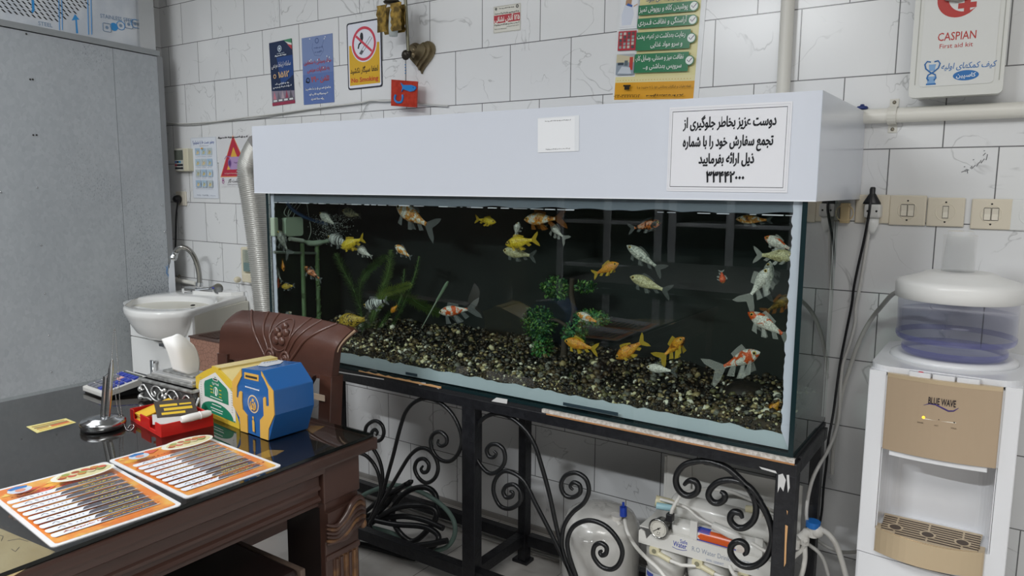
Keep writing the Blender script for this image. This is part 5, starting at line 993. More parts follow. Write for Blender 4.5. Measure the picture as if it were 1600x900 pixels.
# ------------------------------------------------------------------ carved chair
wood = mat('carved_wood', '58382e', .32, noise=((3, 9, 12), '452c25', .35, .65, 5), coat=.25, bump=(30, .08)); wood_w = mat('worn_wood', 'a48a72', .55); woodr = mat('red_wood', '6b4132', .3, noise=((4, 12, 10), '573529', .35, .65, 4), coat=.3)
XC, YC = -.345, -.905; t = thing('carved_chair', 'dark carved wooden dining chair with a rosette crest between desk and tank', 'chair', (XC, -1.1, 0))
def S(u, v, off=0.):
    z = .760+.150*v-.010*u*u*max(0, v-.4)-.016*max(0, abs(u)-.9)*10*max(0, v-.5); y = YC+.022*(1-u*u)+.02*v+.055*max(0, v-.55)**2/.2
    n = V((.05*u, -1, -.15+.9*max(0, v-.55))).normalized(); return V((XC+u*(.258+.006*v), y, z))+n*off
Wd = 40
q = B(); q.grid(lambda u, v: S(2*u-1, v), Wd, 14, wood); q.grid(lambda u, v: S(1-2*u, v, -.028), Wd, 14, wood)
for v_ in (0, 1): q.grid(lambda u, v, v_=v_: S((2*u-1)*(1 if v_ else -1), v_, -.028*(1-v) if not v_ else -.028*v), Wd, 2, woodr if v_ else wood)
for u_ in (-1, 1): q.grid(lambda u, v, u_=u_: S(u_, u if u_ < 0 else 1-u, -.028*(v)), 14, 2, wood if u_ < 0 else mat('end_grain', '4e342c', .4))
q.build('crest_rail', t)
q = B(); cr_ = mat('carving', '5a3c33', .3, coat=.3); crl = mat('carving_edge', '7a5a4c', .35)
for s_ in (-1, 1):
    for P, w in (([(.13, .02), (.30, .35), (.48, .70), (.74, 1.0)], .0045), ([(.10, .06), (.20, .40), (.32, .72), (.46, 1.0)], .0035), ([(.09, .30), (.15, .50), (.21, .75), (.28, 1.0)], .003)):
        q.tube([S(s_*p.x, p.y, .001) for p in smooth_path([(a, b_, 0) for a, b_ in P], 8)], w, cr_, 8)
    vol = [(s_*(.125+.085*(1-i/30)*cos(i*.42-1.2)), .23+.15*(1-i/30)*sin(i*.42-1.2)) for i in range(29)]; q.tube([S(a, b_, .003) for a, b_ in vol], .0052, cr_, 8)
    q.ball(S(s_*.125, .23, .002), .007, cr_, 8)
for i in range(5): a_ = pi/2+2*pi*i/5; q.ball(S(.085*cos(a_), .66+.145*sin(a_), .001), (.0145, .009, .0145), cr_, 10)
q.ball(S(0, .66, .003), (.008, .008, .008), crl, 10); q.tube([S(.165*cos(a_), .64+.30*sin(a_), .001) for a_ in [2*pi*i/28 for i in range(29)]], .0028, cr_, 6)
q.tube([S(.13*cos(a_), -.02+.16*sin(a_), .001) for a_ in [pi*i/14 for i in range(15)]], .006, cr_, 8)
plabel(q.build('carving', t), 'raised rosette, scrolls and fan ribs'); 
q = B(); q.tube([S(1.005, v, -.012) for v in [.55+.45*i/8 for i in range(9)]], [.0015+.003*i/8 for i in range(9)], wood_w, 6); q.build('worn_edge', t)
q = B(); q.prism([(XC-.10, .46), (XC-.115, .60), (XC-.15, .72), (XC-.185, .768), (XC+.185, .768), (XC+.15, .72), (XC+.115, .60), (XC+.10, .46)], .885, .905, wood, frame((0, 0, 0), (1, 0, 0), (0, 0, 1))); q.build('back_splat', t, .004)
for s_ in (-1, 1):
    q = B(); P = [(XC+s_*.238, -.885, .775), (XC+s_*.232, -.892, .62), (XC+s_*.222, -.91, .45), (XC+s_*.22, -.90, .25), (XC+s_*.225, -.86, 0)]; q.tube(P, [.034, .034, .033, .028, .022], wood, 4, sm=False, up=(0, 1, 0)); q.build('back_post', t, .004)
    q = B(); P = [(XC+s_*.225, -1.31, .43), (XC+s_*.225, -1.315, .3), (XC+s_*.22, -1.31, .1), (XC+s_*.225, -1.32, 0)]; q.tube(P, [.034, .032, .024, .026], wood, 4, sm=False, up=(0, 1, 0)); q.build('front_leg', t, .004)
    B().box((XC+s_*.215-.015, -1.30, .375), (XC+s_*.215+.015, -.92, .43), wood).build('seat_rail', t, .003)
B().box((XC-.22, -1.345, .375), (XC+.22, -1.315, .43), wood).build('seat_rail', t, .003)
B().box((XC-.235, -1.345, .43), (XC+.235, -.925, .455), wood).build('seat_frame', t, .006)
B().box((XC-.215, -1.325, .452), (XC+.215, -.945, .485), mat('seat_leather', '33201f', .4, noise=(9, '2a2322', .4, .6, 3))).build('seat', t, .014, 3)
q = B(); q.box((XC+.20, -.918, .705), (XC+.242, -.915, .722), mat('pale_scar', 'cbb9a6', .5)); q.build('pale_scrape', t)
t = thing('leather_stool', 'dark leather stool pushed under the moulded side of the desk', 'stool', (.05, -1.4, 0))
B().box((-.09, -1.62, .395), (.19, -1.262, .45), mat('bench_leather', '2c1f1d', .35, noise=(8, '221a19', .4, .6, 3))).build('seat', t, .012, 3)
B().box((-.095, -1.262, .385), (.195, -1.248, .447), mat('bench_rail', '6a5a50', .5)).build('edge_rail', t, .003)
for x in (-.08, .15):
    for y in (-1.61, -1.30): B().box((x, y, 0), (x+.03, y+.03, .396), dkb).build('leg', t, .003)
# ------------------------------------------------------------------ desk
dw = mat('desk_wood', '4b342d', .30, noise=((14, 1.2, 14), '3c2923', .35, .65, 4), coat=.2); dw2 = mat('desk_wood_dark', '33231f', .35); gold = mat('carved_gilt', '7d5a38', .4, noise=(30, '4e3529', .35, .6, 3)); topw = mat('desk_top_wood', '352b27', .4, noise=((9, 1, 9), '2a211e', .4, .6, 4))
DX0, DX1, DY1, DY0, DZ = -.80, .238, -1.069, -2.45, .72
t = thing('wooden_desk', 'dark carved wooden desk with moulded apron and fluted corner legs', 'desk', ((DX0+DX1)/2, -1.7, 0))
B().box((DX0, DY0, .684), (DX1-.004, DY1-.004, .7105), topw).build('desk_top', t)
def ext(P, y0, y1, m, nm, par=t): q = B(); q.prism(P, -y1, -y0, m, Mx(((1, 0, 0, 0), (0, 0, -1, 0), (0, 1, 0, 0), (0, 0, 0, 1)))); return q.build(nm, par)
e = DX1+.006
ext([(DX1-.006, .7105), (e-.002, .7105), (e, .706), (e, .690), (e-.003, .684), (DX1-.006, .684)], DY0, DY1-.004, dw, 'edge_moulding')
q = B(); q.prism([(DX0-.004, DY1-.006), (e, DY1-.006), (e, DY1+.006), (DX0-.004, DY1+.006)], .684, .7105, dw); q.build('edge_moulding', t, .002)
ax = DX1-.02
ext([(ax-.02, .684), (e-.004, .684), (e-.007, .672), (ax+.004, .664), (ax, .660), (ax, .640), (ax+.004, .636), (ax+.004, .630), (ax-.004, .626), (ax-.004, .616), (ax+.002, .612), (ax+.006, .606), (ax+.002, .600), (ax-.004, .598), (ax-.004, .590), (ax-.02, .590)], DY0, -1.222, dw, 'apron')
B().box((DX0+.03, DY1-.045, .59), (.06, DY1-.02, .684), dw).build('apron', t)
for lx0, lx1, ly0, ly1 in ((.085, .228, -1.218, -1.108), (DX0+.01, DX0+.15, -1.218, -1.108), (.085, .228, -2.44, -2.33), (DX0+.01, DX0+.15, -2.44, -2.33)):
    B().box((lx0, ly0, .594), (lx1, ly1, .684), dw).build('corner_block', t, .003)
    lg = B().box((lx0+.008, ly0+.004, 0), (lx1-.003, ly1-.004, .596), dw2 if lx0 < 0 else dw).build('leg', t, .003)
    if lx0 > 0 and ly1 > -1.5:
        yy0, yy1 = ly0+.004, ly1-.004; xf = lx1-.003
        B().box((lx0+.01, yy0-.0015, .02), (lx1-.02, yy0, .58), mat('leg_shade', '1d1513', .5)).build('painted_leg_shade', lg)  # dark sheet paints the under-desk shade on the leg's near face
        q = B(); q.box((xf-.002, yy0+.02, .03), (xf+.0015, yy1-.006, .455), gold)
        for i in range(5): y = yy0+.031+.0135*i; q.tube([(xf+.001, y, .035), (xf+.001, y, .452)], .0048, dw if i % 2 else gold, 8)
        q.build('fluting', lg)
        B().box((xf-.002, yy0-.001, .455), (xf+.004, yy1+.001, .470), dw).build('collar', lg, .003)
        q = B(); q.box((xf-.004, yy0-.002, .505), (xf+.012, yy1+.004, .575), dw)                                # acanthus capital
        yw = yy1-yy0+.010
        def cp(s_, t_): return V((xf+.011+.010*sin(pi*max(0, min(1, s_))), yy0-.004+yw*s_, .500+.082*t_))
        for i in range(6):
            P = [cp(-.02, .62-.12*i), cp(.2, .50-.11*i), cp(.42, .70-.13*i), cp(.62, .98-.15*i), cp(.86, 1.0-.15*i), cp(1.02, .74-.10*i), cp(.95, .42-.05*i)]
            P = [V((p.x, p.y, max(.503, p.z))) for p in P]
            q.tube(smooth_path(P, 6), [.0030+.0040*sin(pi*k/36) for k in range(37)], gold if i in (1, 4) else dw, 8)
        vol = [cp(.86+.13*(1-k/22)*cos(k*.5), .34+.26*(1-k/22)*sin(k*.5)) for k in range(21)]; q.tube(vol, .0040, dw, 8)
        q.ball((xf+.012, yy1+.002, .512), (.010, .010, .012), gold, 12)
        plabel(q.build('carved_capital', lg), 'carved acanthus capital with gilt edges')
gl = clearmat('desk_glass', 'e9ebe9', 2.2, .012); q = B(); q.box((DX0, DY0, .7125), (DX1-.003, DY1-.002, DZ), gl)
q.box((DX1-.0028, DY0, .7125), (DX1-.0022, DY1-.002, DZ), mat('glass_rim', '0f1413', .1)); q.box((DX0, DY1-.0018, .7125), (DX1-.0022, DY1-.0012, DZ), mat('glass_rim'))
tag(q.build('desk_glass_sheet'), 'dark glossy glass sheet covering the whole desk top', 'glass top')
q = B(); zu = .7112
def under(P, m, h=0): q.prism([(aZ(*p, zu).x, aZ(*p, zu).y) for p in P], .7106, zu+h, m)
under([(-60, 800), (86, 862), (10, 906), (-160, 960)][::1], mat('kraft', 'e8cfa0', .7, noise=(9, 'd9bd8c', .4, .6, 3))); pen2 = pr('6b5a44')
for P in ([(2, 822), (8, 828), (14, 824)], [(12, 845), (30, 842), (44, 846)], [(18, 858), (24, 862), (30, 855)], [(-5, 835), (5, 838), (2, 845)]): q.tube([aZ(*p, zu+.0002) for p in P], .0006, pen2, 4)
tag(q.build('brown_paper'), 'pale brown note paper lying under the desk glass beside the nearer menu', 'paper')
for P, lb in (([(478, 672), (486, 665), (507, 666), (488, 677)], 'gold paper scrap under the glass by the blue box base'), ([(398, 712), (420, 703), (444, 704), (432, 711), (402, 719)], 'gold card under the glass in front of the blue box')):
    q = B(); under(P, mat('gold_card', 'c99b4a', .45), .0004); tag(q.build('gold_card'), lb, 'card')
# menu cards
org = mat('menu_orange', 'e0813a', .3, noise=(16, 'e6b25a', .42, .62, 3), coat=.3)
def menu(B0, R0, T0, label, seed, z=DZ):
    b0, r0, t0 = aZ(*B0, z), aZ(*R0, z), aZ(*T0, z); T = frame(b0, r0-b0, t0-r0); w, h = (r0-b0).length, (t0-r0).length
    s = Sheet(T, w, h, th=.0018, col='e4e4e6', rough=.18, r=.01)
    s.flat(rrect(.008, .008, w-.008, h-.008, .006), s.lift(), org, s.T)
    for k in range(9):
        R0 = random.Random(seed*9+k); x, y = R0.random(), .66+.3*R0.random(); s.poly([(x-.12, y-.02), (x, y-.045), (x+.10, y), (x-.02, y+.03)] if .14 < x < .86 else [(.05, y-.02), (.12, y-.03), (.10, y+.02)], ('e8b04a', 'd8644a', 'e9c46a')[k % 3])
    n = 9; R_ = random.Random(seed)
    for i in range(n):
        y = .095+.535*i/(n-1); th_ = .030; o = .045*(1-i/(n-1))
        P = [(.50, y), (.50, y+th_*1.75)]+[(.035+o+.022*cos(a), y+th_*.9+th_*.9*sin(a)) for a in [pi/2+pi*k/8 for k in range(9)]]
        s.poly(P, 'e6e9f0'); 
        s.poly([(.36+o, y+th_*.30), (.86, y+th_*.30), (.86, y+th_*1.85), (.46+o, y+th_*1.85), (.39+o, y+th_*1.4)], '5a5960' if seed == 1 or i < 3 else ('77767b' if i > 5 else '8b8a90')); s.line([(.03+o, y-.002), (.88, y-.002)], .0011, '9a9ca6'); s.line([(.40, y+th_*.1), (.87, y+th_*.1)], .0012, 'e4e4e8')
        s.scrawl(.50+.08*R_.random(), .80, y+th_*.75, .0075, 'd8c25a', seed*20+i, .0020)
        x = .10+o
        s.line([(x, y+th_*.7), (x+.03, y+th_*1.3), (x+.05, y+th_*.5)], .0011, '3a3c44'); s.line([(x+.08, y+th_*1.2), (x+.10, y+th_*.6)], .0011, '3a3c44')
        for k in range(R_.randint(3, 5)): s.disk(.24+o+.03*k, y+th_*.85, .0011, '4a4c55')
    s.flat(circ(.17*w, .80*h, .020, 24, ry=.017), s.lift(), pr('c9d3e0', .2), s.T); s.poly([(.11, .815), (.23, .815), (.25, .845), (.17, .865), (.09, .845)], '3f78b8'); s.disk(.17, .79, .0085, 'd99a84'); s.scrawl(.06, .36, .70, .010, 'b5622e', seed+7, .003)
    s.flat(circ(.68*w, .80*h, .058, 30, ry=.031), s.lift(), pr('ebe8da', .2), s.T); s.flat(circ(.69*w, .80*h, .050, 28, ry=.025), s.lift(), pr('d9d2a4', .2), s.T)
    for k in range(14): s.disk(.50+.027*k, .79+.022*((k*7) % 3), .008, ('a9583c', 'c98a4a', '9aa45a', 'c9604a', 'd8c9a0')[k % 5], .0065)
    s.scrawl(.10, .84, .030, .008, 'c05a2a', seed+3, .002); s.scrawl(.30, .80, .058, .006, 'c98a3a', seed+4, .002)
    return tag(s.build('menu_card'), label, 'menu card')
TA = (153, 725.7); pa, pb, pc = aZ(81.5, 857, DZ), aZ(286, 789.5, DZ), aZ(153, 725.7, DZ)
menu((81.5, 857), (286, 789.5), TA, 'orange laminated menu card nearer the photographer, lying over the brown paper', 1)
menu((291, 780), (441.5, 728.5), (312, 681), 'orange laminated menu card in front of the red tray and blue box', 2)
# business cards
q = B(); Pq = [aZ(*p, DZ) for p in ((41, 667), (103, 654), (119, 660.5), (58, 677))]; q.prism([(p.x, p.y) for p in Pq][::-1], DZ+.0001, DZ+.0008, pr('dcd08a', .35))
def lerp2(a_, b_, c_, d_, u, v): return (a_.lerp(b_, u)).lerp(d_.lerp(c_, u), v)
for v0, v1, col, u0, u1 in ((.15, .28, 'a98f4a', .08, .9), (.36, .5, '8f7a52', .08, .92), (.52, .72, 'c9643a', .45, .92), (.55, .66, 'b07a3a', .1, .4), (.78, .88, 'd9b23a', .1, .95)):
    P = [lerp2(*Pq, u, v) for u, v in ((u0, v0), (u1, v0), (u1, v1), (u0, v1))]; q.flat([(p.x, p.y) for p in P], DZ+.0010, pr(col, .35))
tag(q.build('business_card'), 'yellow business card lying alone on the glass left of the pen stand', 'card')
# pen stand
c = (aZ(124, 666, DZ)+aZ(200, 664, DZ))/2; c = aZ(161.5, 668, DZ); R0_ = .050
t = thing('pen_stand', 'chrome desk pen on a round base with a bead chain', 'pen stand', (c.x, c.y, DZ)); chrome = mat('satin_chrome', 'b4b6b8', .18, 1)
q = B(); q.lathe([(.047, 0), (.049, .002), (.049, .007)], mat('base_rubber', '101012', .4), Mx.Translation((c.x, c.y, DZ)), 36); q.build('rubber_foot', t)
q = B(); q.lathe([(.049, .006), (.0505, .008), (.0505, .016), (.047, .021), (.034, .0235), (.033, .0255), (.016, .028), (.0001, .0285)], chrome, Mx.Translation((c.x, c.y, DZ)), 40); q.build('base', t)
vp0 = V((c.x, c.y, 0)); vn = V((CAM.x-c.x, CAM.y-c.y, 0)).normalized()
def aN(px, o=0): d = ray(*px); p0 = vp0+vn*o; return CAM+d*((p0-CAM).dot(vn)/d.dot(vn))
q = B(); q.tube([aN((161, 650)), aN((165.5, 588))], .0062, chrome, 14); q.tube([aN((168.5, 652), .004), aN((173.5, 580), .004)], .0058, chrome, 14); q.tube([aN((164, 591)), aN((174, 583), .004)], .005, chrome, 10); q.build('pen_holder', t)
pn = q = B(); q.tube([aN((169, 648), .012), aN((171, 618), .012), aN((173.5, 578), .012), aN((175, 563), .010)], [.004, .0065, .0062, .003], mat('pen_steel', 'c6c8ca', .2, 1), 12); q.ball(aN((171, 606), .019), (.001, .001, .001), slot, 6); pen = q.build('pen', t)
q = B(); Rn = random.Random(2)
for i in range(16): q.ball(aN((173.2+i*.12+Rn.uniform(-.6, .6), 577-i*1.0), .012), .0022, chrome, 8)
q.build('pen_clip_chain', pen)
q = B(); P = smooth_path([aN(p, o) for p, o in (((174.5, 560), .01), ((176, 540), .008), ((178, 516), .004), ((180, 519), .002), ((182.5, 550), .0), ((185.5, 590), -.002), ((187.5, 630), -.004), ((192, 658), .012))], 14)
P += smooth_path([aZ(*p, DZ+.002) for p in ((197, 671), (203, 673), (209, 668), (208, 663.5), (203, 665), (200, 669))], 8)
P2 = smooth_path([aN(p, o) for p, o in (((176, 576), .012), ((178, 590), .004), ((181, 620), .0), ((184, 640), -.002), ((189, 656), .01))], 14)
def beads(P, step=.0042):
    d = 0
    for a_, b_ in zip(P, P[1:]):
        l = (b_-a_).length
        while d < l: q.ball(a_.lerp(b_, d/l), .0016, chrome, 6); d += step
        d -= l
beads(P); beads(P2); q.build('bead_chain', t)
# calculator
a_, b_, d_ = aZ(133, 613, DZ), aZ(164, 624, DZ), aZ(219, 607, DZ); t = thing('desk_calculator', 'pale grey desk calculator with blue keys beside the silver tissue box', 'calculator', tuple((a_+d_)/2)); cg = mat('calc_grey', 'bdbcb8', .4); ck = mat('calc_black', '18181a', .3)
u_ = (b_-a_); v_ = (d_-b_); FCm = frame(a_, u_, v_); cw_, cl = u_.length, v_.length; sl = .036
q = B(); q.prism([(0, 0), (cl, 0), (cl, sl-.012), (0, .004)], 0, cw_, ck, FCm @ Mx(((0, 0, 1, 0), (1, 0, 0, 0), (0, 1, 0, 0), (0, 0, 0, 1)))); q.build('foot', t)
q = B(); q.prism([(-.004, .004), (cl+.003, sl-.014), (cl+.003, sl+.004), (-.004, .018)], -.003, cw_+.003, cg, FCm @ Mx(((0, 0, 1, 0), (1, 0, 0, 0), (0, 1, 0, 0), (0, 0, 0, 1)))); q.build('casing', t, .003)
FK = FCm @ Mx.Translation((0, -.003, .0185)) @ Mx.Rotation(atan2(sl-.014, cl+.007), 4, 'X')
for j in range(5):
    for i in range(5):
        x = .006+(cw_-.012)/5*i; y = .008+.021*j; m = mat('calc_key_blue', '2f3f9c', .35) if (i >= 3 or j == 4) else (mat('calc_key_pink', 'c99a98', .4) if i == 2 and j > 2 else mat('calc_key_grey', '6a6c74', .4))
        B().box((x, y, -.001), (x+(cw_-.012)/5-.004, y+.015, .005), m, FK).build('key', t, .001)
q = B(); q.box((.008, .115, -.001), (cw_-.008, cl-.008, .004), mat('calc_lcd', '59605a', .2), FK); q.build('display', t)
# silver tissue box
a_, b_ = aZ(219, 625, DZ), aZ(309, 650, DZ); b_ = a_+(b_-a_).normalized()*.235; u_ = (b_-a_).normalized(); nb = V((0, 0, 1)).cross(u_); FT = frame(a_, u_, nb); tw, td, thh = .235, .125, .062
t = thing('tissue_box', 'ornate silver tissue box with one white tissue standing out', 'tissue box', tuple(a_+u_*.12+nb*.06)); sv = mat('antique_silver', 'b9bab8', .3, .55, noise=(50, '8a8a88', .35, .6, 3)); svd = mat('silver_recess', '5a5a5a', .35, .5); svl = mat('silver_bright', 'dcdcda', .22, .6)
q = B(); q.box((.004, .004, .004), (tw-.004, td-.004, thh), svd, FT); q.build('body', t, .003)
q = B(); q.box((-.003, -.003, thh-.008), (tw+.003, td+.003, thh), sv, FT); q.box((.016, .012, thh), (tw-.016, td-.012, thh+.010), sv, FT); q.box((.026, .020, thh+.009), (tw-.026, td-.020, thh+.017), svl, FT); q.box((.05, .038, thh+.016), (tw-.05, td-.038, thh+.022), sv, FT); q.build('lid', t, .004, 3)
q = B()
def orn(P, r, m=svl): r = r*.9; q.tube([FT @ V((x, -.001, z)) for x, z in P], r, m, 7)
for s_ in (1, -1):
    X = lambda x: tw/2+s_*x
    orn([(X(p.x), p.y) for p in smooth_path([(.006, .030, 0), (.02, .048, 0), (.045, .050, 0), (.06, .035, 0), (.05, .022, 0), (.04, .028, 0), (.046, .036, 0)], 5)], .0024)
    orn([(X(p.x), p.y) for p in smooth_path([(.01, .014, 0), (.03, .010, 0), (.055, .014, 0), (.075, .030, 0), (.092, .046, 0), (.108, .042, 0), (.104, .030, 0), (.096, .034, 0)], 5)], .0024)
    orn([(X(p.x), p.y) for p in smooth_path([(.06, .008, 0), (.08, .012, 0), (.10, .010, 0), (.11, .018, 0), (.102, .022, 0)], 5)], .0028, sv)
    orn([(X(p.x), p.y) for p in smooth_path([(.02, .036, 0), (.03, .026, 0), (.028, .016, 0), (.018, .018, 0)], 5)], .0028, sv)
    q.ball(FT @ V((X(.112), 0, .032)), .008, sv, 10); q.ball(FT @ V((X(.112), 0, .010)), .009, sv, 10)
for i in range(5): a2 = 2*pi*i/5; q.ball(FT @ V((tw/2+.009*cos(a2), -.001, .036+.011*sin(a2))), .0055, svl, 8)
for i in range(9): q.tube([FT @ V((tw+.001, .01+.0125*i, .02+.012*sin(i*1.9))), FT @ V((tw+.001, .02+.0125*i, .04-.01*sin(i*2.3)))], .0032, svl, 6)
plabel(q.build('relief', t), 'bright scrolled relief on the sides')
q = B(); oc = FT @ V((tw*.62, td*.5, thh+.018)); vd = V((CAM.x-oc.x, CAM.y-oc.y, 0)).normalized(); vr = V((-vd.y, vd.x, 0))
def tsx(px, o): d = ray(*px); p0 = oc+vd*o; return CAM+d*((p0-CAM).dot(vd)/d.dot(vd))
rowsT = [[((270, 578), 0), ((283, 582), .012), ((296, 586), .008), ((308, 588), -.006)], [((262, 552), .004), ((280, 560), .02), ((298, 565), .006), ((312, 570), -.016)], [((256, 538), .0), ((275, 541), .022), ((295, 543), .004), ((309, 552), -.02)], [((252.5, 530), -.006), ((268, 525.5), .006), ((281, 522.5), .0), ((303, 539), -.012)]]
pts = [[tsx(p, o) for p, o in r_] for r_ in rowsT]; cols_ = [smooth_path(r_, 5) for r_ in pts]; nc = len(cols_[0]); gridT = []
colsm = [smooth_path([cols_[j][i] for j in range(4)], 5) for i in range(nc)]
q.add([p for c_ in colsm for p in c_], [(i*len(colsm[0])+j, i*len(colsm[0])+j+1, (i+1)*len(colsm[0])+j+1, (i+1)*len(colsm[0])+j) for i in range(nc-1) for j in range(len(colsm[0])-1)], mat('tissue', 'eeeeec', .8), True)
tq = tag(q.build('paper_tissue'), 'white paper tissue pulled up out of the silver box', 'tissue'); so = tq.modifiers.new('ply', 'SOLIDIFY'); so.thickness = .0008
# red tray of cards
L0, F0, R1 = aZ(197.5, 658, DZ), aZ(252, 684, DZ), aZ(334, 665, DZ); u_ = (R1-F0).normalized(); nb = V((0, 0, 1)).cross(u_); FR = frame(F0, u_, nb); rw = (R1-F0).length; rd = (L0-F0).dot(nb); rd = max(rd, .19)
t = thing('red_tray', 'open red plastic tray holding cards and a white marker', 'tray', tuple(F0)); rp = mat('red_plastic', 'c4231e', .3); hR = .030; wl_ = .0035
q = B(); q.box((0, 0, 0), (rw, rd, .003), rp, FR); q.build('tray_floor', t)
q = B(); q.box((0, 0, .002), (rw, wl_, hR), rp, FR); q.box((rw-wl_, wl_, .002), (rw, rd, hR), rp, FR); q.box((0, rd-wl_, .002), (rw, rd, hR), rp, FR)
for y0_, y1_ in ((wl_, rd*.18), (rd*.36, rd*.66), (rd*.88, rd-wl_)): q.box((0, y0_, .002), (wl_, y1_, hR), rp, FR)
for y in (rd*.28, rd*.76): q.box((0, y-.03, .002), (wl_, y+.03, .009), rp, FR)
q.box((wl_, rd*.52, .002), (rw-wl_, rd*.52+wl_, hR-.004), rp, FR); q.build('tray_wall', t, .001)
def slab(name, c0, ang, sx, sy, th, m, label, cat, roll=0, extra=None, group=None, rollx=0):
    T = FR @ Mx.Translation(c0) @ Mx.Rotation(ang, 4, 'Z') @ Mx.Rotation(rollx, 4, 'X') @ Mx.Rotation(roll, 4, 'Y'); q = B(); q.box((-sx/2, -sy/2, 0), (sx/2, sy/2, th), m, T)
    if extra:
        for x0_, y0_, x1_, y1_, c_ in extra: q.flat([(x0_*sx-sx/2, y0_*sy-sy/2), (x1_*sx-sx/2, y0_*sy-sy/2), (x1_*sx-sx/2, y1_*sy-sy/2), (x0_*sx-sx/2, y1_*sy-sy/2)], th+.0002, pr(c_), T)
    return tag(q.build(name), label, cat, group)
cy = pr('e0b432', .5); cy2 = pr('cfae62', .5)
Rn = random.Random(4)
for i in range(8): slab('business_card', (rw*.40+.001*Rn.uniform(-3, 3), rd*.76, .006+.0034*i), .08*Rn.uniform(-1, 1), .088, .052, .0026, cy if i % 3 else cy2, 'yellow business card stacked in the rear bay of the red tray', 'card', -.22, None, 'yellow cards stacked in the red tray')
slab('business_card', (rw*.55, rd*.42, .040), -.25, .092, .062, .0012, pr('4a4440', .35), 'dark card with yellow print leaning across the front of the red tray', 'card', .05, rollx=.42, extra=[(.12, .62, .55, .76, 'd8b43a'), (.2, .36, .9, .52, 'd8b43a'), (.12, .12, .7, .26, 'd8b43a'), (.6, .64, .9, .74, 'd8b43a')])
slab('business_card', (rw*.36, rd*.25, .024), -.35, .085, .050, .0012, pr('c9c6c4', .35), 'pale grey card tucked under the dark card in the red tray', 'card', .1, rollx=.2)
m0, m1 = aZ(283, 656, DZ+hR+.008), aZ(329, 645, DZ+hR+.008); q = B(); q.tube([m0, m0.lerp(m1, .03), m0.lerp(m1, .3), m0.lerp(m1, .9), m1], [.006, .0085, .0095, .0085, .006], mat('marker_white', 'e4e4e2', .3), 14); q.tube([m0.lerp(m1, .62), m0.lerp(m1, .64)], .0102, mat('marker_white'), 14); tag(q.build('marker_pen'), 'thick white marker lying over the right rim of the red tray', 'pen')
# yellow donation box
def vpl(P0, P1):
    n = (P1-P0).cross(V((0, 0, 1))).normalized(); return lambda x, y: (lambda d: CAM+d*((P0-CAM).dot(n)/d.dot(n)))(ray(x, y))
P0, P1 = aZ(310, 642, DZ), aZ(376, 670, DZ); fpl = vpl(P0, P1); u_ = (P1-P0).normalized(); FY_ = frame(P0, u_, (0, 0, 1)); FYi = FY_.inverted()
def fl(px): r_ = FYi @ fpl(*px); return (r_.x, r_.y)
t = thing('donation_box', 'yellow arched donation box with a green label', 'donation box', tuple(P0)); yel = mat('box_yellow', 'd8b83c', .3, coat=.2); yel2 = mat('box_cream', 'd9c583', .28, coat=.2); gW = (P1-P0).length
sh = .092; ap = .135
prof = [(0, 0), (gW, 0), (gW, sh)]+[(gW/2+gW/2*(1-k/8.)**.9, sh+(ap-sh)*(k/8.)**.85) for k in range(1, 8)]+[(gW/2+.018, ap), (gW/2-.018, ap)]+[(gW/2-gW/2*(k/8.)**.9, ap-(ap-sh)*(k/8.)**1.15) for k in range(1, 9)]
q = B(); q.prism(prof, -.16, -.003, yel2, FY_); q.build('body', t)
q = B(); q.prism(prof, -.003, .003, yel, FY_); q.build('front_plate', t)
cxp = gW/2
def sc_(P, k, dz=0): return [(cxp+(x-cxp)*k, (z-.0)*k+dz) for x, z in P]
q = B(); wh = pr('d9d9d4', .35); gn = pr('1f7a5c', .35); ywp = pr('c8b23a', .35)
arch = [(cxp-.046, .012), (cxp+.046, .012), (cxp+.046, .070), (cxp+.042, .086), (cxp, .122), (cxp-.042, .086), (cxp-.046, .070)]
kx = gW/.105
arch = [(cxp+(x-cxp)*kx*.98, z) for x, z in arch]; q.flat(arch, .0034, wh, FY_)
q.flat([(cxp+(x-cxp)*.66, .050+(z-.012)*.55) for x, z in arch], .0038, gn, FY_)
q.flat([(cxp-.044*kx, .012), (cxp+.044*kx, .012), (cxp+.044*kx, .016)]+[(cxp+.040*kx*cos(a2), .014+.030*sin(a2)) for a2 in [pi*i/12 for i in range(13)]], .0038, gn, FY_)
q.flat(rrect(cxp-.013, .100, cxp+.013, .108, .0035), .0042, wh, FY_); q.flat(rrect(cxp-.010, .102, cxp+.010, .106, .0018), .0045, slot, FY_)
def bt(tx, x, z, w, m, h=.010): q.text(tx, FY_ @ Mx.Translation((x, z, .0043)), h, m, 'c', .02, 1, 0, w)
wt_ = pr('e4e8e2', .4); bt('توسعه خیریه', cxp, .0905, .034, wt_)
for i, (x, z) in enumerate(((-.022, .082), (-.022, .074), (-.021, .066), (.023, .079), (.023, .069), (.022, .061))): q.box((cxp+x-.006, z, .0041), (cxp+x+.006, z+.0022, .0044), ywp, FY_)
q.tube([FY_ @ V((cxp+.010*cos(a2), .072+.012*sin(a2), .0042)) for a2 in [-.5+4.2*i/14 for i in range(15)]], .0009, wt_, 5); q.flat([(cxp-.004, .062), (cxp+.005, .062), (cxp+.002, .082), (cxp-.001, .084)], .0043, wt_, FY_)
for z, w in ((.0545, .058), (.036, .046), (.026, .060), (.0195, .05)): 
    x = cxp-w/2
    while x < cxp+w/2: l = .003+.003*Rn.random(); q.box((x, z, .0041), (x+l, z+.0022, .0044), wt_ if z != .0455 else gn, FY_); x += l+.0014
gr2 = pr('9a9a94', .4)
for i in range(11):
    for s_ in (-1, 1): q.box((cxp+s_*.038*kx-.003, .035+.006*i, .0037), (cxp+s_*.038*kx+.003, .0362+.006*i, .0040), gr2, FY_)
plabel(q.build('label_print', t), 'green and white arched label')
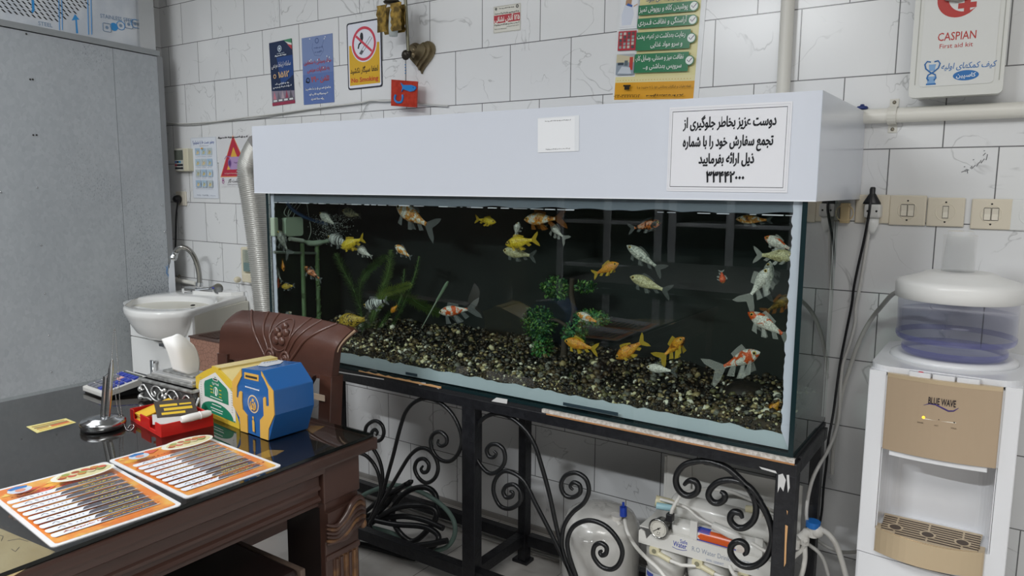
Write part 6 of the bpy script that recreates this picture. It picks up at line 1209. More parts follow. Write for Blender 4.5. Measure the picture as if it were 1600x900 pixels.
# blue donation box
P0, P1 = aZ(378, 674, DZ), aZ(420, 689, DZ); fpl2 = vpl(P0, P1); u_ = (P1-P0).normalized(); FB = frame(P0, u_, (0, 0, 1)); FBi = FB.inverted()
def f5(px): r_ = FBi @ fpl2(300+px[0]/5, 540+px[1]/5); return (r_.x, r_.y)
t = thing('donation_box', 'blue octagonal donation box with two golden hands', 'donation box', tuple(P0)); blu_ = mat('box_blue', '1f5c9e', .22, noise=(3, '225f9f', .4, .6, 2), coat=.25); gold_p = mat('hand_gold', 'd2a54c', .4)
octo = [f5(p) for p in ((390, 662), (602, 742), (650, 545), (640, 352), (545, 196), (392, 178), (318, 275), (326, 470))]
bk = aZ(478, 670, DZ); dep = -(FBi @ bk).z; dep = max(.10, min(.2, dep))
q = B(); q.prism(octo, -dep, 0, blu_, FB); q.build('body', t, .002)
q = B()
lh = [(390, 182), (393, 235), (372, 280), (356, 315), (354, 400), (366, 416), (374, 360), (385, 353), (397, 366), (396, 440), (402, 500), (437, 545), (441, 682), (386, 664), (378, 560), (325, 466), (319, 278)]
rh = [(545, 200), (598, 300), (639, 354), (649, 542), (604, 650), (601, 738), (540, 718), (537, 580), (566, 545), (561, 410), (570, 400), (581, 408), (584, 470), (597, 476), (607, 465), (602, 340), (572, 270), (548, 230)]
for P in (lh, rh): q.prism([f5(p) for p in P], .0002, .0022, gold_p, FB)
plabel(q.build('hand_emblem', t), 'golden hand shapes'); 
q = B(); q.flat([f5(p) for p in ((410, 206), (522, 230), (522, 280), (411, 256))], .0006, gold_p, FB); q.prism([f5(p) for p in ((421, 228), (510, 247), (510, 264), (421, 244))], .0005, .0012, slot, FB); q.build('coin_slot', t)
q = B(); c0 = f5((480, 456)); r0 = abs(f5((522, 460))[0]-c0[0])
for k, m in ((1., pr('d6cfc0')), (.92, gold_p), (.84, blu_)): q.flat(circ(c0[0], c0[1], r0*k, 28), .0006+.0003*(1-k)*10, m, FB)
q.flat(circ(c0[0], c0[1]+r0*.42, r0*.2, 14), .0014, gold_p, FB)
for s_ in (-1, 1): q.tube([FB @ V((c0[0]+s_*r0*x, c0[1]+r0*z, .0012)) for x, z in ((.15, -.65), (.45, -.5), (.5, -.1), (.3, .25))], r0*.09, gold_p, 6); q.tube([FB @ V((c0[0]+s_*r0*x, c0[1]+r0*z, .0012)) for x, z in ((.1, -.6), (.22, -.3), (.12, .02))], r0*.09, gold_p, 6)
q.flat(circ(c0[0], c0[1]-.0, r0*.12, 10), .0014, gold_p, FB); c1 = f5((483, 620)); q.flat(circ(c1[0], c1[1]+.018, .0035, 12), .0012, gold_p, FB); q.flat([(c1[0]-.004, c1[1]-.016), (c1[0]+.004, c1[1]-.016), (c1[0]+.005, c1[1]+.008), (c1[0]+.001, c1[1]+.015), (c1[0]-.005, c1[1]+.010)], .0012, gold_p, FB); q.flat([(c1[0]+.003, c1[1]-.018), (c1[0]+.007, c1[1]-.018), (c1[0]+.006, c1[1]+.002)], .0011, slot, FB)
c2 = f5((470, 338)); a3 = f5((418, 325)); b3 = f5((525, 350)); x = a3[0]
while x < b3[0]: l = .002+.004*Rn.random(); zz = c2[1]; q.box((x, zz, .0006), (x+l, zz+.0028, .001), pr('d8dce2'), FB); x += l+.0012
q.box((a3[0], c2[1]+.009, .0005), (b3[0], c2[1]+.0096, .0008), pr('3f78b8'), FB); plabel(q.build('printed_lettering', t), 'small gold emblem and white print')
q = B(); st5 = [(515, 158), (545, 128), (600, 122), (680, 112), (715, 120), (690, 140), (640, 150), (580, 163)]
zt_ = max(p[1] for p in octo); topz = DZ+f5((470, 186))[1]
a3, b3 = FB @ V((f5((545, 196))[0], f5((545, 196))[1], 0)), FB @ V((f5((392, 178))[0], f5((392, 178))[1], 0)); nn = (a3-b3).normalized(); nf = (FB.to_3x3() @ V((0, 0, -1))); ntop = nn.cross(nf).normalized(); ntop = ntop if ntop.z > 0 else -ntop
def atop(px): d = ray(300+px[0]/5, 540+px[1]/5); p0 = a3+ntop*.0012; return CAM+d*((p0-CAM).dot(ntop)/d.dot(ntop))
q.add([atop(p) for p in st5], [tuple(range(len(st5)))], pr('c9ccd2', .4)); 
for i in range(5): a4, b4 = atop((560+i*22, 138-i*4)), atop((572+i*24, 132-i*4)); q.tube([a4+ntop*.0004, b4+ntop*.0004], .0008, pr('7d8aa0'), 4)
plabel(q.build('worn_sticker', t), 'torn white sticker on the top')
q = B(); lk = aZ(481, 655, DZ+.018); q.ball(lk, .005, mat('keylock', 'd8d8d8', .2, .6), 10); q.build('lock', t)
# ------------------------------------------------------------------ hoses, purifier and dispenser
o4, k4 = (540, 620), 3.2125
hosem = mat('black_hose', '1b1c1e', .35); greenh = clearmat('green_hose', '7f9a90', 1.4, .12, '7f968e', .62)
def hz_(P, y=-.40, sub=6): return smooth_path([aY(o4[0]+p[0]/k4, o4[1]+p[1]/k4, p[2] if len(p) > 2 else y) for p in P], sub)
def fz(p): p = V(p); p.z = max(p.z, .0125); return p
t = thing('coiled_hose', 'heap of thick black hose coiled on the floor under the stand', 'hose', tuple(aY(640, 840, -.40)))
loops = [[(60, 620, -.44), (110, 600, -.42), (180, 565, -.40), (260, 470, -.38), (320, 432, -.38), (325, 420, -.38)],
 [(70, 690, -.46), (120, 640, -.42), (250, 560, -.40), (360, 545, -.38), (440, 560, -.36), (455, 600, -.36), (420, 660, -.37), (340, 725, -.38), (270, 680, -.40), (235, 600, -.38), (255, 530, -.36), (320, 470, -.34), (400, 455, -.33), (450, 490, -.33), (458, 560, -.34)],
 [(130, 600, -.42), (200, 605, -.40), (300, 600, -.38), (400, 620, -.37), (490, 660, -.37)],
 [(150, 620, -.42), (250, 640, -.40), (380, 650, -.38), (450, 680, -.38), (465, 720, -.39), (410, 780, -.40)],
 [(75, 650, -.47), (105, 700, -.46), (170, 745, -.45), (250, 765, -.44), (340, 750, -.43), (430, 738, -.42), (510, 722, -.41)],
 [(60, 740, -.49), (110, 790, -.48), (190, 825, -.47), (280, 830, -.46), (350, 815, -.45)],
 [(110, 610, -.44), (130, 680, -.44), (180, 740, -.44), (260, 770, -.44)], [(75, 600, -.44), (120, 560, -.43), (180, 510, -.41), (300, 440, -.39)]]
for i, P in enumerate(loops): q = B(); q.tube([fz(p) for p in hz_(P)], .0105 if i != 7 else .008, hosem, 12); q.build('hose_loop', t)
q = B(); q.tube([fz(p) for p in hz_([(20, 560, -.34), (80, 500, -.33), (140, 470, -.32), (230, 445, -.32), (320, 455, -.33), (420, 500, -.34), (500, 560, -.35), (545, 630, -.36), (545, 700, -.37), (505, 755, -.38), (440, 775, -.38), (430, 790, -.38)])], .0085, greenh, 12); q.tube([fz(p) for p in hz_([(130, 655, -.39), (220, 680, -.385), (300, 712, -.38), (330, 722, -.38)])], .0085, greenh, 12)
tag(q.build('clear_hose'), 'translucent green hose looping through the black hose heap', 'hose')
for y, r, z, lb in ((-.150, .0065, .0068, 'white hose lying along the floor nearer the wall behind the stand'), (-.172, .0065, .0068, 'white hose lying along the floor nearer the stand feet')):
    q = B(); q.tube(smooth_path([(-1.0, y+.02, z), (-.5, y, z), (-.1, y-.004, z), (.2, y+.004, z), (.33, y+.01, z)], 5), r, mat('white_hose', 'c4c2be', .45), 10); tag(q.build('floor_hose'), lb, 'hose')
# purifier storage tank in plastic wrap
c = aY(938, 880, -.30); t = thing('water_tank', 'round white purifier storage tank in clear wrap on the floor', 'tank', (c.x, -.30, 0)); tk = mat('tank_white', 'd4d3cf', .22, coat=.4, noise=(6, 'c6c4bf', .4, .65, 3)); Tt = Mx.Translation((c.x, -.30, 0)); tr_ = .122
q = B(); q.lathe([(.09, .0), (.10, .02), (tr_*.97, .05), (tr_, .10), (tr_, .235), (tr_*.96, .265), (tr_*.85, .290), (tr_*.60, .306), (tr_*.3, .312), (.02, .313), (.0001, .313)], tk, Tt, 40); q.build('vessel', t)
vv = aY(974, 800, -.30); q = B(); q.tube([(vv.x-.014, -.33, .275), (vv.x-.008, -.33, .315)], .018, mat('valve_white', 'dcdad4', .35), 14); q.tube([(vv.x-.012, -.33, .300), (vv.x+.012, -.345, .290)], .009, mat('valve_white'), 10); q.build('valve', t)
q = B(); q.tube([aY(974, 806, -.33), aY(974, 792, -.33)], .011, mat('valve_blue', '2446b0', .3), 10); q.tube([aY(974, 793, -.33), aY(974, 785, -.33)], .004, mat('valve_blue'), 8); plabel(q.build('valve_handle', t), 'blue valve handle')
def wrap(u, v):
    a = 2*pi*u; h = .318*v; r = (tr_+.004+.0035*sin(7*a+9*v)*sin(5*v+a)+.002*sin(23*a))*(1 if v < .78 else 1-.9*(v-.78)**1.4/.12)
    return (c.x+max(.01, r)*cos(a), -.30+max(.01, r)*sin(a), h+.004*sin(5*a)*v)
q = B(); q.grid(wrap, 64, 16, clearmat('wrap_film', 'fbfbfb', 1.5, .12)); q.build('plastic_wrap', t)
whose = mat('white_tubing', 'dedcd6', .35)
def tube6(name, P, r, m, label, cat='tube', sub=6): q = B(); q.tube(smooth_path([fz(aY(*p)) for p in P], sub), r, m, 10); return tag(q.build(name), label, cat)
tube6('supply_tube', [(976, 812, -.33), (980, 830, -.36), (992, 852, -.40), (1010, 872, -.44), (1028, 888, -.46), (1042, 905, -.47), (1060, 925, -.47)], .0055, whose, 'white tube running from the blue valve down past the filter housings')
# reverse osmosis purifier
rw_ = mat('purifier_white', 'd9d8d3', .28, coat=.2); cream_ = mat('fitting_cream', 'd6cfae', .4); PY = -.385
b0, b1 = aY(1000, 838, PY), aY(1190, 893, PY); t = thing('water_purifier', 'white household water purifier with gauge and filter housings under the stand', 'water purifier', ((b0.x+b1.x)/2, -.30, 0))
FP = frame((0, PY, 0), (1, 0, 0), (0, 0, 1)); zb_ = aY(1100, 872, PY).z; x0 = aY(999, 830, PY).x; x1 = aY(1193, 893, PY).x
def pp(px): r_ = aY(*px, PY); return (r_.x, r_.z)
fp = [pp(p) for p in ((1000, 847), (1000, 828), (1003, 826), (1007, 830), (1009, 838), (1018, 846), (1030, 850), (1040, 845), (1048, 838), (1120, 853), (1210, 876), (1210, 900), (1190, 898))]
xr = 1.030
zt0 = fp[9][1]; zlow = fp[0][1]; fp = [(x0, zlow), (x0, fp[1][1]), (x0+.006, fp[2][1]), (x0+.018, fp[3][1]), (x0+.024, fp[4][1]-.005), (x0+.045, zt0-.008), (x0+.07, zt0-.010), (x0+.095, zt0-.004), (x0+.11, zt0), (xr, zt0), (xr, zlow)]
q = B(); q.prism(fp, 0, .004, rw_, FP); q.box((xr-.004, PY, zlow), (xr, -.22, zt0), rw_); q.box((x0, PY, zt0-.006), (xr, -.20, zt0-.003), rw_); q.box((x0, -.212, zt0-.01), (xr, -.208, zt0+.155), rw_); q.build('bracket', t, .001)
q = B(); zt_ = (zt0+zlow)/2-.004; FPt = FP @ Mx.Translation((0, 0, .0044))
xs_ = lambda x, y: aY(x, y, PY).x
q.text('Safe', FPt @ Mx.Translation((xs_(1069, 851), zt_+.012, 0)), .016, pr('4a55a8'), 'c', .01, 1, 0, .022); q.text('Water', FPt @ Mx.Translation((xs_(1063, 854), zt_-.002, 0)), .022, pr('3f48a0'), 'c', .015, 1, 0, .040)
q.tube([FPt @ V((xs_(1063, 854)+x, zt_+z, 0)) for x, z in ((-.022, -.006), (-.008, -.009), (.010, -.008), (.021, -.004))], .0008, pr('4a55a8'), 4)
q.text('R.O Water Drinking SYSTEMS', FPt @ Mx.Translation((xs_(1082, 860), zt_-.001, 0)), .020, pr('8a93a6'), 'l', .0, 1, 0, .185); q.text('WW-1000WT', FPt @ Mx.Translation((xs_(1118, 868), zt_-.019, 0)), .011, pr('8f9ab4'), 'c', .005, 1, 0, .05)
plabel(q.build('printed_lettering', t), 'blue and grey maker print')
def zlathe(P, cx, cy, m, n=22): q.lathe(P, m, Mx.Translation((cx, cy, 0)), n)
for i, hx_ in enumerate((x0+.062, x0+.062+.128, x0+.062+.256)):
    q = B(); cy_ = PY+.062; zlathe([(.046, .012), (.052, .02), (.055, .20), (.058, .205), (.060, zlow-.052), (.060, zlow-.014), (.054, zlow-.006), (.050, zlow+.004), (.0001, zlow+.005)], hx_, cy_, rw_, 28); hs = q.build('filter_housing', t)
    q = B()
    for k in range(26): a = 2*pi*k/26; q.tube([(hx_+.0562*cos(a), cy_+.0562*sin(a), .05), (hx_+.0575*cos(a), cy_+.0575*sin(a), .185)], .0017, rw_, 5)
    q.build('grip_rib', hs)
    q = B(); fx, fz_ = hx_-.012, zlow-.010; q.prism(rrect(fx-.015, fz_-.014, fx+.015, fz_+.010, .004), .0, .012, cream_, frame((0, PY+.006, 0), (1, 0, 0), (0, 0, 1))); q.tube([(fx, PY-.004, fz_-.002), (fx, PY-.007, fz_-.002)], .007, mat('port_shade', '8a8770', .5), 12); q.tube([(fx+.012, PY-.002, fz_-.008), (fx+.05, PY-.006, fz_-.016)], .008, cream_, 10)
    q.build('port_fitting', hs)
    if i < 2: q = B(); q.tube([(fx+.045, PY-.006, fz_-.015), (fx+.085, PY-.008, fz_-.018), (fx+.125, PY-.003, fz_-.010)], .0052, whose, 10); q.build('link_tube', t)
    q = B(); lab = [a for a in range(9)]
    if i == 0:
        P = []
        vs = []
        for k in range(9): a = -2.5+.13*k; vs += [(hx_+.0598*cos(a), cy_+.0598*sin(a), .06), (hx_+.0598*cos(a), cy_+.0598*sin(a), .195)]
        q.add(vs, [(2*k, 2*k+2, 2*k+3, 2*k+1) for k in range(8)], pr('d6d8dc'), True)
        for z0_, z1_, col in ((.175, .19, '4a5ab0'), (.15, .156, 'c0504a'), (.13, .146, 'b9a5ae'), (.10, .12, '8a93b4')):
            vs = []
            for k in range(1, 6): a = -2.5+.13*k; vs += [(hx_+.0602*cos(a), cy_+.0602*sin(a), z0_), (hx_+.0602*cos(a), cy_+.0602*sin(a), z1_)]
            q.add(vs, [(2*k, 2*k+2, 2*k+3, 2*k+1) for k in range(4)], pr(col), True)
        plabel(q.build('sticker', hs), 'printed white sticker')
# horizontal membrane vessels
def vessel(px0, px1, r, y, name='membrane_vessel', lab=False):
    a, b_ = aY(*px0, y), aY(*px1, y); z = (a.z+b_.z)/2; T = frame((a.x, y, z), (0, 1, 0), (0, 0, 1)); L = b_.x-a.x; q = B()
    T = Mx(((0, 0, 1, a.x), (1, 0, 0, y), (0, 1, 0, z), (0, 0, 0, 1)))
    q.lathe([(.008, -.012), (.010, 0), (r*.8, .004), (r*1.06, .012), (r*1.06, .05), (r, .056), (r, L-.045), (r*1.04, L-.040), (r*1.04, L-.018), (r*.75, L-.006), (.010, L), (.008, L+.014), (.0001, L+.015)], rw_, T, 26); o = q.build(name, t)
    if lab:
        q = B()
        for a0, a1, x0_, x1_, col in ((-2.75, -1.55, .085, .185, 'cf5a28'), (-3.0, -2.3, .078, .115, '3a4fa6'), (-1.62, -1.0, .078, .19, '3a4fa6'), (-2.6, -.9, .192, .215, 'd9cfc6')):
            vs = []
            for k in range(9): a_ = a0+(a1-a0)*k/8; a_ += pi/2+.9; vs += [(1.008*r*cos(a_+pi*.78), 1.008*r*sin(a_+pi*.78), x0_+.004*sin(k*2)), (1.008*r*cos(a_+pi*.78), 1.008*r*sin(a_+pi*.78), x1_+.004*sin(k*3))]
            q.add(vs, [(2*k, 2*k+2, 2*k+3, 2*k+1) for k in range(8)], pr(col, .25), True, T)
        plabel(q.build('printed_sleeve', o), 'orange and blue printed sleeve')
    return o
vessel((1052, 822), (1197, 862), .027, PY+.035, lab=True); vessel((1050, 788), (1225, 832), .037, PY+.085)
for xx in (x0+.15, x0+.33): q = B(); q.box((xx, PY+.005, zt0-.004), (xx+.02, PY+.012, zt0+.05), rw_); q.build('clamp', t)
q = B(); pa, pb = aY(1068, 795, PY+.02), aY(1120, 812, PY+.02); q.tube(smooth_path([aY(1032, 780, PY+.03), aY(1070, 792, PY+.02), aY(1090, 808, PY+.015), aY(1113, 820, PY+.012)], 5), .0045, whose, 8); q.tube(smooth_path([aY(1174, 848, PY), aY(1190, 858, PY), aY(1207, 866, PY), aY(1222, 868, PY)], 5), .0045, whose, 8); q.build('link_tube', t)
q = B(); pa, pb = aY(1113, 820, PY+.005), aY(1158, 842, PY+.005); q.tube([pa, pa.lerp(pb, .05), pa.lerp(pb, .6), pb.lerp(pa, .15), pb], [.007, .011, .0135, .0115, .005], rw_, 14); q.build('inline_filter', t)
q = B(); pa, pb = aY(1166, 795, -.30), aY(1200, 798, -.30); q.tube([pa, pb], .010, cream_, 10); q.tube([aY(1186, 786, -.31), aY(1188, 808, -.31)], .008, rw_, 10); q.ball(aY(1184, 797, -.31), .014, rw_, 10); q.build('elbow_fitting', t)
q = B(); q.tube([aY(1024, 782, PY+.04), aY(1056, 790, PY+.06)], .016, cream_, 12); q.build('end_fitting', t); q = B(); q.tube([aY(1026, 790, PY+.02), aY(1050, 794, PY+.03)], .010, mat('pale_blue', '9cc3cc', .35), 10); plabel(q.build('blue_fitting', t), 'pale blue push fitting')
B().box((aY(1041, 765, -.215).x, -.222, zt0+.02), (aY(1080, 775, -.215).x, -.214, zt0+.165), rw_).build('back_plate', t, .008)
gc = aY(1029, 826, PY-.012); q = B(); Tg = frame((gc.x, PY-.010, gc.z), (1, 0, 0), (0, 0, 1)); q.lathe([(.024, -.03), (.026, -.006), (.029, 0), (.030, .003), (.028, .006), (.0255, .006), (.025, .002)], mat('gauge_ring', '8f8f8c', .2, 1), Tg, 32); g_ = q.build('pressure_gauge', t)
q = B(); q.flat(circ(0, 0, .0255, 28), .0030, mat('gauge_face', 'cfccc2', .3), Tg)
for i in range(21): a = -.75+(pi+1.5)*i/20; r1_ = .022; q.flat([(r1_*cos(a), r1_*sin(a)), (r1_*cos(a+.05), r1_*sin(a+.05)), (.0185*cos(a+.05), .0185*sin(a+.05)), (.0185*cos(a), .0185*sin(a))], .0034, slot, Tg)
q.flat([(-.016, -.0105), (-.015, -.012), (.007, .0035), (.006, .006)], .0038, slot, Tg); q.flat(circ(0, 0, .003, 12), .0040, slot, Tg); q.flat(circ(-.002, -.011, .0015, 8), .0034, slot, Tg); q.flat(circ(.004, -.0115, .0015, 8), .0034, slot, Tg); q.box((-.006, -.018, .0032), (.006, -.0165, .0035), mat('gauge_print', '77756c'), Tg); q.build('dial', g_)
q = B(); q.box((aY(1043, 806, PY).x, PY-.014, aY(1043, 812, PY).z), (aY(1053, 806, PY).x, PY+.006, aY(1043, 800, PY).z), blk); q.build('gauge_elbow', g_, .002)
tube6('supply_tube', [(1048, 806, PY), (1051, 795, PY-.005), (1058, 782, PY), (1066, 772, PY+.02), (1085, 766, PY+.06), (1110, 764, PY+.10), (1140, 768, PY+.12), (1170, 780, PY+.13), (1210, 800, PY+.14), (1234, 816, PY+.15)], .0052, whose, 'white tube arching from the gauge over the purifier to the wall')
tube6('supply_tube', [(1140, 884, PY-.03), (1146, 896, PY-.04), (1160, 908, PY-.04), (1178, 914, PY-.04)], .0055, whose, 'short white tube curling below the purifier bracket')
# feed valve with blue collar by the wall
VY = -.29; c = aY(1271, 826, VY); t = thing('feed_valve', 'white plastic tee valve with a blue collar by the back leg', 'valve', tuple(c))
q = B(); q.tube([aY(1270, 838, VY), aY(1271, 822, VY)], .014, whose, 14); q.tube([aY(1258, 833, VY), aY(1282, 829, VY)], .013, whose, 12); q.ball(aY(1277, 830, VY), .018, whose, 12); q.tube([aY(1252, 840, VY), aY(1262, 832, VY)], .0125, whose, 12); q.build('tee_body', t)
q = B(); q.tube([aY(1270, 823, VY), aY(1271, 814, VY)], .0185, mat('collar_blue', '1f6fc0', .35), 16); q.build('blue_collar', t)
q = B(); q.tube([aY(1258, 836, VY), aY(1257, 850, VY)], .012, whose, 12); q.tube([aY(1246, 842, VY), aY(1243, 856, VY)], .011, whose, 12); q.build('branch_joint', t)
tube6('supply_tube', [(1284, 828, VY), (1295, 835, VY-.01), (1306, 850, VY-.02), (1315, 875, VY-.03), (1322, 900, VY-.03), (1330, 930, VY-.02), (1336, 958, VY-.02)], .0072, whose, 'thick white tube dropping to the floor beside the dispenser')
tube6('supply_tube', [(1257, 848, VY), (1258, 870, VY), (1255, 890, VY), (1249, 910, VY), (1243, 935, VY), (1240, 958, VY)], .0065, whose, 'white tube hanging straight down from the tee valve')
tube6('supply_tube', [(1258, 845, VY-.01), (1254, 858, VY), (1243, 868, VY), (1235, 876, VY), (1226, 888, VY), (1222, 905, VY)], .006, whose, 'white tube bending from the tee valve towards the purifier')
tube6('supply_tube', [(1232, 826, VY+.02), (1248, 839, VY+.02), (1265, 852, VY+.02), (1278, 862, VY+.02), (1287, 875, VY+.02), (1293, 893, VY+.02), (1300, 920, VY+.02)], .0052, mat('grey_tubing', 'b9b8b4', .4), 'thin grey tube crossing behind the tee valve')
tube6('supply_tube', [(1270, 836, -.06), (1282, 848, -.06), (1300, 858, -.06), (1320, 863, -.07), (1345, 862, -.08)], .005, mat('grey_tubing'), 'thin tube running from behind the leg to the dispenser')
tube6('supply_tube', [(1404, 455, -.27), (1392, 462, -.18), (1378, 478, -.10), (1364, 495, -.06), (1350, 518, -.05), (1338, 545, -.05), (1328, 575, -.05), (1320, 600, -.055), (1314, 625, -.06), (1308, 660, -.075), (1302, 700, -.10), (1300, 740, -.10)], .0058, mat('grey_tubing'), 'pale tube rising along the wall to the dispenser bottle lid')
# ------------------------------------------------------------------ water dispenser
dm = mat('dispenser_white', 'dfe0e3', .22, coat=.3); gp = mat('champagne', 'b5a087', .35, .3); gp2 = mat('champagne_light', 'c9b596', .3, .4); DY_, DB = -.45, -.10; xl, xr_ = 1.208, 1.5015; xm = (xl+xr_)/2; zt = .905
t = thing('water_dispenser', 'white and gold water dispenser with a drip tray and bottle cradle', 'water dispenser', (xm, -.28, 0)); FD = frame((0, DY_, 0), (1, 0, 0), (0, 0, 1))
FT_ = Mx(((1, 0, 0, 0), (0, 1, 0, 0), (0, 0, 1, 0), (0, 0, 0, 1)))
bulge = lambda x, a=.016: DY_-a*(1-((x-xm)/(xr_-xm))**2)
def column(x0, x1, z0, z1, m, nm, y1=DB, a=.016, n=14, bev=.004):
    P = [(x0+(x1-x0)*i/n, bulge(x0+(x1-x0)*i/n, a)) for i in range(n+1)]+[(x1, y1), (x0, y1)]; q = B(); q.prism(P, z0, z1, m); return q.build(nm, t, bev)
column(xl, xr_, .012, .452, dm, 'lower_body', a=.010, bev=.006)
column(xl, xr_, .454, .5195, dm, 'middle_body', a=.010, bev=.002); 
for a_, b_ in ((xl, 1.245), (1.470, xr_)):
    column(a_, b_, .518, zt-.012, dm, 'side_pillar', a=.010, bev=.007)
q = B(); nR = 10; P = [(1.2458, DY_), (1.2475, DY_), (1.2485, DY_+.05)]+[(1.2485+.03*(1-cos(pi/2*i/6)), DY_+.05+.06*sin(pi/2*i/6)) for i in range(1, 7)]+[(1.4365+.03*sin(pi/2*i/6), DY_+.05+.06*cos(pi/2*i/6)) for i in range(7)]+[(1.4675, DY_), (1.4692, DY_), (1.4692, DB), (1.2458, DB)]
q.prism(P, .518, .73, dm); q.build('niche', t)
column(1.243, 1.472, .715, zt-.02, dm, 'head_body', a=.006)
P = [(1.2475+(1.467-1.2475)*i/16, bulge(1.2475+(1.467-1.2475)*i/16, .026)) for i in range(17)]
q = B(); q.prism(P+[(1.467, DY_+.004), (1.2475, DY_+.004)], .716, .884, gp); q.build('gold_panel', t, .002)
q = B(); q.prism([(x, y-.0005) for x, y in P]+[(1.467, DY_-.004), (1.2475, DY_-.004)], .884, .893, gp2); q.build('panel_edge', t, .002)
q = B(); P3 = [(x, bulge(x, .020)+.002) for x in [1.262+(1.452-1.262)*i/12 for i in range(13)]]; q.prism(P3+[(1.452, DY_+.03), (1.262, DY_+.03)], .703, .7155, dm); q.build('lower_lip', t, .002)
for i in range(3):
    x0_ = 1.290+.046*i; q = B(); q.prism([(x0_, bulge(x0_, .016)), (x0_+.022, bulge(x0_+.022, .018)), (x0_+.043, bulge(x0_+.043, .016)), (x0_+.043, DY_+.05), (x0_, DY_+.05)], .889, .9035, dm); bt_ = q.build('tap_button', t, .003)
    if i == 0: q = B(); q.ball((x0_+.023, DY_-.010, .9035), (.006, .004, .0015), mat('hot_mark', 'c9304a', .35), 10); plabel(q.build('hot_mark', bt_), 'red hot mark')
q = B(); FG = lambda x: frame((x, bulge(x, .026)-.0004, 0), (1, 0.0, 0), (0, 0, 1))
def gx(px): r_ = aY(*px, DY_-.024); return r_
tc_ = gx((1472, 629)); q.text('BLUE WAVE', FG(tc_.x) @ Mx.Translation((0, gx((1472, 633)).z, .0004)), .021, pr('2a2428'), 'c', .02, 1, 0, gx((1493, 632)).x-gx((1450, 626)).x)
wv = [(1443, 633, .0), (1452, 630.5, .6), (1462, 632, 1), (1472, 637, 1), (1482, 642, 1), (1490, 642, .7), (1498, 637.5, 0)]
q.tube([gx((x, y))+V((0, -.0012, 0)) for x, y, _ in wv], [.0004+.0016*w_ for *_, w_ in wv], pr('3f2f72'), 6)
l0, l1 = gx((1443, 654)), gx((1494, 661)); q.tube([l0+V((0, -.001, 0)), l1+V((0, -.001, 0))], .0010, pr('e6e0d2'), 5)
for px in ((1467, 655.5), (1491, 660)): q.ball(gx(px)+V((0, -.001, 0)), .0016, slot, 8)
for tx, px, w_ in (('POWER', (1438, 661), .0115), ('HOT', (1463, 665.5), .008), ('COLD', (1490, 670), .0105)): r_ = gx(px); q.text(tx, FG(r_.x) @ Mx.Translation((0, r_.z, .0006)), .004, pr('5a4c40'), 'c', .01, 1, 0, w_)
q.text('', FG(xm), .01, pr('2a2428'))
ar = [gx(p) for p in ((1455, 701), (1459, 703), (1465, 701), (1462, 708), (1467, 710), (1460, 718), (1454, 711), (1459, 708))]; q.add([p+V((0, -.0015, 0)) for p in ar], [(0, 1, 7), (1, 2, 3, 7), (7, 3, 4, 5, 6)], pr('23508f'))
plabel(q.build('printed_lettering', t), 'dark maker name, violet wave and blue arrow')
q = B(); q.ball(gx((1443, 652))+V((0, -.001, 0)), .0032, mat('power_light', 'ffc83a', .3, emit=1.6), 10); plabel(q.build('power_light', t), 'glowing amber power light')
tp = [(1.246+(1.462-1.246)*i/16) for i in range(17)]; tl = 1.354; trr = .108
fy = lambda x: DY_-.012-.030*(1-((x-tl)/trr)**2)
q = B(); q.prism([(x, fy(x)) for x in tp]+[(1.462, DY_+.02), (1.246, DY_+.02)], .468, .524, gp2); dtr = q.build('drip_tray', t, .005, 3)
q = B(); grs = mat('tray_slot', '4a3b30', .5); yb0 = DY_+.085
q.prism([(x, fy(x)+.004) for x in tp[1:-1]]+[(1.455, yb0), (1.253, yb0)], .5236, .5252, gp2)
for i in range(9):
    y = DY_-.034+.0128*i; xs2 = [x for x in [1.25+.002*k for k in range(104)] if fy(x)+.009 < y and 1.254 < x < 1.454]
    if len(xs2) < 4: continue
    for seg in ((xs2[0], 1.283), (1.287, 1.349), (1.353, 1.417), (1.421, xs2[-1])):
        if seg[1]-seg[0] > .004: q.box((max(seg[0], xs2[0]), y-.0030, .5253), (min(seg[1], xs2[-1]), y+.0030, .5256), grs)
for x in (1.285, 1.351, 1.419): q.flat(circ(x, DY_+.012, .0165, 24, ry=.019), .5258, gp2); q.flat(circ(x, DY_+.012, .012, 20, ry=.014), .5261, grs)
q.build('drip_grille', dtr)
q = B(); q.prism(rrect(xl-.001, DY_+.0, xr_+.001, DB, .05, 8), zt-.014, zt, dm); q.build('top_plate', t, .006, 3)
q = B(); RT = Mx.Translation((xm+.005, -.265, 0)); q.lathe([(.135, zt-.002), (.132, zt+.008), (.118, zt+.012), (.106, zt+.006), (.0001, zt+.004)], dm, RT, 40); q.build('bottle_collar', t)
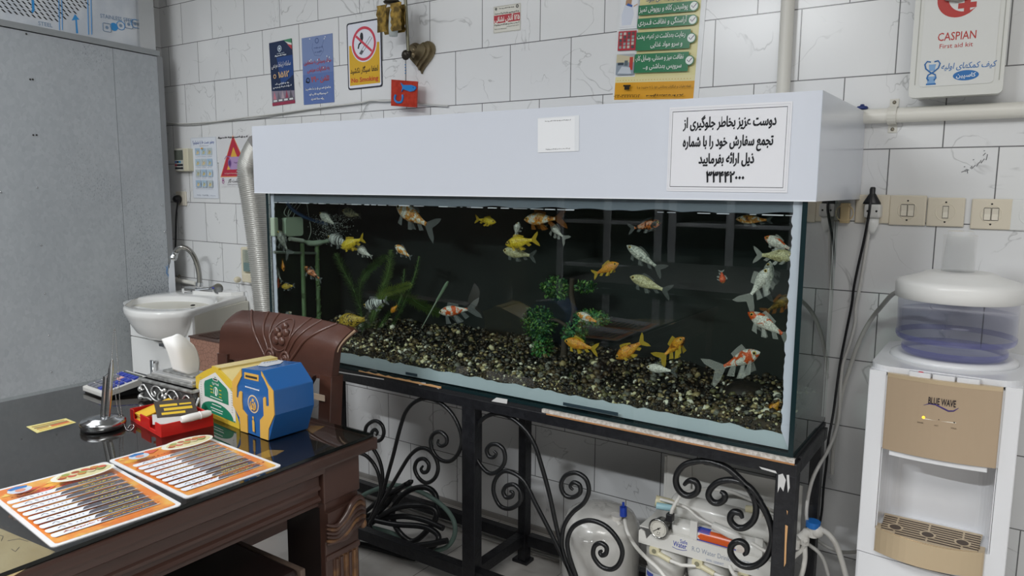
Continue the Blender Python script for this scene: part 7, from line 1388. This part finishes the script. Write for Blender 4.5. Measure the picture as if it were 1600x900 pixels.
# refill jar
RX, RY = 1.3605, -.265; t = thing('refill_bottle', 'clear bluish water bottle half full on top of the dispenser', 'bottle', (RX, RY, zt+.004)); RT = Mx.Translation((RX, RY, 0)); jar = clearmat('jar_plastic', 'f0f0f6', 1.35, .03, 'b4b6c8', .06)
B.caps = False
q = B(); q.lathe([(.104, zt+.012), (.109, zt+.020), (.1105, zt+.036), (.1135, zt+.040), (.1225, zt+.046), (.1245, zt+.056), (.1250, 1.050)], jar, RT, 48); q.build('shell', t)
q = B(); jb = clearmat('jar_rim_blue', 'd6d7ee', 1.5, .05, '9193cc', .18); q.lathe([(.1045, zt+.0105), (.110, zt+.016), (.1112, zt+.022), (.110, zt+.028)], jb, RT, 48); q.lathe([(.1232, zt+.047), (.1256, zt+.053), (.1256, zt+.060)], jb, RT, 48); q.build('base_ring', t)
B.caps = True
q = B(); q.lathe([(.100, zt+.016), (.107, zt+.024), (.108, zt+.036), (.119, zt+.048), (.1215, zt+.058), (.1222, 1.018), (.0001, 1.018)], clearmat('jar_water', 'eeeff3', 1.2, 0), RT, 48); q.build('water', t)
lidm = mat('lid_white', 'e2e2e0', .3); q = B(); q.lathe([(.126, 1.048), (.1325, 1.050), (.1335, 1.082), (.130, 1.090), (.118, 1.094), (.085, 1.104), (.070, 1.112), (.060, 1.113), (.0001, 1.113)], lidm, RT, 56); q.build('lid', t)
cup = clearmat('cup_plastic', 'ffffff', 1.3, .08, 'f0f2f2', .14); q = B()
for i in range(26):
    z = 1.1135+.0033*i; q.lathe([(.0345, z), (.0352, z+.0012), (.0335, z+.0022)], clearmat('cup_rim', 'ffffff', 1.12, .1, 'f4f6f6', .06), Mx.Translation((RX-.005, RY, 0)), 28)
B.caps = False
q.lathe([(.0345, 1.1135), (.0262, 1.208)], cup, Mx.Translation((RX-.005, RY, 0)), 32); B.caps = True; q.flat(circ(RX-.005, RY, .0262, 24), 1.208, cup)
tag(q.build('cup_stack'), 'upturned stack of clear disposable cups on the dispenser bottle lid', 'cups')
# ------------------------------------------------------------------ every top-level mesh gets its origin at its own base
bpy.context.view_layer.update()
for o in list(SC.objects):
    if o.type == 'MESH' and o.parent is None and o.get('kind') != 'structure' and o.name.split('.')[0] != 'goldfish':
        vs = [v.co for v in o.data.vertices]
        c = V([(min(v[k] for v in vs)+max(v[k] for v in vs))/2 for k in (0, 1)]+[min(v.z for v in vs)])
        o.data.transform(Mx.Translation(-c)); o.location = c
        for ch in o.children: ch.location = V(ch.location)-c
